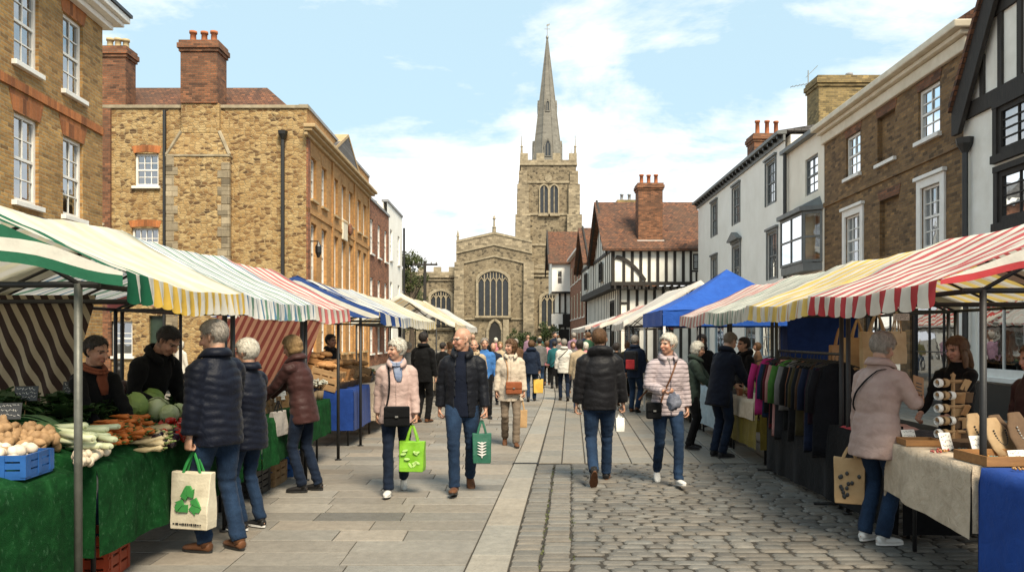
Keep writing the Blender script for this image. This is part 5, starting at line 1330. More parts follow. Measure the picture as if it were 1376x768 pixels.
# ------------------------------------------------------------------ market stalls
WH=(.76,.72,.62)
def stripes(a,b,n=1,k=.5): return [(0,a),(k,b)]
CAN={}
def pat(name, period, stops, tr=.30, dirty=.17): CAN[name]=stripe_mat(name,period,stops,1,tr,dirty)
GREEN=(.012,.13,.062); YEL=(.80,.57,.16); RED=(.52,.045,.05); BLUE=(.025,.075,.27); PINK=(.66,.20,.19); PGREEN=(.16,.30,.22)
PYEL=(.78,.72,.52)  # canopy-top yellow, overexposed look painted into the colour; valance keeps the full yellow
st=[(0,GREEN),(.05,WH),(.105,GREEN),(.155,WH),(.30,PYEL)]
k=.34; i=0
while k<1: st.append((k,WH if i%2==0 else PYEL)); k+=.06; i+=1
pat('green_white_yellow_canvas',2.46,st)
st=[(0,GREEN),(.05,WH),(.07,GREEN),(.12,WH)]
k=.15; i=0
while k<1: st.append((k,(.80,.52,.09) if i%2==0 else WH)); k+=.031; i+=1
pat('yellow_valance_canvas',2.46,st)
pat('multicolour_fine_stripe_canvas',.33,[(0,(.80,.79,.75)),(.25,(.13,.26,.38)),(.35,(.80,.79,.75)),(.56,PGREEN),(.76,(.80,.79,.75)),(.9,(.30,.36,.40)),(.95,(.80,.79,.75))])
pat('red_white_canvas_pale',.27,[(0,WH),(.5,PINK)])
pat('blue_white_canvas',3.5,[(0,BLUE),(.14,WH),(.27,BLUE),(.41,WH),(.53,BLUE),(.60,WH)]+[(.66+.04*i,(.40,.46,.56) if i%2==0 else WH) for i in range(8)])
pat('pale_yellow_blue_canvas',.34,[(0,WH),(.55,(.70,.56,.26)),(.8,(.40,.45,.50)),(.86,WH)])
pat('orange_canvas',.6,[(0,(.78,.66,.42)),(.45,(.78,.40,.09)),(.6,WH)])
pat('white_canvas',.5,[(0,(.75,.73,.68)),(.9,(.60,.50,.44))])
pat('red_white_canvas',.24,[(0,(.56,.115,.115)),(.42,WH)])
pat('red_white_valance',.24,[(0,(.50,.055,.06)),(.45,WH)])
pat('yellow_white_canvas',.31,[(0,YEL),(.5,WH),(.85,(.62,.35,.2)),(.9,WH)])
pat('grey_green_white_canvas',.26,[(0,WH),(.42,(.23,.34,.27)),(.62,WH),(.8,(.45,.43,.36))])
pat('pink_white_canvas',.24,[(0,WH),(.5,(.64,.30,.27))])
pat('cream_pink_canvas',.5,[(0,(.74,.70,.63)),(.7,(.66,.42,.38)),(.8,(.74,.70,.63))])
pat('backdrop_brown_canvas',.17,[(0,(.50,.44,.32)),(.5,(.055,.03,.022))],tr=.25)
pat('backdrop_red_canvas',.11,[(0,(.36,.20,.13)),(.5,(.20,.045,.03))],tr=.15)
pat('red_check_canvas',.55,[(0,(.60,.07,.06)),(.4,WH)])
CANV=N('striped_end_canvas'); _c=CANV.attr('tint'); _d=CANV.ramp(CANV.noise(CANV.obj(),3,5,.6),[(.3,CANV.g(.72)),(.7,CANV.g(1))]); _c=CANV.mix(1.0,_c,_d,'MULTIPLY'); CANV.base(_c); CANV.rough(.8); CANV.bump(CANV.noise(CANV.obj(),6,4,.6),.3,.03); CANV.translucent(_c,.25)
def end_flap(root, s, over, hem, bands, mode, rx=.92, depth=2.1, zf=1.98, zr=2.52, zb=2.02, y=-.075, cols=26, x1=None):
    """sheet closing the gable end; mode 'top' lays the bands along the slope, 'hem' along the lower edge"""
    b=MB(); xs=[]; end=x1 or depth+.1
    for i in range(cols+1):
        x=-over+(end+over)*i/cols
        zt=zf+(zr-zf)*(x+over)/(rx+over) if x<rx else zr+(zb-zr)*(x-rx)/(depth+.12-rx)
        zt-=.03*math.sin(PI*min(1,max(0,(x+over)/(rx+over)))); zh=hem(x)+.012*math.sin(x*9)
        xs.append((x,zt-.004,min(zh,zt-.02)))
    tot=[0]
    for w_,c_ in bands: tot.append(tot[-1]+w_)
    def P(i,k):
        x,zt,zh=xs[i]; z=(zt-tot[k]) if mode=='top' else (zh+tot[k])
        z=max(zh,z) if mode=='top' else min(zt,z)
        if k==len(bands): z=zh if mode=='top' else zt
        return b.p((s*x,y-.02-.02*noise.noise((x*3,z*3,s))-.03*(zt-z),z)),z
    for k,(w_,c_) in enumerate(bands):
        b.col=c_
        for i in range(cols):
            (a0,z0),(a1,z1),(c0,z2),(c1,z3)=P(i,k),P(i+1,k),P(i+1,k+1),P(i,k+1)
            if abs(z0-z3)+abs(z1-z2)<.003: continue
            b.face((a0,a1,c0,c1))
    return b.build('end_flap',CANV.m,root,smooth=False)
STALL_G='striped market stalls along the street'
def XF(s,Y): return -2.46+.03*(Y-4.4) if s<0 else 3.02+.03*(Y-5.0)
def canopy(root, s, L, over, depth, m, scal, end0=.12, end1=.12, zf=1.98, zr=2.52, zb=2.02, rx=.92, valh=.17, seed=0, vmat=None, wav=.020, ext=(.06,.06)):
    r=random.Random(seed); sd=r.random()*40
    nY=max(10,int(L/.11)); prof=[]
    fr=lambda k: over[0]+(over[1]-over[0])*k
    rows=[]
    for j in range(nY+1):
        k=j/nY; y=-ext[0]+(L+ext[0]+ext[1])*k; o=fr(k); row=[]
        sag=math.sin(PI*k)
        for i in range(19):
            t=i/18
            if t<.5: q=t/.5; x=-o+(rx+o)*q; z=zf+(zr-zf)*q - .035*math.sin(PI*q)*(.6+.4*sag)
            else: q=(t-.5)/.5; x=rx+(depth+.12-rx)*q; z=zr+(zb-zr)*q-.035*math.sin(PI*q)
            z-=.045*sag*(1-abs(t-.5)*1.0)+.02*sag*(1 if t<.05 else 0)
            z+=wav*noise.noise((x*2.6+sd,y*2.6,1.3))+wav*.6*noise.noise((x*7,y*5+sd,2))
            row.append((s*x,y,z))
        rows.append(row)
    top=MB(); ids=[[top.p(p) for p in row] for row in rows]
    for a,b in zip(ids[:-1],ids[1:]):
        for i in range(18): top.face((a[i],b[i],b[i+1],a[i+1]))
    # end flaps
    for e,row in ((end0,ids[0]),(end1,ids[-1])):
        if e:
            low=[top.p((top.v[i][0],top.v[i][1]+(.01 if row is ids[-1] else -.01),top.v[i][2]-e*(1+.25*noise.noise((q*.6,sd,0))))) for q,i in enumerate(row)]
            for i in range(18): top.face((row[i],row[i+1],low[i+1],low[i]))
    c=top.build('canopy',m,root,smooth=True)
    v=MB(); n=max(4,int((L+ext[0]+ext[1])/scal)); SEG=8; up=[];lo=[];mid=[]
    for j in range(n*SEG+1):
        k=j/(n*SEG); y=-ext[0]+(L+ext[0]+ext[1])*k; o=fr(k); f=(j%SEG)/SEG
        jj=min(nY-1,int(k*nY)); kk=k*nY-jj; zt=rows[jj][0][2]*(1-kk)+rows[jj+1][0][2]*kk
        w=.012*noise.noise((y*4,sd,3))+.01*math.sin(f*2*PI)
        h_=valh*(1+.12*noise.noise((y*1.5,sd,7)))
        dz=h_-.055+.055*math.sin(PI*f)**.7
        up.append(v.p((s*(-o-.004),y,zt+.004))); mid.append(v.p((s*(-o-.012+w*.6),y,zt-dz*.5))); lo.append(v.p((s*(-o-.012+w*1.8),y,zt-dz)))
    for j in range(n*SEG):
        v.face((up[j],up[j+1],mid[j+1],mid[j])); v.face((mid[j],mid[j+1],lo[j+1],lo[j]))
    v.build('valance',vmat or m,root,smooth=True)
    return c
def stall(s, Y0, Y1, m, label, over=(.15,.15), depth=2.1, scal=.15, frame=None, near_pole=None, seed=0, vmat=None, detail=True, **kw):
    x0=XF(s,Y0); L=Y1-Y0
    root=empty('market_stall',(x0,Y0,0),-.03,label,'market stall',STALL_G)
    canopy(root,s,L,over,depth,CAN[m],scal,seed=seed,vmat=vmat,**kw)
    fm=frame or M['iron']; r_=.021
    zf=kw.get('zf',1.98)-.06
    for i,(x,y) in enumerate(((0,.03),(0,L-.03),(depth,.03),(depth,L-.03))):
        b=MB(); b.tube([(s*x,y,0),(s*x,y,zf)],r_ if not(i==0 and near_pole) else .022,10); b.lathe([(.045,0),(.045,.012)],(s*x,y,0),8); b.build('pole',near_pole if (i==0 and near_pole) else fm,root,smooth=True)
    zr=kw.get('zr',2.52)-.07; rx=kw.get('rx',.92)
    for a,b_ in (((0,.03,zf),(0,L-.03,zf)),((depth,.03,zf),(depth,L-.03,zf)),((-.12,.035,zf-.005),(depth,.035,zf-.005)),((-.12,L-.035,zf-.005),(depth,L-.035,zf-.005)),((rx,.03,zr),(rx,L-.03,zr))):
        q=MB(); q.tube([(s*a[0],a[1],a[2]),(s*b_[0],b_[1],b_[2])],.018,8); q.build('crossbar',fm,root,smooth=True)
    for y in (.03,L/2,L-.03):
        q=MB(); q.tube([(s*0,y,zf),(s*rx,y,zr)],.014,6); q.build('rafter',fm,root,smooth=True)
        q=MB(); q.tube([(s*depth,y,zf),(s*rx,y,zr)],.014,6); q.build('rafter',fm,root,smooth=True)
    return root
L1=stall(-1,4.40,6.55,'green_white_yellow_canvas','nearest left stall with a wide green and white canopy edge turning to yellow stripes',over=(.32,.12),near_pole=M['pole_steel'],vmat=CAN['yellow_valance_canvas'],scal=.152,seed=1,end0=0)
end_flap(L1,-1,.32,lambda x: 1.90+.20*min(x+.32,1.5)-.0*x,[(.060,GREEN),(.075,WH),(.075,GREEN),(.3,(.74,.70,.58))],'hem',y=-.07)
L2=stall(-1,6.66,8.70,'multicolour_fine_stripe_canvas','left stall with a fine blue and green striped canopy beside the yellow striped one',over=(.12,.12),scal=.11,seed=2)
L3=stall(-1,8.78,10.30,'red_white_canvas_pale','left stall with a faded red and white scalloped canopy just before the blue striped one',over=(.12,.12),scal=.13,seed=3)
L4=stall(-1,11.55,14.9,'blue_white_canvas','left stall with a bold blue and white striped canopy',over=(.30,.2),scal=.16,seed=4,end0=0)
end_flap(L4,-1,.30,lambda x: 1.90,[(.055,BLUE),(.08,WH),(.085,BLUE),(.08,WH),(.085,BLUE),(.08,WH),(.2,BLUE)],'top',y=-.07)
L5=stall(-1,15.0,18.6,'pale_yellow_blue_canvas','left stall with a pale yellow scalloped canopy right behind the blue striped one',over=(.2,.2),scal=.17,seed=5)
L6=stall(-1,20.4,25.0,'orange_canvas','left stall with an orange edged canopy in front of the church',over=(.5,.35),scal=.2,seed=6,zr=2.75)
L7=stall(-1,25.2,30.5,'white_canvas','far left stall with a plain white canopy ending near the church door',over=(.35,.3),scal=.2,seed=7,zr=2.7)
R1=stall(1,4.98,7.20,'red_white_canvas','nearest stall on the right with a bright red and white striped canopy',over=(.33,.33),scal=.24,seed=11,end0=0,vmat=CAN['red_white_valance'])
end_flap(R1,1,.33,lambda x: 1.95+.17*min(max(x+.33,0),.9),[(.045,RED),(.09,WH),(.05,RED),(.3,WH)],'hem',y=-.07)
R2=stall(1,7.30,9.34,'yellow_white_canvas','right stall with a yellow and white scalloped canopy next to the red striped one',over=(.33,.33),scal=.155,seed=12)
R3=stall(1,9.44,11.5,'grey_green_white_canvas','right stall with a grey green and white fine striped canopy',over=(.33,.33),scal=.13,seed=13)
R4=stall(1,11.6,13.65,'pink_white_canvas','right stall with a pale pink and white scalloped canopy in front of the blue gazebo',over=(.33,.33),scal=.12,seed=14)
R5=stall(1,18.4,23.0,'cream_pink_canvas','right stall with a cream canopy and pale pink valance behind the blue gazebo',over=(.8,.6),scal=.2,seed=15,zr=2.95,rx=1.0)
R6=stall(1,24.0,29.0,'red_check_canvas','far right stall whose white canopy carries red blocks along its edge',over=(.9,.8),scal=.3,seed=16,vmat=CAN['white_canvas'],zr=2.75)
R7=stall(1,29.4,38.0,'white_canvas','farthest right stall with a plain white canopy before the white gabled house',over=(1.0,1.1),scal=.3,seed=17,zr=2.6)
# hanging sheets belonging to the frames
def sheet(root, pts, m, name, ny=14, nz=8, amp=.03, seed=0):
    """quad p00,p10,p11,p01 hung as cloth (world points)"""
    b=MB(); W=root.matrix_basis.inverted(); P=[W@Vector(p) for p in pts]; ids=[]
    nrm=(P[1]-P[0]).cross(P[3]-P[0]).normalized()
    for i in range(ny+1):
        row=[]
        for j in range(nz+1):
            a=i/ny; c=j/nz; p=(P[0]*(1-a)+P[1]*a)*(1-c)+(P[3]*(1-a)+P[2]*a)*c
            row.append(b.p(p+nrm*amp*(math.sin(a*ny*1.1+c*2+seed)*c+.6*noise.noise((a*4,c*3,seed)))))
        ids.append(row)
    for i in range(ny):
        for j in range(nz): b.face((ids[i][j],ids[i+1][j],ids[i+1][j+1],ids[i][j+1]))
    return b.build(name,m,root,smooth=True)
def updw(): bpy.context.view_layer.update()
updw()
sheet(L1,[(-5.3,6.58,1.97),(-3.50,6.58,1.97),(-3.78,6.6,1.0),(-5.3,6.6,.9)],stripe_mat('backdrop_brown_upright',.115,[(0,(.34,.29,.20)),(.45,(.035,.02,.015))],0,.12,slant=.45),'back_sheet',40,8,.03,2)
sheet(L4,[(-4.35,11.5,1.98),(-2.75,11.5,1.98),(-3.15,11.52,.8),(-4.35,11.52,.8)],stripe_mat('backdrop_red_slanted',.11,[(0,(.26,.13,.08)),(.5,(.13,.028,.02))],0,.12,slant=-.5),'side_sheet',40,8,.035,3)
# ---- blue gazebo
gx,gy=2.80,14.5; G=empty('blue_gazebo',(gx,gy,0),-.03,'bright blue pyramid roofed gazebo on white legs on the right','gazebo')
bq=cloth_mat('blue_polyester',(.020,.085,.36),rough=.6,c2=(.014,.06,.27))
def pyr(root,w,d,ze,zt,m,name='roof',ns=14):
    b=MB(); top=(w/2,d/2,zt); cs=[(0,0),(w,0),(w,d),(0,d)]
    for (x0,y0),(x1,y1) in zip(cs,cs[1:]+cs[:1]):
        g=[]
        for i in range(ns+1):
            f=i/ns; row=[]
            for j in range(9):
                h_=j/8; p=Vector((x0+(x1-x0)*f,y0+(y1-y0)*f,ze)).lerp(Vector(top),h_)
                p.z-=.16*math.sin(PI*h_)*(.45+.55*math.sin(PI*f)) ; p.z+=.02*math.sin(f*9+h_*5)*(1-h_); row.append(b.p(p))
            g.append(row)
        for i in range(ns):
            for j in range(8): b.face((g[i][j],g[i+1][j],g[i+1][j+1],g[i][j+1]))
    return b.build(name,m,root,smooth=True)
pyr(G,3.0,2.7,2.10,2.98,bq); b=MB(); 
cs=[(0,0),(3.0,0),(3.0,2.7),(0,2.7)]
for (x0,y0),(x1,y1) in zip(cs,cs[1:]+cs[:1]):
    for i in range(12):
        f0,f1=i/12,(i+1)/12; p=lambda f,z: (x0+(x1-x0)*f+(.012*math.sin(f*17) if x0==x1 else 0),y0+(y1-y0)*f+(.02*math.sin(f*17) if y0==y1 else 0),z)
        b.poly([p(f0,2.115),p(f1,2.115),p(f1,1.82),p(f0,1.82)])
b.build('valance',bq,G,smooth=True)
for x,y in cs: 
    b=MB(); b.box((x-.02+(.03 if x==0 else -.03),y-.02+(.03 if y==0 else -.03),0),(x+.02+(.03 if x==0 else -.03),y+.02+(.03 if y==0 else -.03),2.05)); b.build('leg',M['white_paint'],G)
updw()
sheet(G,[(5.75,14.55,1.83),(5.86,17.1,1.83),(5.86,17.1,.1),(5.75,14.55,.1)],cloth_mat('navy_side_sheet',(.012,.035,.15)),'side_sheet',20,8,.02,1)
b=MB(); b.v=[]; 
sheet(R3,[(4.3,12.2,1.95),(5.05,11.4,1.95),(5.05,11.4,.7),(4.3,12.2,.7)],cloth_mat('navy_side_sheet',(.012,.035,.15)),'side_sheet',14,8,.02,2)

# ------------------------------------------------------------------ tables and cloths
TURF=N('green_stall_grass'); _o=TURF.obj()
_f=TURF.noise(_o,9,6,.7,.5); _f2=TURF.noise(TURF.mapv(_o,(1,1,.6)),38,4,.7)
_c=TURF.ramp(_f,[(.30,(.003,.026,.007)),(.55,(.007,.058,.014)),(.72,(.018,.10,.028))])
TURF.base(TURF.mix(TURF.math('MULTIPLY',TURF.ramp(_f2,[(.58,(0,0,0)),(.75,(1,1,1))]),.55),_c,(.10,.24,.12))); TURF.rough(.95); TURF.b.inputs['Specular IOR Level'].default_value=.1; TURF.bump(TURF.noise(_o,160,3,.8),.8,.02)
def table(x0,x1,y0,y1,h,label,legm=None,topm=None):
    cx_,cy_=(x0+x1)/2,(y0+y1)/2; t=empty('trestle_table',(cx_,cy_,0),0,label,'table','trestle tables of the stalls')
    w,d=(x1-x0)/2,(y1-y0)/2; m=MB(); m.box((-w,-d,h-.03),(w,d,h)); m.build('table_top',topm or M['plywood'],t)
    for sx in (-1,1):
        for sy in (-1,1):
            m=MB(); m.tube([(sx*(w-.08),sy*(d-.12),0),(sx*(w-.08),sy*(d-.12),h-.031)],.016,8); m.build('leg',legm or M['iron'],t,smooth=True)
    return t
M['plywood']=mat('plywood_board',(.30,.21,.12),(.22,.15,.08),6,.8,.2,30,stretch=(1,6,1))
def cloth(x0,x1,y0,y1,h,drop,m,label,front,amp=.02,name='tablecloth',group=None,wav=9.,dropn=None,ends=(True,True),back=.1,ragged=.02,slope=0.0,dend=None):
    """cloth over a table; front is the x of the street side edge; slope raises it towards the back"""
    s=1 if front>=max(x0,x1)-1e-6 else -1
    xb=x0 if front==x1 else x1; o=empty(name,((x0+x1)/2,(y0+y1)/2,0)); bpy.data.objects.remove(o)
    ox,oy=(x0+x1)/2,(y0+y1)/2; b=MB(); r=random.Random(int(y0*100)); sd=r.random()*30
    n=max(8,int(abs(y1-y0)/.035)); cols=[]
    W=abs(xb-front)
    for j in range(n+1):
        k=j/n; y=y0+(y1-y0)*k; dr=drop if dropn is None else drop+(dropn-drop)*k
        dr*=1+ragged*noise.noise((y*2.5,sd,0)); col=[]
        for i in range(7): t=i/6; x=xb+(front-xb)*t; col.append((x+s*.0,y,h+.006+slope*(1-t)*W+.003*noise.noise((x*9,y*9,sd))))
        for i in range(1,10):
            t=i/9; w=amp*t**.7*(math.sin(y*wav+sd+.8*math.sin(y*2.3))+.6*math.sin(y*wav*2.1+1.3*sd)+.5*noise.noise((y*5,t*2,sd)))
            col.append((front+s*(.012+max(-.004,w)+.012*t),y,h-dr*t))
        cols.append(col)
    ids=[[b.p((p[0]-ox,p[1]-oy,p[2])) for p in c] for c in cols]
    for a,c in zip(ids[:-1],ids[1:]):
        for i in range(len(a)-1): b.face((a[i],c[i],c[i+1],a[i+1]))
    for e,cc,sy in ((ends[0],cols[0],-1),(ends[1],cols[-1],1)):
        if not e: continue
        prev=[b.p((p[0]-ox,p[1]-oy,p[2])) for p in cc[:7]]
        de=dend or drop
        for i in range(1,7):
            t=i/6; row=[b.p((p[0]-ox+(s*.012 if q==6 else 0),p[1]-oy+sy*(.012+amp*t*(1+math.sin(p[0]*11+sd))*.6),p[2]-(de+slope*(1-q/6)*W)*t)) for q,p in enumerate(cc[:7])]
            for q in range(6): b.face((prev[q],prev[q+1],row[q+1],row[q]))
            prev=row
    me=b.mesh(name,[m],True); ob=link(name,me,None,(ox,oy,0)); tag(ob,label,'tablecloth',group)
    return ob
GREENC=TURF.m
# left side
def XL_(Y): return -2.60+.03*(Y-4.4)
table(-3.55,-2.66,3.3,4.66,.79,'trestle table under the nearest green cloth at the lower left corner')
cloth(-3.6,-2.63,3.2,4.70,.80,.76,GREENC,'green artificial grass cloth on the table at the lower left corner',-2.63,.012,slope=.32)
table(-3.5,-2.62,4.92,7.35,.79,'trestle table under the long green cloth below the vegetables')
cloth(-3.52,-2.585,4.86,7.42,.80,.55,GREENC,'long green artificial grass cloth hanging below the carrots and cabbages',-2.585,.030,wav=8,slope=.32)
table(-3.4,-2.45,7.5,10.25,.79,'trestle table under the green cloth of the jar and flower stall')
cloth(-3.4,-2.40,7.46,10.3,.80,.46,GREENC,'green artificial grass cloth on the stall where the woman in the brown jacket stands',-2.40,.02,wav=9,dropn=.42)
BLUECL=cloth_mat('blue_table_cloth',(.012,.042,.19),c2=(.008,.028,.13))
table(-3.3,-2.36,11.5,12.7,.83,'trestle table under the royal blue cloth on the left')
cloth(-3.3,-2.33,11.45,12.75,.84,.60,BLUECL,'royal blue cloth on the bread table on the left',-2.33,.012)
LINEN=N('linen_cloth'); _o=LINEN.obj(); LINEN.base(LINEN.ramp(LINEN.noise(_o,8,6,.7,.8),[(.3,(.36,.285,.20)),(.65,(.52,.425,.315))])); LINEN.rough(.9); LINEN.bump(LINEN.math('MULTIPLY_ADD',LINEN.noise(_o,150,2),.15,LINEN.noise(_o,10,5,.65,1.2)),.7,.03)
table(-3.2,-2.3,12.9,14.8,.83,'trestle table under the white cloth behind the bread table')
cloth(-3.2,-2.25,12.85,14.85,.84,.6,LINEN.m,'off white cloth on the table behind the blue one on the left',-2.25,.02)
table(-3.1,-2.2,15.2,18.4,.83,'trestle table of the pale yellow canopied stall on the left'); cloth(-3.1,-2.15,15.15,18.45,.84,.6,LINEN.m,'pale cloth on the far left table below the yellow canopy',-2.15,.02)
# right side
table(2.98,3.85,3.2,4.82,.79,'trestle table under the blue cloth at the lower right corner',topm=M['plywood'])
cloth(2.92,3.9,3.1,4.86,.80,.62,cloth_mat('bright_blue_cloth',(.015,.06,.27),c2=(.010,.042,.20)),'bright blue cloth on the table at the lower right corner',2.92,.03,wav=7,dropn=.66,dend=.65)
table(2.96,3.85,4.95,6.02,.79,'trestle table under the linen cloth in front of the jewellery')
cloth(2.90,3.9,4.92,6.05,.80,.46,LINEN.m,'wrinkled off white linen cloth below the jewellery trays on the right',2.90,.022,wav=6,dropn=.36,dend=.42)
table(3.1,3.95,6.15,9.2,.76,'trestle table under the black cloth of the clothes stall'); cloth(3.05,3.98,6.1,9.3,.77,.70,BLACKC,'black cloth on the clothes stall table behind the pink coated woman',3.05,.02,wav=7)
MUST=cloth_mat('mustard_cloth',(.19,.145,.024),c2=(.11,.08,.014))
table(3.12,4.0,9.75,11.4,.78,'trestle table under the mustard cloth on the right'); cloth(3.08,4.0,9.7,11.45,.79,.58,MUST,'mustard yellow cloth on the table behind the clothes rack',3.08,.03,wav=8)
cloth(3.055,3.95,9.85,11.3,.80,.24,LINEN.m,'white runner laid over the mustard cloth on the right',3.055,.012,name='table_runner')
table(3.2,4.1,11.7,13.5,.78,'trestle table under the pale blue cloth beside the man in navy on the right'); cloth(3.16,4.1,11.65,13.55,.79,.6,cloth_mat('pale_blue_cloth',(.36,.45,.50)),'pale blue cloth on the table before the blue gazebo',3.16,.02)
table(3.3,4.3,14.7,17.0,.78,'trestle table standing under the blue gazebo'); cloth(3.26,4.3,14.65,17.05,.79,.6,LINEN.m,'off white cloth on the table under the blue gazebo',3.26,.02)
for a,b_,lab in ((18.6,22.8,'cream'),(24.2,28.8,'red edged')):
    table(3.6,4.5,a,b_,.8,'trestle table of the far right stall with the %s canopy'%lab); cloth(3.55,4.5,a-.05,b_+.05,.81,.6,LINEN.m if lab=='cream' else BLACKC,'cloth on the far right table below the %s canopy'%lab,3.55,.02)
for a,b_ in ((20.6,24.8),(25.5,30.2)):
    table(-3.0,-2.1,a,b_,.8,'trestle table of the far left stall with the %s canopy'%('orange' if a<22 else 'plain white')); cloth(-3.0,-2.05,a-.05,b_+.05,.81,.6,LINEN.m,'pale cloth on the far left table below the %s canopy'%('orange' if a<22 else 'plain white'),-2.05,.02)
# ------------------------------------------------------------------ produce on the left stall
QR=random.Random(21)
TRAYW=mat('tray_wood',(.30,.145,.045),(.20,.09,.028),6,.6,.2,30,stretch=(1,8,8))
def veg_mat(name,c,c2,sc=9,rough=.55,bump=.3,bs=30,stretch=(1,1,1)): return mat(name,c,c2,sc,rough,bump,bs,stretch=stretch)
def rake(u,v,front=-2.585,h=.806,sl=.32):
    du,dv=(u-CX)/F,-(v-HY)/F; t=(h+sl*front-EYE)/(dv+sl*du); return Vector((du*t,t,EYE+dv*t))
def flat(u,v,h): t=(EYE-h)*F/(v-HY); return Vector(((u-CX)/F*t,t,h))
def quadpts(q, n, pick=rake, jit=.5):
    """n jittered points inside an outline given in the picture, laid on the display"""
    cols=max(1,int(math.sqrt(n*2.2))); rows=max(1,math.ceil(n/cols)); out=[]
    P=[pick(*p) for p in q]
    for i in range(rows):
        for j in range(cols):
            a=(j+.5+QR.uniform(-jit,jit)*.7)/cols; b=(i+.5+QR.uniform(-jit,jit)*.7)/rows
            out.append((P[0]*(1-a)+P[1]*a)*(1-b)+(P[3]*(1-a)+P[2]*a)*b)
    return out[:n]
def lump(r,seed,n=14,m=9,amp=.18,fr=2.2):
    b=MB(); b.ell((0,0,0),r,n,m)
    b.v=[tuple(Vector(p)*(1+amp*noise.noise(Vector(p)/max(r)*fr+Vector((seed*3.1,0,0))))) for p in b.v]; return b
def scatter(protos, pts, label, cat, group, rot='any', lift=.03, layers=1, sc=(.85,1.15), yawm=0, yawr=.5):
    first=True; k=0
    for p in pts:
        pr=QR.choice(protos)
        e=(QR.uniform(0,6.28),QR.uniform(0,6.28),QR.uniform(0,6.28)) if rot=='any' else (QR.uniform(-.12,.12),QR.uniform(-.14,.14),yawm+QR.gauss(0,yawr))
        if 'used' not in pr: o=pr['o']; pr['used']=1
        else: o=dup(pr['o'])
        o.location=p+Vector((0,0,lift+QR.uniform(0,layers)*lift*1.3)); o.rotation_euler=e; s=QR.uniform(*sc); o.scale=(s,s,s); tag(o,label,cat,group)
def protos(name, n, fn, m, smooth=True):
    out=[]
    for k in range(n): out.append(dict(o=fn(k).build(name,m,smooth=smooth)))
    return out
pot=protos('potato',3,lambda k: lump((.042,.029,.027),k),veg_mat('potato_skin',(.36,.22,.105),(.22,.125,.055),12,.75,.35,40))
scatter(pot,quadpts([(-6,578),(60,594),(88,616),(-4,622)],62),'brown potato in the loose heap beside the leeks','potato','potatoes heaped on the green stall',lift=.035,layers=1.6)
bun=protos('button_mushroom',2,lambda k: lump((.027,.027,.021),k+5,amp=.12),veg_mat('mushroom_skin',(.66,.56,.42),(.48,.38,.26),14,.7,.2,40))
scatter(bun,quadpts([(98,618),(146,604),(148,622),(104,640)],40),'pale round mushroom in the heap below the leeks','mushroom','pale mushrooms heaped at the front of the stall',lift=.025,layers=1.4)
def carrot(k):
    b=MB(); L=.20+.02*k; b.limb([(-L/2,0,0),(-L/2+.02,0,.003),(0,.004*k,0),(L/2-.04,0,0),(L/2,.004,-.002)],[.012,.021,.018,.011,.003],n=10); return b
def rooty(nm,fn,m1,m2,n=2,stalk=None):
    out=[]
    for k in range(n):
        e=fn(k).build(nm,m1,smooth=True)
        if stalk: stalk(k).build('stalk' if nm!='leek' else 'leaves',m2,e,smooth=True)
        out.append(dict(o=e))
    return out
car=rooty('carrot',carrot,veg_mat('carrot_skin',(.66,.19,.03),(.50,.12,.015),16,.5,.3,50,(1,1,1)),veg_mat('carrot_stalk',(.10,.16,.03),(.05,.09,.02)),2,lambda k:(lambda b:(b.limb([(-.10-.01*k,0,0),(-.128-.01*k,.004,.006)],[.008,.004],n=6),b)[1])(MB()))
scatter(car,quadpts([(136,578),(184,574),(198,606),(132,612)],58),'orange carrot in the big heap in the middle of the stall','carrot','carrots heaped on the stall',rot='lie',lift=.028,layers=2.2,yawm=2.9,yawr=.5)
par=rooty('parsnip',carrot,veg_mat('parsnip_skin',(.62,.50,.29),(.46,.34,.17),14,.65,.3,50),veg_mat('parsnip_stalk',(.20,.24,.07),(.10,.14,.04)),2,lambda k:(lambda b:(b.limb([(-.10-.01*k,0,0),(-.128-.01*k,.004,.006)],[.01,.005],n=6),b)[1])(MB()))
scatter(par,quadpts([(186,586),(208,582),(212,606),(196,612)],18),'cream parsnip stacked beside the carrots','parsnip','parsnips stacked on the stall',rot='lie',lift=.028,layers=1.8,sc=(.95,1.25),yawm=3.3,yawr=.35)
def leek(k):
    b=MB(); b.limb([(.26,0,0),(.25,0,0),(.1,0,.004),(-.05,.003,.01)],[.014,.020,.019,.021],n=10); return b
def leekleaf(k):
    b=MB()
    for j in range(5):
        a=(j-2)*.16+.05*k; pts=[]
        for i in range(7):
            t=i/6; pts.append((-.04-.34*t,math.sin(a)*.34*t,.012+.03*math.sin(PI*t)+(j%2)*.012))
        b.limb(pts,[(.019,.006),(.024,.005),(.026,.004),(.024,.003),(.02,.003),(.013,.002),(.003,.001)],ref=(0,1,0),n=8)
    return b
lk=rooty('leek',leek,veg_mat('leek_white',(.66,.66,.46),(.42,.48,.22),6,.5,.1,20,(.5,3,3)),veg_mat('leek_green',(.05,.12,.035),(.022,.062,.02),7,.5,.2,30,(.6,6,6)),2,leekleaf)
scatter(lk,quadpts([(66,584),(120,590),(126,612),(76,608)],14),'long white and green leek laid across the display','leek','leeks laid side by side',rot='lie',lift=.03,layers=1.6,yawm=-.35,yawr=.18)
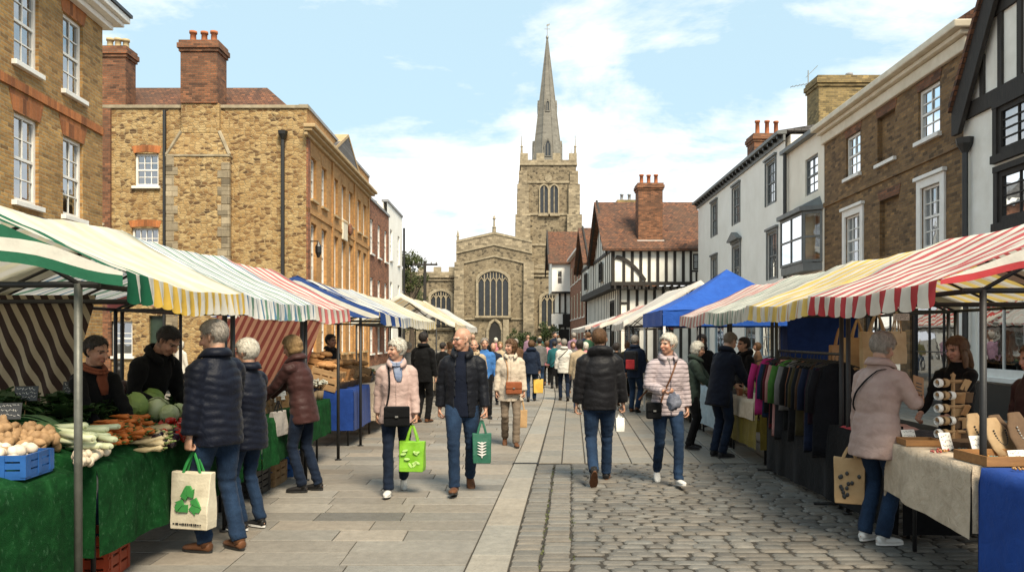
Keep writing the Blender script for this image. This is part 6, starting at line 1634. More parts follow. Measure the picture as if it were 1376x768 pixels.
# loose leafy greens
def greens(k):
    b=MB(); r=random.Random(k+40)
    for j in range(26):
        a=r.uniform(0,6.28); l=r.uniform(.09,.17); tilt=r.uniform(.15,1.2); w=r.uniform(.025,.05); d=Vector((math.cos(a)*math.cos(tilt),math.sin(a)*math.cos(tilt),math.sin(tilt))); sd=Vector((-math.sin(a),math.cos(a),0)); 
        prev=None; cc=r.uniform(.6,1.3); b.col=(cc,cc*1.05,cc*.9)
        for i in range(5):
            t=i/4; p=d*l*t+Vector((0,0,-.06*t*t)); ww=w*math.sin(PI*min(.97,t*.85+.12)); q=(b.p(p-sd*ww+Vector((0,0,.012))),b.p(p),b.p(p+sd*ww+Vector((0,0,.012))))
            if prev: b.face((prev[0],prev[1],q[1],q[0])); b.face((prev[1],prev[2],q[2],q[1]))
            prev=q
    return b
gm=leafmat('kale_leaves',(.016,.045,.012),(.05,.10,.028))
gp=[dict(o=greens(k).build('leafy_greens',gm,smooth=True)) for k in range(3)]
scatter(gp,quadpts([(70,545),(150,548),(128,576),(84,572)],16),'bunch of dark leafy greens behind the carrots and leeks','greens','bunches of greens behind the carrots',rot='lie',lift=.02,yawr=3,sc=(.9,1.3))
scatter(gp,quadpts([(230,540),(258,536),(258,556),(236,560)],8),'bunch of dark leafy greens next to the man in the navy jacket','greens','bunches of greens at the far end',rot='lie',lift=.02,yawr=3,sc=(.8,1.2))
scatter(gp,quadpts([(-10,545),(40,545),(40,566),(-10,566)],9),'bunch of dark greens above the potato heap','greens','bunches of greens above the potatoes',rot='lie',lift=.02,yawr=3,sc=(.8,1.2))
# cabbages
def cab(k,big=1): 
    b=MB(); r=random.Random(k); b.ell((0,0,0),(.086*big,.084*big,.078*big),18,12)
    for j in range(9):
        a=r.uniform(0,6.28); el=r.uniform(-.3,.9); ring=[]
        c=Vector((math.cos(a)*math.cos(el),math.sin(a)*math.cos(el),math.sin(el))); u=c.orthogonal().normalized(); w=c.cross(u)
        n=7; ids=[]
        for i in range(n):
            for l in range(n):
                x,y=(i/(n-1)-.5)*1.25,(l/(n-1)-.5)*1.25; d=(c+u*x+w*y).normalized(); rr=(.088+.009*math.hypot(x,y)**2+.006*noise.noise(d*5+Vector((k,j,0))))*big
                ids.append(b.p(d*rr) if True else 0)
        for i in range(n-1):
            for l in range(n-1):
                if math.hypot(i-(n-2)/2,l-(n-2)/2)<3.1: b.face((ids[i*n+l],ids[(i+1)*n+l],ids[(i+1)*n+l+1],ids[i*n+l+1]))
    return b
cm_=[veg_mat('cabbage_leaf',(.30,.40,.10),(.15,.26,.05),7,.5,.4,14),veg_mat('white_cabbage_leaf',(.58,.62,.38),(.38,.46,.18),7,.5,.3,14)]
for k,(u,v,mi,sc_,lab) in enumerate(((180,560,0,1.3,'large green cabbage furthest left of the cabbages'),(203,551,0,1.2,'green cabbage at the back between two others'),(211,563,1,1.15,'pale green white cabbage in front of the dark greens'),(228,570,1,.95,'small pale cabbage beside the red peppers'),(240,566,1,.8,'smallest pale cabbage next to the navy jacket'))):
    o=cab(k).build('cabbage',cm_[mi],smooth=True); o.location=rake(u,v)+Vector((0,0,.085)); o.scale=(sc_,)*3; o.rotation_euler=(k,k*.7,k*2.1); tag(o,lab,'cabbage','cabbages on the stall')
def pep(k):
    b=MB(); b.limb([(-.05,0,0),(-.045,0,0),(-.02,0,0),(.03,.003,0),(.06,.006,-.004),(.07,.006,-.006)],[.01,.026,.034,.030,.016,.004],n=12); return b
rp=rooty('red_pepper',pep,veg_mat('red_pepper_skin',(.50,.028,.014),(.36,.015,.010),8,.22,.05,10),veg_mat('pepper_stem',(.06,.10,.03),(.03,.06,.02)),2,lambda k:(lambda b:(b.tube([(-.05,0,0),(-.08,.003,.008)],.006,6),b)[1])(MB()))
scatter(rp,quadpts([(208,578),(256,578),(254,598),(216,598)],26),'glossy red pepper in the pile beside the cabbages','pepper','red peppers piled on the stall',rot='any',lift=.032,layers=1.2,sc=(.8,1.1))
au=rooty('aubergine',lambda k:(lambda b:(b.limb([(-.08,0,0),(-.07,0,0),(-.02,0,0),(.04,0,0),(.085,0,0),(.10,0,0)],[.014,.024,.03,.038,.030,.006],n=12),b)[1])(MB()),veg_mat('aubergine_skin',(.020,.008,.018),(.012,.005,.010),5,.2,.03),veg_mat('aubergine_cap',(.05,.08,.03),(.03,.05,.02)),2,lambda k:(lambda b:(b.limb([(-.12,0,.004),(-.085,0,0),(-.065,0,0)],[.006,.018,.025],n=8),b)[1])(MB()))
scatter(au,quadpts([(204,592),(228,592),(230,606),(210,608)],9),'dark purple aubergine between the parsnips and red peppers','aubergine','aubergines on the stall',rot='lie',lift=.035,layers=.8,yawr=.6)
# crates
def crate(name,loc,size,rz,material,label,slats=4,th=.012,group=None,deco=None,cat='crate'):
    w,d,h=size; t=empty(name,loc,rz,label,cat,group); b=MB(); b.box((-w/2,-d/2,0),(w/2,d/2,th)); b.build('base',material,t)
    for (x0,y0,x1,y1) in ((-w/2,-d/2,w/2,-d/2+th),(-w/2,d/2-th,w/2,d/2),(-w/2,-d/2+th+.001,-w/2+th,d/2-th-.001),(w/2-th,-d/2+th+.001,w/2,d/2-th-.001)):
        b=MB(); g=.25/slats; sh_=h/slats
        lo=[b.box((x0,y0,th+.001+k*sh_),(x1,y1,th+(k+1)*sh_-sh_*.22)) for k in range(slats)]
        lx,ly=x1-x0,y1-y0
        if lx>ly: 
            for f in (0.02,.34,.62,.93): b.box((x0+lx*f,y0-.004,th+.001),(x0+lx*f+.03,y1+.004,h))
        else:
            for f in (0.03,.45,.9): b.box((x0-.004,y0+ly*f,th+.001),(x1+.004,y0+ly*f+.03,h))
        b.build('side',material,t)
    return t
pl=lambda n,c: mat(n,c,tuple(k*.6 for k in c),6,.45,.1,30)
BLUEP=pl('blue_crate_plastic',(.02,.10,.32)); REDP=pl('orange_red_crate_plastic',(.36,.055,.02)); BLKP=pl('black_crate_plastic',(.015,.015,.015)); WOODC=mat('crate_wood',(.36,.22,.10),(.23,.13,.055),6,.8,.3,30,stretch=(1,8,8))
bc=rake(10,632,-2.63); crate('blue_plastic_crate',(bc.x-.02,bc.y+.02,bc.z-.03),(.36,.30,.13),.08,BLUEP,'blue plastic crate of pale roots at the left edge of the stall',3)
tur=protos('turnip',2,lambda k: lump((.036,.033,.030),k+9,amp=.12),veg_mat('turnip_skin',(.66,.58,.46),(.46,.34,.26),8,.6,.2,30))
scatter(tur,[Vector((bc.x-.02+QR.uniform(-.13,.13),bc.y+.02+QR.uniform(-.1,.1),bc.z+.055)) for k in range(22)],'pale turnip lying in the blue crate','turnip','turnips in the blue crate',lift=.03,layers=.9)
crate('orange_red_crate',(-2.93,5.32,.0),(.50,.36,.30),.1,REDP,'orange red plastic crate on the ground under the vegetable table',4)
crate('black_crate',(-2.75,8.05,0),(.36,.5,.26),.0,BLKP,'black plastic crate standing under the table by the gray haired woman',4,group='crates under the tables'); 
crate('wooden_crate',(-2.72,8.62,0),(.34,.44,.24),.0,WOODC,'pale wooden crate on the ground under the jar stall',3,group='crates under the tables')
crate('blue_plastic_crate',(-2.75,9.25,0),(.4,.5,.24),.1,BLUEP,'blue crate on the ground behind the woman in the brown jacket',3,group='crates under the tables')
crate('black_crate',(-2.95,7.1,0),(.4,.4,.26),.3,BLKP,'black crate in the shade beneath the vegetable table',4,group='crates under the tables')
# chalk signs
def chalk(p,label,w=.16,h=.11,rz=0,tilt=-18,bg=None,seed=0):
    t=empty('price_sign',p,rz,label,'sign','price signs on the stall'); t.rotation_euler=(rad(tilt),0,rz)
    b=MB(); b.box((-w/2,-.004,0),(w/2,.004,h)); b.build('board',bg or M['black_paint'],t,bevel=.003); b=MB(); b.tube([(0,.008,-.12),(0,.008,.02)],.004,6); b.build('stick',WOODC,t)
    b=MB(); r=random.Random(seed)
    for k in range(3):
        z=h*(.8-.27*k); x=-w*.4
        while x<w*.36:
            l=r.uniform(.008,.02); b.tube([(x,-.006,z+r.uniform(-.008,.008)),(x+l*.5,-.006,z+r.uniform(-.012,.012)),(x+l,-.006,z+r.uniform(-.008,.008))],.0014,4); x+=l+.006
    b.build('chalk_marks',M['white_paint'] if bg is None else M['black_paint'],t)
for k,(u,v,lab,w_) in enumerate(((10,585,'small chalk price sign at the left edge above the potatoes',.15),(34,558,'chalk price sign with slanted writing stuck behind the potatoes',.15),(97,548,'chalk price sign standing behind the leeks',.14),(208,535,'grey chalk price sign leaning in front of the male stallholder',.13))): chalk(rake(u,v)+Vector((0,0,.10)),lab,w_,.11,.25,seed=k)
chalk(rake(231,540)+Vector((0,0,.08)),'white price card standing among the greens by the navy jacket',.1,.09,.2,bg=M['white_paint'],seed=9)
# fruit and dark punnets at the back of the stall
dk=protos('beetroot',2,lambda k: lump((.05,.05,.045),k+20,amp=.15),veg_mat('beetroot_skin',(.07,.03,.03),(.03,.014,.014)))
scatter(dk,quadpts([(150,524),(170,524),(166,545),(152,548)],8),'dark beetroot at the shaded back of the stall','beetroot','beetroots at the back of the stall',lift=.03,layers=.8)
brn=protos('onion',2,lambda k: lump((.04,.04,.037),k+25,amp=.08),veg_mat('onion_skin',(.50,.26,.09),(.33,.15,.05),6,.35,.1))
scatter(brn,quadpts([(136,535),(160,535),(160,548),(138,548)],7),'brown onion beside the dark beetroots','onion','onions at the back of the stall',lift=.03)

# ------------------------------------------------------------------ jar and flower stall, bread stall (left)
def jar(p,label,group,c,lid,h=.12,r=.035):
    t=empty('jar',p,0,label,'jar',group); b=MB(); b.lathe([(r*.9,0),(r,.01),(r,h*.75),(r*.8,h*.85)],n=12); b.build('glass_body',c,t,smooth=True); b=MB(); b.lathe([(r*.86,h*.851),(r*.86,h)],n=12); b.build('lid',lid,t)
HONEY=mat('honey',(.42,.20,.04),(.30,.13,.02),3,.15,0,spec=.7); JAM=mat('dark_jam',(.10,.02,.02),(.05,.01,.01),3,.15,0,spec=.7); GOLD=mat('gold_lid',(.5,.36,.12),(.4,.28,.08),5,.35,0,metal=.6)
r=random.Random(9)
for k in range(22): jar((-2.62-.11*(k%4)-r.uniform(0,.02),7.62+.10*(k//4)+r.uniform(0,.02),.806),'%s jar with gold lid in the rows beside the navy jacketed woman'%('honey' if k%3 else 'dark jam'),'jars in rows on the green stall',HONEY if k%3 else JAM,GOLD,.12 if k%2 else .10)
for k,(y,x) in enumerate(((8.35,-2.75),(8.72,-2.78),(9.08,-2.74))):
    crate('wooden_crate',(x,y,.806),(.32,.28,.14),.05*k,WOODC,('open wooden crate of produce on the jar stall behind the brown jacket','second wooden crate further along the jar stall','third wooden crate next to the white flowers')[k],2,group='wooden crates on the jar stall')
    scatter(protos('apple',1,lambda q: lump((.036,.036,.032),q+30,amp=.05),veg_mat('apple_skin_%s'%'abc'[k],((.40,.09,.03),(.42,.30,.06),(.5,.22,.1))[k],((.25,.2,.04),(.3,.3,.05),(.35,.12,.05))[k])),[Vector((x+r.uniform(-.12,.12),y+r.uniform(-.1,.1),.86)) for q in range(10)],('red apple in the first wooden crate of the jar stall','yellow apple in the second wooden crate of the jar stall','orange fruit in the third wooden crate of the jar stall')[k],'fruit','fruit in the wooden crates',lift=.03)
def flowers(p,label,c,k):
    t=empty('flower_bunch',p,k*1.3,label,'flowers','bunches of flowers on the green stall'); b=MB(); b.lathe([(.05,0),(.065,.12)],n=12); b.build('pot',M['plywood'],t,smooth=True); rr=random.Random(k); b=MB(); g=MB()
    for q in range(34):
        a=rr.uniform(0,6.28); e=.13*math.sqrt(rr.random()); z=.24-.9*e*e+rr.uniform(-.03,.03); b.ell((e*math.cos(a),e*math.sin(a),z),(.018,.018,.012),7,4); g.tube([(0,0,.08),(e*math.cos(a),e*math.sin(a),z)],.003,4)
    b.build('blooms',c,t,smooth=True); g.build('stems',gm,t)
wf=mat('white_petals',(.74,.72,.62),(.6,.58,.44),20,.7,.1); yf=mat('yellow_petals',(.66,.45,.06),(.5,.3,.04),20,.7,.1)
for k,(y,x) in enumerate(((9.55,-2.54),(9.85,-2.52),(10.12,-2.50))): flowers((x,y,.806),('bunch of white flowers nearest the woman in the brown jacket','bunch of white flowers in the middle of three','bunch of white and yellow flowers at the end of the green table')[k],wf if k<2 else wf,k)
flowers((-2.85,9.9,.806),'bunch of yellow flowers behind the white ones',yf,7)
WICK=N('wicker'); _o=WICK.obj(); _w=WICK.n('ShaderNodeTexWave'); WICK.l(WICK.mapv(_o,(1,1,1)),_w.inputs[0]); _w.bands_direction='Z'; _w.inputs['Scale'].default_value=22; _w.inputs['Distortion'].default_value=2
WICK.base(WICK.ramp(_w.outputs['Fac'],[(.2,(.13,.065,.025)),(.7,(.36,.21,.09))])); WICK.rough(.7); WICK.bump(_w.outputs['Fac'],.8,.02)
BREAD=mat('bread_crust',(.46,.24,.085),(.27,.12,.04),9,.7,.4,30)
for k,(y,x) in enumerate(((11.7,-2.62),(12.15,-2.60),(12.55,-2.62),(13.2,-2.55),(14.0,-2.5))):
    t=empty('bread_basket',(x,y,.847),0,('wicker bread basket at the near end of the blue table','wicker bread basket in the middle of the blue table','wicker bread basket at the far end of the blue table','wicker basket on the white cloth table','wicker basket at the far end of the white cloth table')[k],'basket','wicker bread baskets'); b=MB(); b.lathe([(.15,0),(.19,.10),(.20,.11),(.185,.105),(.14,.015)],n=18); b.build('basket_wall',WICK.m,t,smooth=True)
    pr=protos('bread_loaf',1,lambda q: lump((.10,.05,.045),q+k,amp=.1),BREAD)
    scatter(pr,[Vector((x+r.uniform(-.07,.07),y+r.uniform(-.08,.08),.90)) for q in range(6)],'crusty brown loaf in the %s bread basket'%('first','second','third','fourth','fifth')[k],'loaf','loaves in the baskets',rot='lie',lift=.03,layers=1,yawr=2)

for k,(x,y,z,lab) in enumerate(((-2.78,11.62,1.02,'raised tilted wooden crate of bread nearest on the blue table'),(-2.74,12.10,1.05,'tilted wooden crate of bread in the middle behind the baskets'),(-2.76,12.56,1.02,'tilted wooden crate of bread at the far end of the blue table'),(-2.95,11.85,1.16,'topmost wooden crate of bread at the back of the blue table'),(-2.7,13.45,1.0,'wooden crate of bread standing on the white cloth table'))):
    t=crate('wooden_crate',(x,y,z-.17),(.42,.36,.30),0,TRAYW if k%2 else WOODC,lab,3,group='wooden crates on the bread stall'); t.rotation_euler=(0,rad(14),rad(-4+3*k))
    scatter(protos('bread_loaf',1,lambda q: lump((.11,.05,.045),q+k+7,amp=.12),BREAD),[Vector((x+r.uniform(-.12,.12),y+r.uniform(-.11,.11),z+.13-.25*0)) for q in range(7)],('brown loaf in the nearest tilted crate','brown loaf in the middle tilted crate','brown loaf in the far tilted crate','brown loaf in the topmost crate','brown loaf in the crate on the white cloth')[k],'loaf','loaves in the wooden crates',rot='lie',lift=.025,layers=1.2,yawr=2)
# ------------------------------------------------------------------ jewellery and clothes on the right
LTR=mat('tan_leather',(.34,.18,.07),(.22,.11,.04),6,.55,.3,30); KRAFT=mat('kraft_paper',(.42,.27,.13),(.33,.20,.09),6,.85,.2,30); CARD=mat('white_card',(.78,.76,.70),(.68,.65,.58),5,.7,.05); VELV=mat('beige_linen_bust',(.36,.25,.135),(.26,.17,.085),9,.9,.3,60); DVELV=mat('brown_velvet_bust',(.12,.07,.035),(.07,.04,.02),9,.9,.3,60)
def tray(p,size,rz,label,m_=None):
    w,d,h=size; t=empty('display_tray',p,rz,label,'tray','wooden trays on the jewellery table'); m_=m_ or TRAYW; b=MB(); b.box((-w/2,-d/2,0),(w/2,d/2,.008)); b.build('tray_base',m_,t)
    for q in ((-w/2,-d/2,w/2,-d/2+.012),(-w/2,d/2-.012,w/2,d/2),(-w/2,-d/2+.0125,-w/2+.012,d/2-.0125),(w/2-.012,-d/2+.0125,w/2,d/2-.0125)):
        b=MB(); b.box((q[0],q[1],.0085),(q[2],q[3],h)); b.build('tray_side',m_,t)
    return t
ZT_=.812
tray((3.17,5.05,ZT_),(.44,.34,.06),.05,'long shallow wooden tray of trinkets at the front of the linen cloth')
tray((3.05,5.86,ZT_),(.26,.20,.045),-.1,'small wooden tray beside the pink coat on the jewellery table')
tray((3.35,5.72,ZT_),(.30,.22,.05),.1,'dark wooden tray in the middle of the jewellery table',DVELV)
def trinkets(n,x0,x1,y0,y1,z,label,group,seed):
    rr=random.Random(seed); cols=[mat('bead_%s'%nm,c,tuple(k*.6 for k in c),8,.3,0) for nm,c in (('amber',(.40,.20,.05)),('bone',(.66,.6,.48)),('jet',(.03,.03,.03)),('red',(.34,.05,.04)),('teal',(.06,.22,.22)))]
    for k in range(n):
        b=MB(); R0=rr.uniform(.018,.035); q=7
        for i in range(q): b.ell((R0*math.cos(6.283*i/q),R0*math.sin(6.283*i/q),0),(.009,.009,.008),7,4)
        o=b.build('bead_bracelet',cols[k%5],smooth=True); o.location=(rr.uniform(x0,x1),rr.uniform(y0,y1),z+.008); tag(o,label,'bracelet',group)
trinkets(24,3.05,3.40,4.96,5.20,ZT_+.010,'beaded bracelet lying in the long wooden tray','bracelets in the long tray',1)
trinkets(34,2.94,3.6,5.36,5.62,ZT_,'beaded bracelet laid flat on the linen cloth','bracelets on the linen cloth',2)
trinkets(10,2.95,3.15,5.80,5.92,ZT_+.01,'beaded bracelet in the small tray by the pink coat','bracelets in the small tray',3)
trinkets(24,3.0,3.6,4.2,4.75,ZT_+.005,'beaded bracelet on the blue cloth','bracelets on the blue cloth',4)
for k,(x,y,w_,h_,lab) in enumerate(((3.10,5.55,.10,.13,'white price card between the bracelets and the bust'),(3.18,5.30,.11,.14,'tall white card in front of the beige necklace bust'),(3.22,4.96,.13,.09,'white folded card on the corner of the long tray'),(3.05,5.98,.12,.10,'white card with handwriting beside the bracelet stand'),(3.30,4.80,.09,.13,'narrow white card beside the right hand bust'),(3.36,4.62,.12,.09,'white card lying at the edge of the blue cloth'))): chalk((x,y,ZT_+.0),lab,w_,h_,.25,-20,CARD,30+k)
def bust(x,y,m_,lab,s_=1):
    t=empty('necklace_bust',(x,y,ZT_),.4,lab,'display bust','necklace busts on the jewellery table'); t.scale=(s_,)*3; b=MB(); b.limb([(0,-.04,0),(0,-.015,.06),(0,.02,.13),(0,.05,.19),(0,.07,.23),(0,.085,.265)],[(.075,.016),(.115,.020),(.125,.022),(.105,.022),(.070,.022),(.052,.020)],n=20); b.build('bust_form',m_,t,smooth=True)
    b=MB(); 
    for i in range(19):
        a=PI*i/18; z=.185-.10*math.sin(a); b.ell((.060*math.cos(a),.020-.040*math.sin(a),z),(.007,.007,.007),7,4)
    b.build('necklace',M['galv'] if m_ is DVELV else M['black_paint'],t,smooth=True)
bust(3.27,5.42,VELV,'beige necklace bust behind the right front pole'); bust(3.36,5.32,DVELV,'dark brown necklace bust next to the beige one'); bust(3.30,5.26,VELV,'beige necklace bust near the right edge',.95); bust(3.44,5.22,DVELV,'brown necklace bust at the right edge',1.1)
# bracelet stand
t=empty('bracelet_stand',(3.33,5.90,ZT_),.2,'tall wooden bracelet stand hung with leather cuffs in front of the stallholder','display stand'); b=MB(); b.lathe([(.09,0),(.09,.02),(.014,.025),(.014,.50),(.02,.52),(.0,.54)],n=14); b.build('post',WOODC,t,smooth=True)
for k in range(5):
    b=MB(); z=.09+.095*k; b.tube([(-.14,0,z),(.14,0,z)],.014,10); b.build('arm',WOODC,t)
    for j in range(2+k%2):
        b=MB(); x=-.125+.055*j; R0=.030
        b.limb([(x,R0*math.cos(a_),z-.010+R0*math.sin(a_)) for a_ in [6.283*i/12 for i in range(13)]],[(.020,.004)]*13,ref=(1,0,0),n=6); b.build('cuff',(CARD,KRAFT,CARD)[j],t,smooth=True)
    for j in range(2):
        b=MB(); b.X=Matrix.Translation((.055+.06*j,-.015*j,z))@Euler((rad(12+9*j),rad(QR.uniform(-14,14)),rad(QR.uniform(-25,25)))).to_matrix().to_4x4()
        b.box((-.045,-.004,-.075),(.045,.004,.012)); b.build('leather_piece',(LTR,DVELV,KRAFT)[(k+j)%3],t,bevel=.006)
# clothes rack
t=empty('clothes_rack',(3.18,8.45,0),-.03,'black metal clothes rail packed with garments on the right','clothes rail'); b=MB(); b.tube([(0,-.98,1.45),(0,.98,1.45)],.014,8); b.build('rail',M['iron'],t)
for y in (-.95,.95): b=MB(); b.tube([(0,y,0),(0,y,1.45)],.014,8); b.build('upright',M['iron'],t); b=MB(); b.tube([(-.25,y,.02),(.25,y,.02)],.014,8); b.build('foot',M['iron'],t)
gcol=[('magenta',(.40,.025,.14)),('dark blue',(.014,.028,.07)),('black',(.010,.010,.011)),('crimson',(.09,.009,.013)),('jet black',(.007,.007,.008)),('dusty pink',(.40,.20,.18)),('charcoal',(.02,.02,.022)),('green',(.055,.15,.03)),('soft black',(.009,.009,.009)),('grey',(.15,.145,.14)),('ebony',(.008,.007,.007)),('orange',(.20,.075,.035)),('coal black',(.007,.007,.008)),('olive',(.045,.035,.014)),('inky black',(.006,.007,.009)),('brown',(.05,.026,.014)),('deep navy',(.008,.012,.03)),('plum',(.022,.008,.016)),('black grey',(.014,.014,.014)),('midnight black',(.007,.007,.009))]
for k,(nm,c_) in enumerate(gcol):
    y=9.36-1.82*k/(len(gcol)-1); x=3.18+.03*(y-8.45)*-1+.03*(y-8.45)*2
    x-={'magenta':.10,'dusty pink':.05,'green':.04,'grey':.03}.get(nm,0)
    e=empty('hanging_garment',(x,y,0),QR.uniform(-.2,.2),'%s garment hanging on the black clothes rail'%nm,'garment','garments on the clothes rail')
    b=MB(); Lg=QR.uniform(.46,.92); z0=1.36; rings=[]; sd=k*3.3
    for i in range(10):
        q=i/9; w_=(.10+(.08+.05*((k*7)%5)/4)*min(1,q*5) +.03*q); d_=.022+.02*q; ring=[]
        for a in range(20):
            th=6.283*a/20; n_=.014*noise.noise((math.cos(th)*2,math.sin(th)*2+q*1.2,sd))*(1+q)+.010*math.sin(th*5+sd)*q; ring.append((w_*math.cos(th),(d_+n_)*math.sin(th)*1.0,z0-Lg*q*(1+.02*math.sin(th*3))))
        rings.append(ring)
    b.loft(rings); b.build('cloth',cloth_mat('garment_'+nm.replace(' ','_'),c_),e,smooth=True)
    b=MB(); b.limb([(-.19,0,1.32),(0,0,1.385),(.19,0,1.32)],[.008]*3,n=6); b.tube([(0,0,1.385),(0,0,1.42),(.016,0,1.445),(.0,0,1.468),(-.014,0,1.455)],.003,5); b.build('hanger',M['iron'],e)
    for s_ in (1,-1):
        b=MB(); b.limb([(s_*.20,0,1.29),(s_*.25,0,1.1),(s_*.262,0,.88)],[(.045,.022),(.042,.022),(.035,.02)],n=8); b.build('sleeve',cloth_mat('garment_'+nm.replace(' ','_'),c_),e,smooth=True)
def folded(p,c_,label,w=.3,d=.22,n=4,rz=0,seed=0):
    t=empty('folded_scarf',p,rz,label,'scarf','scarves on the black table'); b=MB(); ids=[]; sd=seed*5.1; N_=14
    for i in range(N_+1):
        row=[]
        for j in range(N_+1):
            x=(i/N_-.5)*w; y=(j/N_-.5)*d; ed=min(i,N_-i,j,N_-j)/4; z=.05*min(1,ed)*(.7+.6*abs(noise.noise((x*9,y*9,sd))))+.004+.012*noise.noise((x*22,y*22,sd))*min(1,ed); row.append(b.p((x*(1+.12*noise.noise((y*8,sd,1))),y*(1+.12*noise.noise((x*8,sd,2))),max(.002,z))))
        ids.append(row)
    for i in range(N_):
        for j in range(N_): b.face((ids[i][j],ids[i+1][j],ids[i+1][j+1],ids[i][j+1]))
    b.build('cloth_fold',cloth_mat('scarf_%d'%seed if False else 'scarf_'+label.split()[0],c_),t,smooth=True)
for k,(x,y,c_,lab) in enumerate(((3.22,7.15,(.42,.05,.06),'red patterned scarf heaped on the black table'),(3.42,7.35,(.30,.03,.05),'crimson scarf folded behind the red one'),(3.15,6.85,(.66,.58,.52),'white scarf hanging over the black table edge'),(3.3,7.75,(.36,.06,.07),'scarlet scarf under the clothes rail'),(3.25,8.2,(.07,.07,.08),'grey scarf under the clothes rail'),(3.5,6.6,(.05,.05,.055),'black folded scarf behind the pink coat'),(3.3,8.6,(.3,.1,.1),'brownish scarf near the far end of the black table'),(3.5,7.05,(.5,.3,.25),'peach scarf at the back of the black table'))): folded((x,y,.778),c_,lab,.34,.26,rz=k*.7,seed=k)
# things hung from the crossbar between the two near stalls
for k,(u,Y_,z0,w_,h_,m_,lab) in enumerate(((1178,7.5,1.86,.34,.42,mat('natural_canvas',(.50,.38,.22),(.38,.27,.14),7,.9,.3,50),'natural canvas tote bag hung beside the gray haired woman in pink'),(1152,7.9,1.80,.30,.40,KRAFT,'brown bag hung behind the black poles on the right'),(1128,8.4,1.72,.26,.36,LTR,'tan leather bag hanging above the clothes rail'),(1205,7.45,1.86,.22,.3,mat('beige_canvas',(.58,.47,.31),(.45,.34,.2),7,.9,.3,50),'small beige bag hung right of the canvas tote'))):
    tote('hanging_bag',((u-CX)/F*Y_,Y_,z0),8+6*k,w_,.08,h_,m_,m_,lab,hlen=.2,group='bags hung from the stall frame')
def hat(p,lab,c_):
    t=empty('felt_hat',p,0,lab,'hat','hats on the right stall'); b=MB(); b.lathe([(.16,0),(.155,.012),(.10,.012),(.095,.06),(.08,.10),(.04,.115),(.0,.112)],n=20); b.build('hat_body',c_,t,smooth=True); b=MB(); b.lathe([(.101,.014),(.098,.036),(.095,.036)],n=20); b.build('band',M['black_paint'],t,smooth=True)
for k,(x,y,z,c_,lab) in enumerate(((3.45,10.2,.81,DVELV,'brown felt hat on the mustard table'),(3.5,10.6,.81,BLACKC,'black felt hat behind the brown one'))): hat((x,y,z),lab,c_)
# odds and ends on the mustard and far tables
r=random.Random(12)
def bric(x0,x1,y0,y1,z,n,lab,grp,seed):
    rr=random.Random(seed); cs=[mat('bric_%s'%nm,c,tuple(k*.5 for k in c),8,.5,.1) for nm,c in (('brown',(.25,.14,.06)),('cream',(.6,.54,.42)),('green',(.12,.2,.08)),('dark',(.06,.05,.045)),('brass',(.4,.28,.1)),('rust',(.35,.12,.05)))]
    for k in range(n):
        b=MB(); ty=rr.randrange(3); h_=rr.uniform(.05,.18); w_=rr.uniform(.03,.07)
        if ty==0: b.lathe([(w_*.7,0),(w_,h_*.3),(w_*.8,h_*.7),(w_*.35,h_*.85),(w_*.5,h_)],n=12)
        elif ty==1: b.lathe([(w_*.5,0),(w_*.6,.01),(w_*1.1,h_*.4),(w_*1.2,h_*.42),(w_*1.0,h_*.38)],n=14)
        else: b.cbox((0,0,h_*.4),(w_*2,w_*1.4,h_*.8))
        o=b.build(('vase','bowl','box')[ty],cs[rr.randrange(6)],smooth=ty<2); o.location=(rr.uniform(x0,x1),rr.uniform(y0,y1),z); o.rotation_euler=(0,0,rr.uniform(0,6)); tag(o,('small vase ','small bowl ','little box ')[ty]+lab,('vase','bowl','box')[ty],grp)
bric(3.14,3.7,9.85,11.3,.808,40,'among the bric-a-brac on the mustard and white table','bric-a-brac on the mustard table',1)
bric(3.25,3.9,11.8,13.4,.797,26,'on the pale blue cloth beside the gazebo','bric-a-brac on the pale blue table',2)
bric(3.35,4.1,14.8,16.9,.797,24,'on the table under the blue gazebo','bric-a-brac under the gazebo',3)
bric(3.65,4.3,18.7,22.6,.817,26,'on the far right table under the cream canopy','goods below the cream canopy',4)
bric(-2.9,-2.2,12.95,14.7,.847,24,'on the white cloth of the left stall beyond the bread','goods beyond the bread',5)
bric(-2.85,-2.15,15.3,18.3,.847,30,'on the far left table under the pale yellow canopy','goods below the pale yellow canopy',6)
bric(-2.8,-2.1,20.7,24.6,.817,26,'on the far left table under the orange edged canopy','goods below the orange canopy',7)
bric(-3.2,-2.75,7.8,10.1,.807,16,'at the back of the jar and flower stall','goods at the back of the jar stall',8)
bric(3.6,4.4,24.3,28.6,.817,16,'on the far right table under the red edged canopy','goods below the red edged canopy',10)
# street things behind the stalls
for k,(u,Y_,lab) in enumerate(((160,17.5,'black cast iron bollard in front of the stone house on the left'),(205,21,'black bollard further back by the green door'))):
    t=empty('bollard',((u-CX)/F*Y_,Y_,0),0,lab,'bollard','bollards by the stone house'); b=MB(); b.lathe([(.11,0),(.11,.12),(.075,.16),(.065,.82),(.09,.85),(.09,.9),(.06,.93),(.05,.98),(.07,1.02),(.04,1.08),(0,1.09)],n=14); b.build('post',M['iron'],t,smooth=True)

chalk(at(1211,430,7.25),'small white lettered sign hanging under the canopy right of the canvas bag',.15,.06,0,0,CARD,77)
for k,(y,lab) in enumerate(((7.7,'white price card propped between the jars nearest the navy jackets'),(8.52,'white price card between the first two wooden crates of the jar stall'),(8.92,'white price card by the third wooden crate of the jar stall'))): chalk((-2.62,y,.90),lab,.13,.10,rad(60),-12,CARD,90+k)
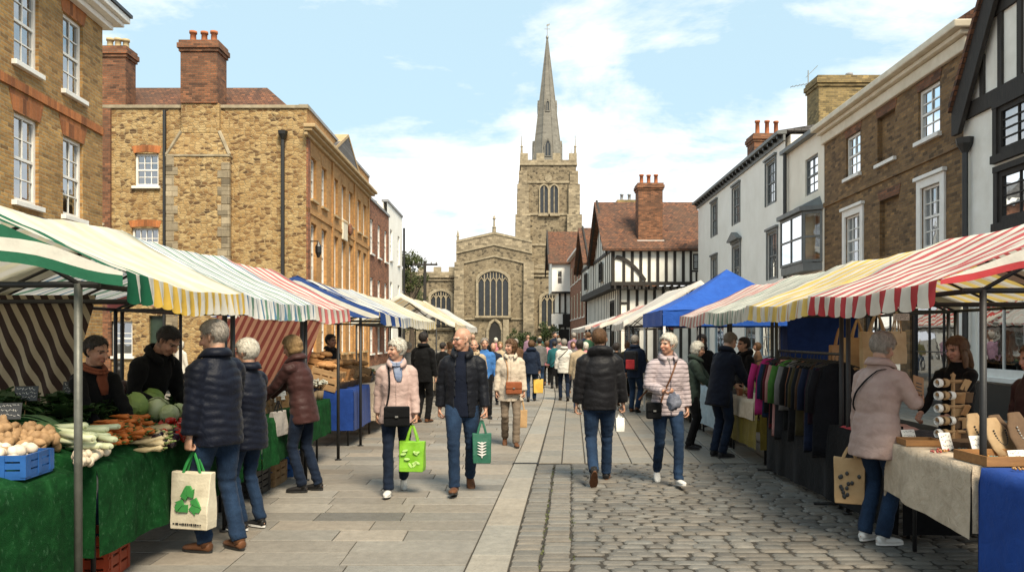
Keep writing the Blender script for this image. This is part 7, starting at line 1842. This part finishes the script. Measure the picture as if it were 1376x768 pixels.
# ------------------------------------------------------------------ people in the foreground
cl=cloth_mat
def px_(u,Y): return (u-CX)/F*Y
WSOLE=mat('white_rubber',(.66,.64,.60),(.5,.48,.44),6,.7,.05)
BROWNSH=cl('brown_leather_shoe',(.13,.055,.025),rough=.45); WHSH=cl('white_trainer',(.62,.60,.56),c2=(.45,.43,.4)); GRYT=cl('grey_top',(.16,.15,.14)); BLKSH=cl('black_shoe',(.018,.017,.017),rough=.4)
def crossbody(P, label, bagm, zx, size, side=1, strapm=None, back=False, zt=1.47, xt=.10, flap=None, yoff=.0):
    """small shoulder bag lying on the front of the body, its strap running up over one shoulder"""
    z,x=zx; w,d,h=size; fr=P.M @ P.front(z,x,.02+d/2); e=empty('shoulder_bag',fr,0,label,'handbag'); e.rotation_euler=P.root.rotation_euler
    b=MB(); b.cbox((0,0,-h/2),(w,d,h)); o=b.build('bag_body',bagm,e,bevel=.018); o.modifiers['bevel'].segments=3
    b=MB(); b.cbox((0,-d/2-.003,-h*.28),(w*.98,.012,h*.5)); o=b.build('flap',flap or bagm,e,bevel=.004); b=MB(); b.cbox((0,-d/2-.012,-h*.5),(.03,.008,.018)); b.build('clasp',M['galv'],o)
    Mi=(Matrix.Translation(fr)@Matrix.Rotation(P.root.rotation_euler.z,4,'Z')).inverted()
    pts=[]; n=14
    for i in range(n+1):
        t=i/n; zz=z+(zt-z)*t; xx=x+side*-1*0; xs=x-(side*w*.45)*(1-t) ; xx=xs+( -side*xt*1.0 - xs)*t
        p=P.M @ P.front(min(zz,1.44),xx,.016); 
        if zz>1.44: p.z+=(zz-1.44)*.6
        pts.append(Mi@p)
    b=MB(); b.limb(pts,[(.009,.003)]*len(pts),n=6); b.build('strap',strapm or bagm,e)
    pts2=[]
    for i in range(n+1):
        t=i/n; zz=1.46+(z+.02-1.46)*t; xx=-side*xt+(x+side*w*.9+side*xt)*t; p=P.M @ P.front(min(zz,1.44),xx,.016,True); pts2.append(Mi@p)
    b=MB(); b.limb([pts[-1]]+pts2,[(.009,.003)]*(len(pts2)+1),n=6); b.build('strap',strapm or bagm,e)
    return e
# 1 man in the navy padded jacket with the recycling tote
P1=person('man in navy padded jacket and brown boots holding a recycling tote at the vegetable stall',-2.24,5.95,-122,1.745,'m',girth=1.0,lean=3,yaw=28,pitch=14,hl=(.235,-.03,.82),hr=(-.24,-.30,.98),er=(-.6,.6,-.4),
  fl=(.10,-.05,0,0,14),fr=(-.09,.10,0,0,-8),top=NAVY,cut='puffer',puff=.0075,pitchq=.062,hem=.80,shoe=BROWNSH,hair=('short','grey'),grip=(1.5,.7))
def recycle(r,w,d,h,hl):
    g=mat('printed_green',(.045,.26,.055),(.03,.20,.04),8,.8,.05); zc=-hl-h*.50; R0=.150; y=-d/2-.004
    V2=[(R0*math.cos(PI/2+k*2*PI/3),R0*math.sin(PI/2+k*2*PI/3)) for k in range(3)]
    for k in range(3):
        T,Lf,Rt=V2[k],V2[(k+1)%3],V2[(k+2)%3]
        def on(A,t,off):
            dx,dz=A[0]-T[0],A[1]-T[1]; l=math.hypot(dx,dz); px,pz=T[0]+dx*t,T[1]+dz*t; nx,nz=-dz/l,dx/l
            if nx*(-px)+nz*(-pz)<0: nx,nz=-nx,-nz
            return (px+nx*off,zc+pz+nz*off)
        W=R0*.36
        b=MB(); b.prism([on(Lf,.17,0),on(Lf,.49,0),on(Lf,.49,W),on(Lf,.36,W)],y-.003,y+.012); b.build('printed_arrow',g,r)
        b=MB(); b.prism([on(Lf,.135,0),on(Rt,.135,0),on(Rt,.28,0),on(Rt,.27,-.018),on(Rt,.47,W*.45),on(Rt,.30,W+.014),on(Rt,.32,W*.9),on(Lf,.315,W*.86)],y-.003,y+.012); b.build('printed_arrow',g,r)
    b=MB(); x=-w*.36; rr=random.Random(2)
    while x<w*.34: l=rr.uniform(.006,.014); b.cbox((x,y,-hl-h*.90),(l,.003,rr.choice((.010,.016)))); x+=l+.006
    b.build('printed_line',M['black_paint'],r)
cream=mat('cream_canvas',(.60,.54,.41),(.46,.40,.29),7,.9,.35,60); gh=mat('green_webbing',(.02,.24,.05),(.015,.17,.035),9,.8,.1)
h1=hand(P1,'l'); tote('tote_bag',h1,-14,.335,.13,.41,cream,gh,'cream tote bag printed with a green recycling symbol held by the man in navy',hlen=.16,deco=recycle)
# 2 woman in navy beside him
P2=person('white haired woman in navy padded jacket and black trainers beside the recycling tote man',px_(333,6.6),6.6,-112,1.60,'f',yaw=10,pitch=8,hl=(.2,-.28,.95),hr=(-.2,-.26,.98),fl=(.09,-.02,0,0,16),fr=(-.08,.05,0,0,-10),
  top=NAVY,cut='puffer',puff=.007,pitchq=.055,hem=.74,shoe=BLKSH,sole=WSOLE,hair=('pixie','white'))
# 3 woman in brown jacket
BRNJ=cl('burgundy_brown_nylon',(.05,.020,.018),'puff',.5)
P3=person('woman with blonde hair in a burgundy brown jacket bending over the jar stall',px_(407,8.2),8.2,-100,1.64,'f',lean=9,yaw=-4,pitch=14,hl=(.12,-.45,1.0),hr=(-.10,-.48,1.02),fl=(.08,.0,0,0,10),fr=(-.08,.12,0,0,-6),top=BRNJ,cut='jacket',puff=.005,pitchq=.08,hem=.76,bottom=DENIM2,shoe=BLKSH,hair=('bob','blonde'))
c_=P3.M@P3.up((.24,-.16,1.06)); tote('handbag',c_,-100,.28,.10,.24,cl('pale_grey_leather',(.32,.29,.26)),BLACKC,'pale grey handbag hanging from the arm of the woman in the burgundy jacket',hlen=.12)
# 4, 5 stallholders of the vegetable stall
P4=person('dark haired woman stallholder in black looking down behind the potatoes and leeks',px_(120,6.1),6.1,62,1.63,'f',yaw=12,pitch=12,lean=6,hl=(.12,-.40,.98),hr=(-.16,-.38,.98),top=BLACKC,cut='sweater',hair=('bun','dark'),scarf=cl('rust_scarf',(.20,.06,.03)),tone=(.38,.205,.135))
P5=person('stallholder in black leaning forward over the cabbages with dark receding hair',px_(184,6.9),6.95,70,1.79,'m',lean=24,yaw=6,pitch=22,hl=(.14,-.42,.96),hr=(-.18,-.40,.98),top=BLACKC,cut='jacket',hair=('crop','dark'),tone=(.39,.21,.14))
# 9 woman in pink with white hair
PINKJ=cl('pale_pink_nylon',(.45,.325,.285),'puff',.55,c2=(.34,.235,.205))
P9=person('white haired woman in a pale pink padded jacket walking with a bright green shopping bag',px_(533,8.1),8.1,6,1.60,'f',yaw=-58,pitch=5,hl=(.235,-.10,.76),hr=(-.23,.10,.80),fl=(.07,.26,.06,38,4),fr=(-.08,-.24,0,-6,-8),top=PINKJ,cut='jacket',puff=.002,pitchq=.05,hem=.80,flare=1.06,bottom=DENIM2,shoe=WHSH,sole=WSOLE,hair=('pixie','white'),scarf=cl('blue_patterned_scarf',(.34,.38,.46),c2=(.08,.11,.20)),trim=PINKJ,grip=(1.5,.9))
crossbody(P9,'black shoulder bag worn across the pink padded jacket',BLACKC,(1.0,.01),(.26,.09,.20),1)
def leaves(r,w,d,h,hl):
    g=mat('pale_green_print',(.45,.66,.22),(.38,.58,.16),8,.8,.05); rr=random.Random(5)
    for k in range(9):
        b=MB(); a=rr.uniform(-1,1); x=rr.uniform(-.3,.3)*w; z=-hl-h*rr.uniform(.28,.8); q=[]
        for i in range(9): t=i/8*6.283; q.append((x+.030*math.cos(t)*math.cos(a)-.012*math.sin(t)*math.sin(a),z+.030*math.cos(t)*math.sin(a)+.012*math.sin(t)*math.cos(a)))
        b.prism(q[:-1],-d/2-.004,-d/2+.01); b.build('printed_leaf',g,r)
LIME=mat('lime_green_woven',(.20,.42,.022),(.13,.32,.015),7,.45,.25,30)
tote('shopping_bag',hand(P9,'l'),-8,.27,.13,.30,LIME,LIME,'bright lime green shopping bag printed with pale leaves carried by the woman in pink',hlen=.18,deco=leaves)
# 10 bald man
NAVYJ=cl('dark_navy_jacket',(.008,.009,.013),'puff',.5)
P10=person('bald man with glasses in an open dark navy jacket carrying a dark green bag',px_(621,8.2),8.2,4,1.715,'m',girth=1.0,yaw=-58,pitch=6,lean=2,twist=-5,hl=(.26,-.10,.80),hr=(-.25,.08,.82),fl=(.09,.22,.05,34,8),fr=(-.08,-.24,.01,-10,-8),top=NAVYJ,cut='jacket',puff=.0025,pitchq=.075,hem=.80,open_front=(.085,.05),inner=cl('navy_jumper',(.006,.009,.020)),shoe=BROWNSH,hair=('balding','white'),glasses=True,grip=(1.5,1.1),tone=(.43,.225,.145))
def sprig(r,w,d,h,hl):
    b=MB(); z0=-hl-h*.8; b.tube([(0,-d/2-.005,z0),(0,-d/2-.004,z0+h*.55)],.006,5)
    for k in range(5): 
        for s_ in (1,-1): b.limb([(0,-d/2-.004,z0+h*(.08+.1*k)),(s_*.045,-d/2-.003,z0+h*(.14+.1*k))],[(.010,.003),(.003,.002)],n=6)
    b.build('printed_sprig',WSOLE,r)
DGREEN=mat('dark_green_woven',(.012,.10,.055),(.008,.07,.04),7,.5,.25,30)
tote('shopping_bag',hand(P10,'l'),4,.20,.10,.30,DGREEN,DGREEN,'dark green shopping bag with a white plant print carried by the bald man',hlen=.15,deco=sprig)
# 11 woman in cream coat
CREAMJ=cl('cream_coat_cotton',(.52,.44,.345),c2=(.40,.325,.245))
P11=person('woman with a brown bob in a cream coat wearing a tan shoulder bag',px_(686,11.6),11.6,4,1.585,'f',yaw=-52,pitch=3,hl=(.23,-.04,.80),hr=(-.24,.0,.80),fl=(.08,-.16,0,0,5),fr=(-.08,.16,.04,28,-5),top=CREAMJ,cut='coat',hem=.74,flare=1.1,neck='open',bottom=cl('taupe_trousers',(.19,.145,.105)),shoe=BROWNSH,hair=('bob','brown'),trim=CREAMJ,grip=(1.5,.9),vox=.009,shirt=GRYT)
crossbody(P11,'tan leather shoulder bag worn across the cream coat',cl('tan_bag_leather',(.28,.085,.035),rough=.45),(1.06,.04),(.24,.08,.18),1,LTR)
tote('paper_bag',hand(P11,'l'),0,.17,.09,.25,KRAFT,KRAFT,'small tan paper bag carried by the woman in the cream coat',hlen=.18)
# 15 man from behind
CHAR=cl('charcoal_padded_nylon',(.010,.0095,.011),'puff',.5)
P15=person('man in a hooded charcoal padded jacket walking away down the middle of the street',px_(806,8.7),8.7,177,1.715,'m',girth=1.02,yaw=-14,hl=(.27,-.02,.84),hr=(-.28,-.06,.82),twist=5,fl=(.085,.28,.10,55,4),fr=(-.085,-.22,0,-6,-6),neck='stand',top=CHAR,cut='puffer',puff=.005,pitchq=.085,hem=.83,hood=1,shoe=BLKSH,sole=BROWNSH,hair=('crop','brown'),grip=(.9,1.5))
tote('carrier_bag',hand(P15,'r'),10,.10,.05,.14,CARD,CARD,'small white carrier bag in the hand of the man walking away',hlen=.06)
# 17 woman in lilac stripes
LIL=cl('pale_lilac_nylon',(.41,.345,.35),'ribbed',.6,c2=(.31,.25,.255))
P17=person('white haired woman in a pale lilac striped jacket walking towards us on the cobbles',px_(897,8.6),8.6,2,1.655,'f',girth=1.0,yaw=-56,pitch=2,hl=(.235,-.03,.79),hr=(-.10,-.27,1.09),er=(-.7,.5,-.6),twist=4,fl=(.08,-.22,.01,-10,8),fr=(-.07,.22,.05,34,-6),top=LIL,cut='puffer',puff=.006,pitchq=.047,hem=.80,bottom=DENIM,shoe=WHSH,sole=WSOLE,shirt=GRYT,hair=('pixie','white'),trim=LIL,tone=(.43,.225,.145))
crossbody(P17,'dark shoulder bag worn at the hip of the woman in lilac',BLACKC,(.96,-.19),(.16,.09,.18),-1,BROWNSH)
o=lump((.075,.05,.095),4,22,16,.35,3.0).build('scarf_bundle',cl('navy_white_pattern',(.20,.21,.25),c2=(.010,.013,.03)),smooth=True); o.location=hand(P17,'r')+Vector((.02,-.02,-.10)); tag(o,'navy and white patterned scarf bunched in the hand of the woman in lilac','scarf')
# 18, 19 pair at the right
P18=person('white haired woman in a dark green jacket looking over the right hand stalls',px_(930,11.3),11.3,72,1.555,'f',lean=6,yaw=6,pitch=10,hl=(.12,-.36,.98),hr=(-.14,-.36,1.0),top=cl('dark_green_jacket',(.035,.05,.038)),cut='jacket',hem=.74,bottom=BLACKC,shoe=BLKSH,hair=('bob','white'),vox=.010)
P19=person('man in a navy coat and dark jeans stooping over the mustard table on the right',px_(968,10.55),10.55,118,1.70,'m',lean=13,yaw=2,pitch=20,hl=(.16,-.42,.98),hr=(-.16,-.40,.98),top=cl('navy_wool',(.006,.008,.016)),cut='coat',hem=.70,bottom=DENIM2,shoe=BLKSH,hair=('crop','ash'),vox=.009)
# 21 woman in pink coat at the right
PINKC=cl('dusty_pink_padded',(.38,.275,.235),'puff',.55,c2=(.28,.19,.16))
P21=person('woman with short grey hair in a dusty pink padded coat at the jewellery table',px_(1178,6.15),6.15,112,1.655,'f',girth=1.08,lean=4,yaw=4,pitch=18,hl=(.23,-.02,.80),hr=(-.10,-.33,1.17),er=(-.8,.3,-.7),fl=(.08,.02,0,0,10),fr=(-.09,.0,0,0,-14),top=PINKC,cut='coat',puff=.0045,pitchq=.085,hem=.71,flare=1.08,bottom=DENIM,shoe=WHSH,sole=WSOLE,hair=('pixie','grey'),grip=(1.5,1.1))
crossbody(P21,'dark strapped shoulder bag on the front of the dusty pink coat',BLACKC,(.98,.06),(.2,.07,.16),1)
def printed(r,w,d,h,hl):
    b=MB(); rr=random.Random(8)
    for k in range(14):
        x=rr.uniform(-.3,.3)*w; z=-hl-h*rr.uniform(.25,.85); b.ell((x,-d/2-.002,z),(.014,.004,.018),8,5)
    b.build('printed_pattern',M['black_paint'],r)
tote('paper_bag',hand(P21,'l')+Vector((-.10,.0,0)),-25,.24,.10,.36,KRAFT,KRAFT,'brown paper bag with a dark printed pattern hanging by the dusty pink coat',hlen=.10,deco=printed)
e=empty('gift_card',hand(P21,'r')+Vector((.02,0,.0)),rad(20),'tan printed gift card held up by the woman in dusty pink','card'); e.rotation_euler=(rad(-15),rad(15),rad(20)); b=MB(); b.box((-.055,-.004,-.04),(.055,.004,.17)); b.build('card_sheet',LTR,e); b=MB(); [b.cbox((0,-.005,.02+.03*k),(.06,.003,.008)) for k in range(4)]; b.build('printed_pattern',M['black_paint'],e)
P22=person('stallholder with long dark hair in black behind the bracelet stand on the right',4.02,7.05,-66,1.62,'f',yaw=-6,pitch=14,hl=(.14,-.34,1.0),hr=(-.14,-.34,1.0),top=BLACKC,cut='sweater',hair=('long','brown'),tone=(.40,.22,.15))
P23=person('dark haired person in a brown top half seen at the right edge',4.10,6.15,-85,1.56,'f',pitch=10,top=BRNJ,cut='sweater',hair=('short','brown'),vox=.010,tone=(.4,.21,.14))
# ------------------------------------------------------------------ people further up the street
def pc(u,vh,Y,face,label,top,hair,sex='m',cut='jacket',bottom=None,near=False,walk=True,**kw):
    ht=EYE-(vh-HY)/F*Y; ht=max(1.48,min(1.86,ht)); k=PRNG.choice((1,-1)); st=.15 if walk else .03
    return person(label,px_(u,Y),Y,face,ht,sex,top=top,cut=cut,bottom=bottom or PRNG.choice((DENIM,DENIM2,BLACKC)),hair=hair,crowd=not near,vox=.010 if near else .0095,shoe=PRNG.choice((BLKSH,BROWNSH)),
      fl=(.085,-k*st,0 if k>0 else .03,0 if k>0 else 25,4),fr=(-.085,k*st,0 if k<0 else .03,0 if k<0 else 25,-4),**kw)
W_=cl('white_cotton',(.55,.52,.46),c2=(.5,.47,.41)); TEAL=cl('teal_jacket',(.02,.11,.12)); SKY=cl('bright_blue_shirt',(.055,.17,.42)); BEI=cl('beige_coat',(.44,.34,.22)); NV2=cl('navy_coat',(.012,.02,.04)); GRY=cl('grey_jacket',(.14,.135,.13)); REDJ=cl('red_jacket',(.36,.03,.035)); PNK=cl('rose_top',(.52,.20,.24)); OLV=cl('olive_jacket',(.09,.085,.04)); BRN=cl('brown_jacket',(.12,.065,.035)); GRNJ=cl('forest_jacket',(.03,.09,.05)); MAUVE=cl('mauve_jacket',(.26,.16,.22))
CB=CHAR
pc(243,458,20,150,'distant white haired person in a white top before the stone house',W_,('bob','white'),'f')
pc(444,449,13.7,62,'dark haired stallholder in a black jacket and tan apron behind the bread baskets',CB,('short','dark'),near=True,walk=False,inner=None)
pc(569,446,14.8,158,'man in a black leather jacket seen from behind at the white cloth stall',BLACKC,('short','dark'),near=True,walk=False)
pc(548,459,16.5,-120,'grey haired person in dark clothes behind the woman in pink',GRY,('short','grey'),walk=False)
pc(595,462,19,150,'dark haired person in black under the pale yellow canopy',BLACKC,('short','dark'),walk=False)
pc(604,464,21,-100,'person in a brown jacket by the far left stall',BRN,('bob','brown'),'f',walk=False)
pc(637,456,14.6,0,'bald man in beige just behind the shoulder of the bald man with glasses',BEI,('balding','grey'),near=True)
pc(651,454,15.6,10,'grey haired man in a bright blue shirt behind the cream coated woman',SKY,('short','grey'),cut='shirt',near=True)
pc(663,461,18.5,-5,'ruddy faced man in a dark jacket right of the bright blue shirt',NV2,('balding','dark'))
pc(672,460,21,5,'fair haired woman in a pale coat left of the cream coat',BEI,('wavy','blonde'),'f')
pc(693,455,22,180,'grey haired person in a brown jacket just behind the woman in the cream coat',BRN,('short','grey'))
P13=pc(714,457,19.6,178,'woman in a navy coat with a fur edged hood walking away with a yellow bag',NV2,('wavy','brown'),'f','coat',near=True,hood=1,grip=(.9,1.5))
tote('shopping_bag',hand(P13,'r'),0,.25,.12,.34,mat('yellow_printed_bag',(.62,.40,.06),(.50,.28,.03),7,.6,.2),BLACKC,'yellow shopping bag carried by the woman in the navy coat',hlen=.14)
pc(725,454,24.5,182,'dark haired man in a dark waistcoat beyond the navy coat',GRY,('short','dark'))
pc(735,464,26,180,'person in a rose pink top far down the street',PNK,('bob','brown'),'f')
pc(745,459,24.5,176,'man in a teal jacket left of the woman in white',TEAL,('short','dark'))
pc(751,454,27,180,'grey haired tall person beyond the teal jacket',GRY,('short','grey'))
P14=pc(758,455,19.8,184,'woman in a white jacket seen from behind with a dark bag at her side',W_,('short','grey'),'f',near=True,bottom=DENIM2)
crossbody(P14,'dark bag at the side of the woman in the white jacket',BLACKC,(.98,.2),(.2,.09,.26),1)
pc(770,460,22.5,10,'woman with red brown hair in grey right of the white jacket',GRY,('bob','brown'),'f')
pc(779,456,16.8,172,'person with dark hair in a pale cream coat left of the charcoal jacket',BEI,('bob','dark'),'f','coat')
pc(787,462,20,175,'white haired person in pale pink beyond the cream coat',PNK,('bob','white'),'f')
pc(828,462,18.5,160,'dark haired woman in black right of the charcoal jacket',BLACKC,('bob','dark'),'f')
pc(843,461,21,-170,'woman with brown hair in an olive jacket by the cream canopied stall',OLV,('bob','brown'),'f')
P16=pc(853,450,16.8,148,'grey haired man in navy with a backpack looking at the gazebo stall',NV2,('short','grey'),near=True,walk=False,bottom=DENIM)
e=empty('backpack',P16.M@P16.up((-.02,.23,1.2)),rad(148),'dark red trimmed backpack worn by the grey haired man in navy','backpack'); b=MB(); b.cbox((0,0,-.02),(.28,.14,.42)); b.build('bag_body',CB,e,bevel=.05); b=MB(); b.cbox((0,.08,-.10),(.2,.03,.2)); b.build('pocket',REDJ,e,bevel=.02)
pc(943,449,14.2,-30,'stallholder all in black under the blue gazebo edge',BLACKC,('long','dark'),'f',near=True,walk=False)
pc(1000,453,12.2,-75,'stallholder in a black hood behind the mustard table',BLACKC,('short','dark'),near=True,walk=False,hood=1)
pc(1068,466,14.8,-60,'person in dark clothes standing under the blue gazebo',NV2,('short','dark'),walk=False)
pc(1018,470,19,-100,'person in brown beyond the blue gazebo on the right',BRN,('bob','brown'),'f',walk=False)
# the crowd deep in the street: one figure each, no two alike
TOPS=[('navy',NV2),('grey',GRY),('beige',BEI),('black',BLACKC),('red',REDJ),('olive',OLV),('brown',BRN),('white',W_),('teal',TEAL),('rose',PNK),('forest green',GRNJ),('mauve',MAUVE),('bright blue',SKY),('charcoal',CB)]
HS=[('short','dark','dark'),('short','grey','grey'),('bob','white','white'),('bob','brown','brown'),('crop','brown','cropped brown'),('wavy','blonde','fair'),('balding','grey','thinning grey')]
combos=[(a,b) for a in range(len(TOPS)) for b in range(len(HS))]; PRNG.shuffle(combos); zr_=random.Random(31)
used_=[]
for k in range(13):
    a,b=combos[k]; 
    for tr in range(40):
        Y=zr_.uniform(24,48); x=zr_.uniform(-1.9,3.6)*(.8+.2*Y/30)+ (Y-23)*.012
        if all((x-p[0])**2+((Y-p[1])*.6)**2>.6 for p in used_): break
    used_.append((x,Y)); away=zr_.random()<.5; sx='f' if HS[b][0] in('bob','wavy') else 'm'
    person('%s in %s with %s hair %s far up the street'%('woman' if sx=='f' else 'man',TOPS[a][0],HS[b][2],'walking away' if away else 'coming closer'),x,Y,(180 if away else 0)+zr_.uniform(-40,40),zr_.uniform(1.55,1.66) if sx=='f' else zr_.uniform(1.68,1.82),sx,
      top=TOPS[a][1],cut=zr_.choice(('jacket','coat')),bottom=zr_.choice((DENIM,DENIM2,BLACKC)),hair=HS[b][:2],crowd=True,vox=.0095,group='people far up the street',fl=(.085,-.15,0,0,4),fr=(-.085,.15,.03,25,-4))
# ------------------------------------------------------------------ sky, sun, camera
w=bpy.data.worlds.new('World'); sc.world=w; w.use_nodes=True; t=w.node_tree; t.nodes.clear()
q=N.__new__(N); q.t=t; q._tc=None
q.out=t.nodes.new('ShaderNodeOutputWorld'); bg=t.nodes.new('ShaderNodeBackground'); t.links.new(bg.outputs[0],q.out.inputs[0])
SUN_EL,SUN_AZ=rad(52),rad(156)        # azimuth from +Y clockwise: behind the camera to the right
sky=t.nodes.new('ShaderNodeTexSky'); sky.sky_type='NISHITA'; sky.sun_disc=False; sky.sun_elevation=SUN_EL; sky.sun_rotation=SUN_AZ; sky.dust_density=1.6; sky.ozone_density=1.2
g=q.n('ShaderNodeTexCoord').outputs['Generated']
s=q.sep(g); zc=q.math('MAXIMUM',s[2],.02); zz=q.math('ADD',zc,.16)
pl=q.comb(q.math('DIVIDE',s[0],zz),q.math('DIVIDE',s[1],zz),0.0)
n1=q.noise(q.mapv(pl,(1.0,1.0,1),loc=(2.3,.45,0)),1.45,9,.60,.35); n2=q.noise(q.mapv(pl,(.55,1.3,1),loc=(5,2,0)),2.6,7,.62,.2)
cov=q.math('ADD',q.math('MULTIPLY',n1,.72),q.math('MULTIPLY',n2,.28))
haze=q.ramp(zc,[(0,q.g(.26)),(.14,q.g(.19)),(.26,q.g(.05)),(.42,q.g(0))])
cov=q.math('ADD',cov,q.math('MULTIPLY',haze,1.0))
cm=q.ramp(cov,[(.515,q.g(0)),(.60,q.g(.65)),(.70,q.g(1))])
cb=q.noise(q.mapv(pl,(1,1,1),loc=(2.38,.52,0)),2.6,6,.6)
cc=q.ramp(cb,[(.3,(8.4,8.4,8.4)),(.6,(9.6,9.5,9.3))])
skyc=q.mix(1.0,sky.outputs[0],(1.05,1.25,1.22),'MULTIPLY')
lift=q.mix(.78,skyc,(4.8,6.5,7.3))
col=q.mix(cm,lift,cc)
t.links.new(col,bg.inputs[0]); bg.inputs[1].default_value=.10
l=bpy.data.lights.new('sun','SUN'); l.energy=5.0; l.angle=rad(22); l.color=(1,.88,.69); lo=bpy.data.objects.new('sun',l); C.objects.link(lo)
d=Vector((math.sin(SUN_AZ)*math.cos(SUN_EL),math.cos(SUN_AZ)*math.cos(SUN_EL),math.sin(SUN_EL))); lo.rotation_euler=d.to_track_quat('Z','Y').to_euler()
c=bpy.data.cameras.new('camera'); cam=bpy.data.objects.new('camera',c); C.objects.link(cam); cam.location=(0,0,EYE); cam.rotation_euler=(rad(90),0,0)
c.sensor_width=36; c.lens=36*F/1376; c.shift_x=0; c.shift_y=(HY-384)/1376; c.clip_end=3000; c.clip_start=.05; sc.camera=cam
sc.view_settings.view_transform='Standard'; sc.view_settings.look='None'; sc.view_settings.gamma=1; sc.view_settings.exposure=.56
sc.cycles.use_denoising=True; sc.cycles.max_bounces=6; sc.cycles.transparent_max_bounces=12; sc.cycles.caustics_reflective=False; sc.cycles.caustics_refractive=False; sc.cycles.sample_clamp_indirect=4
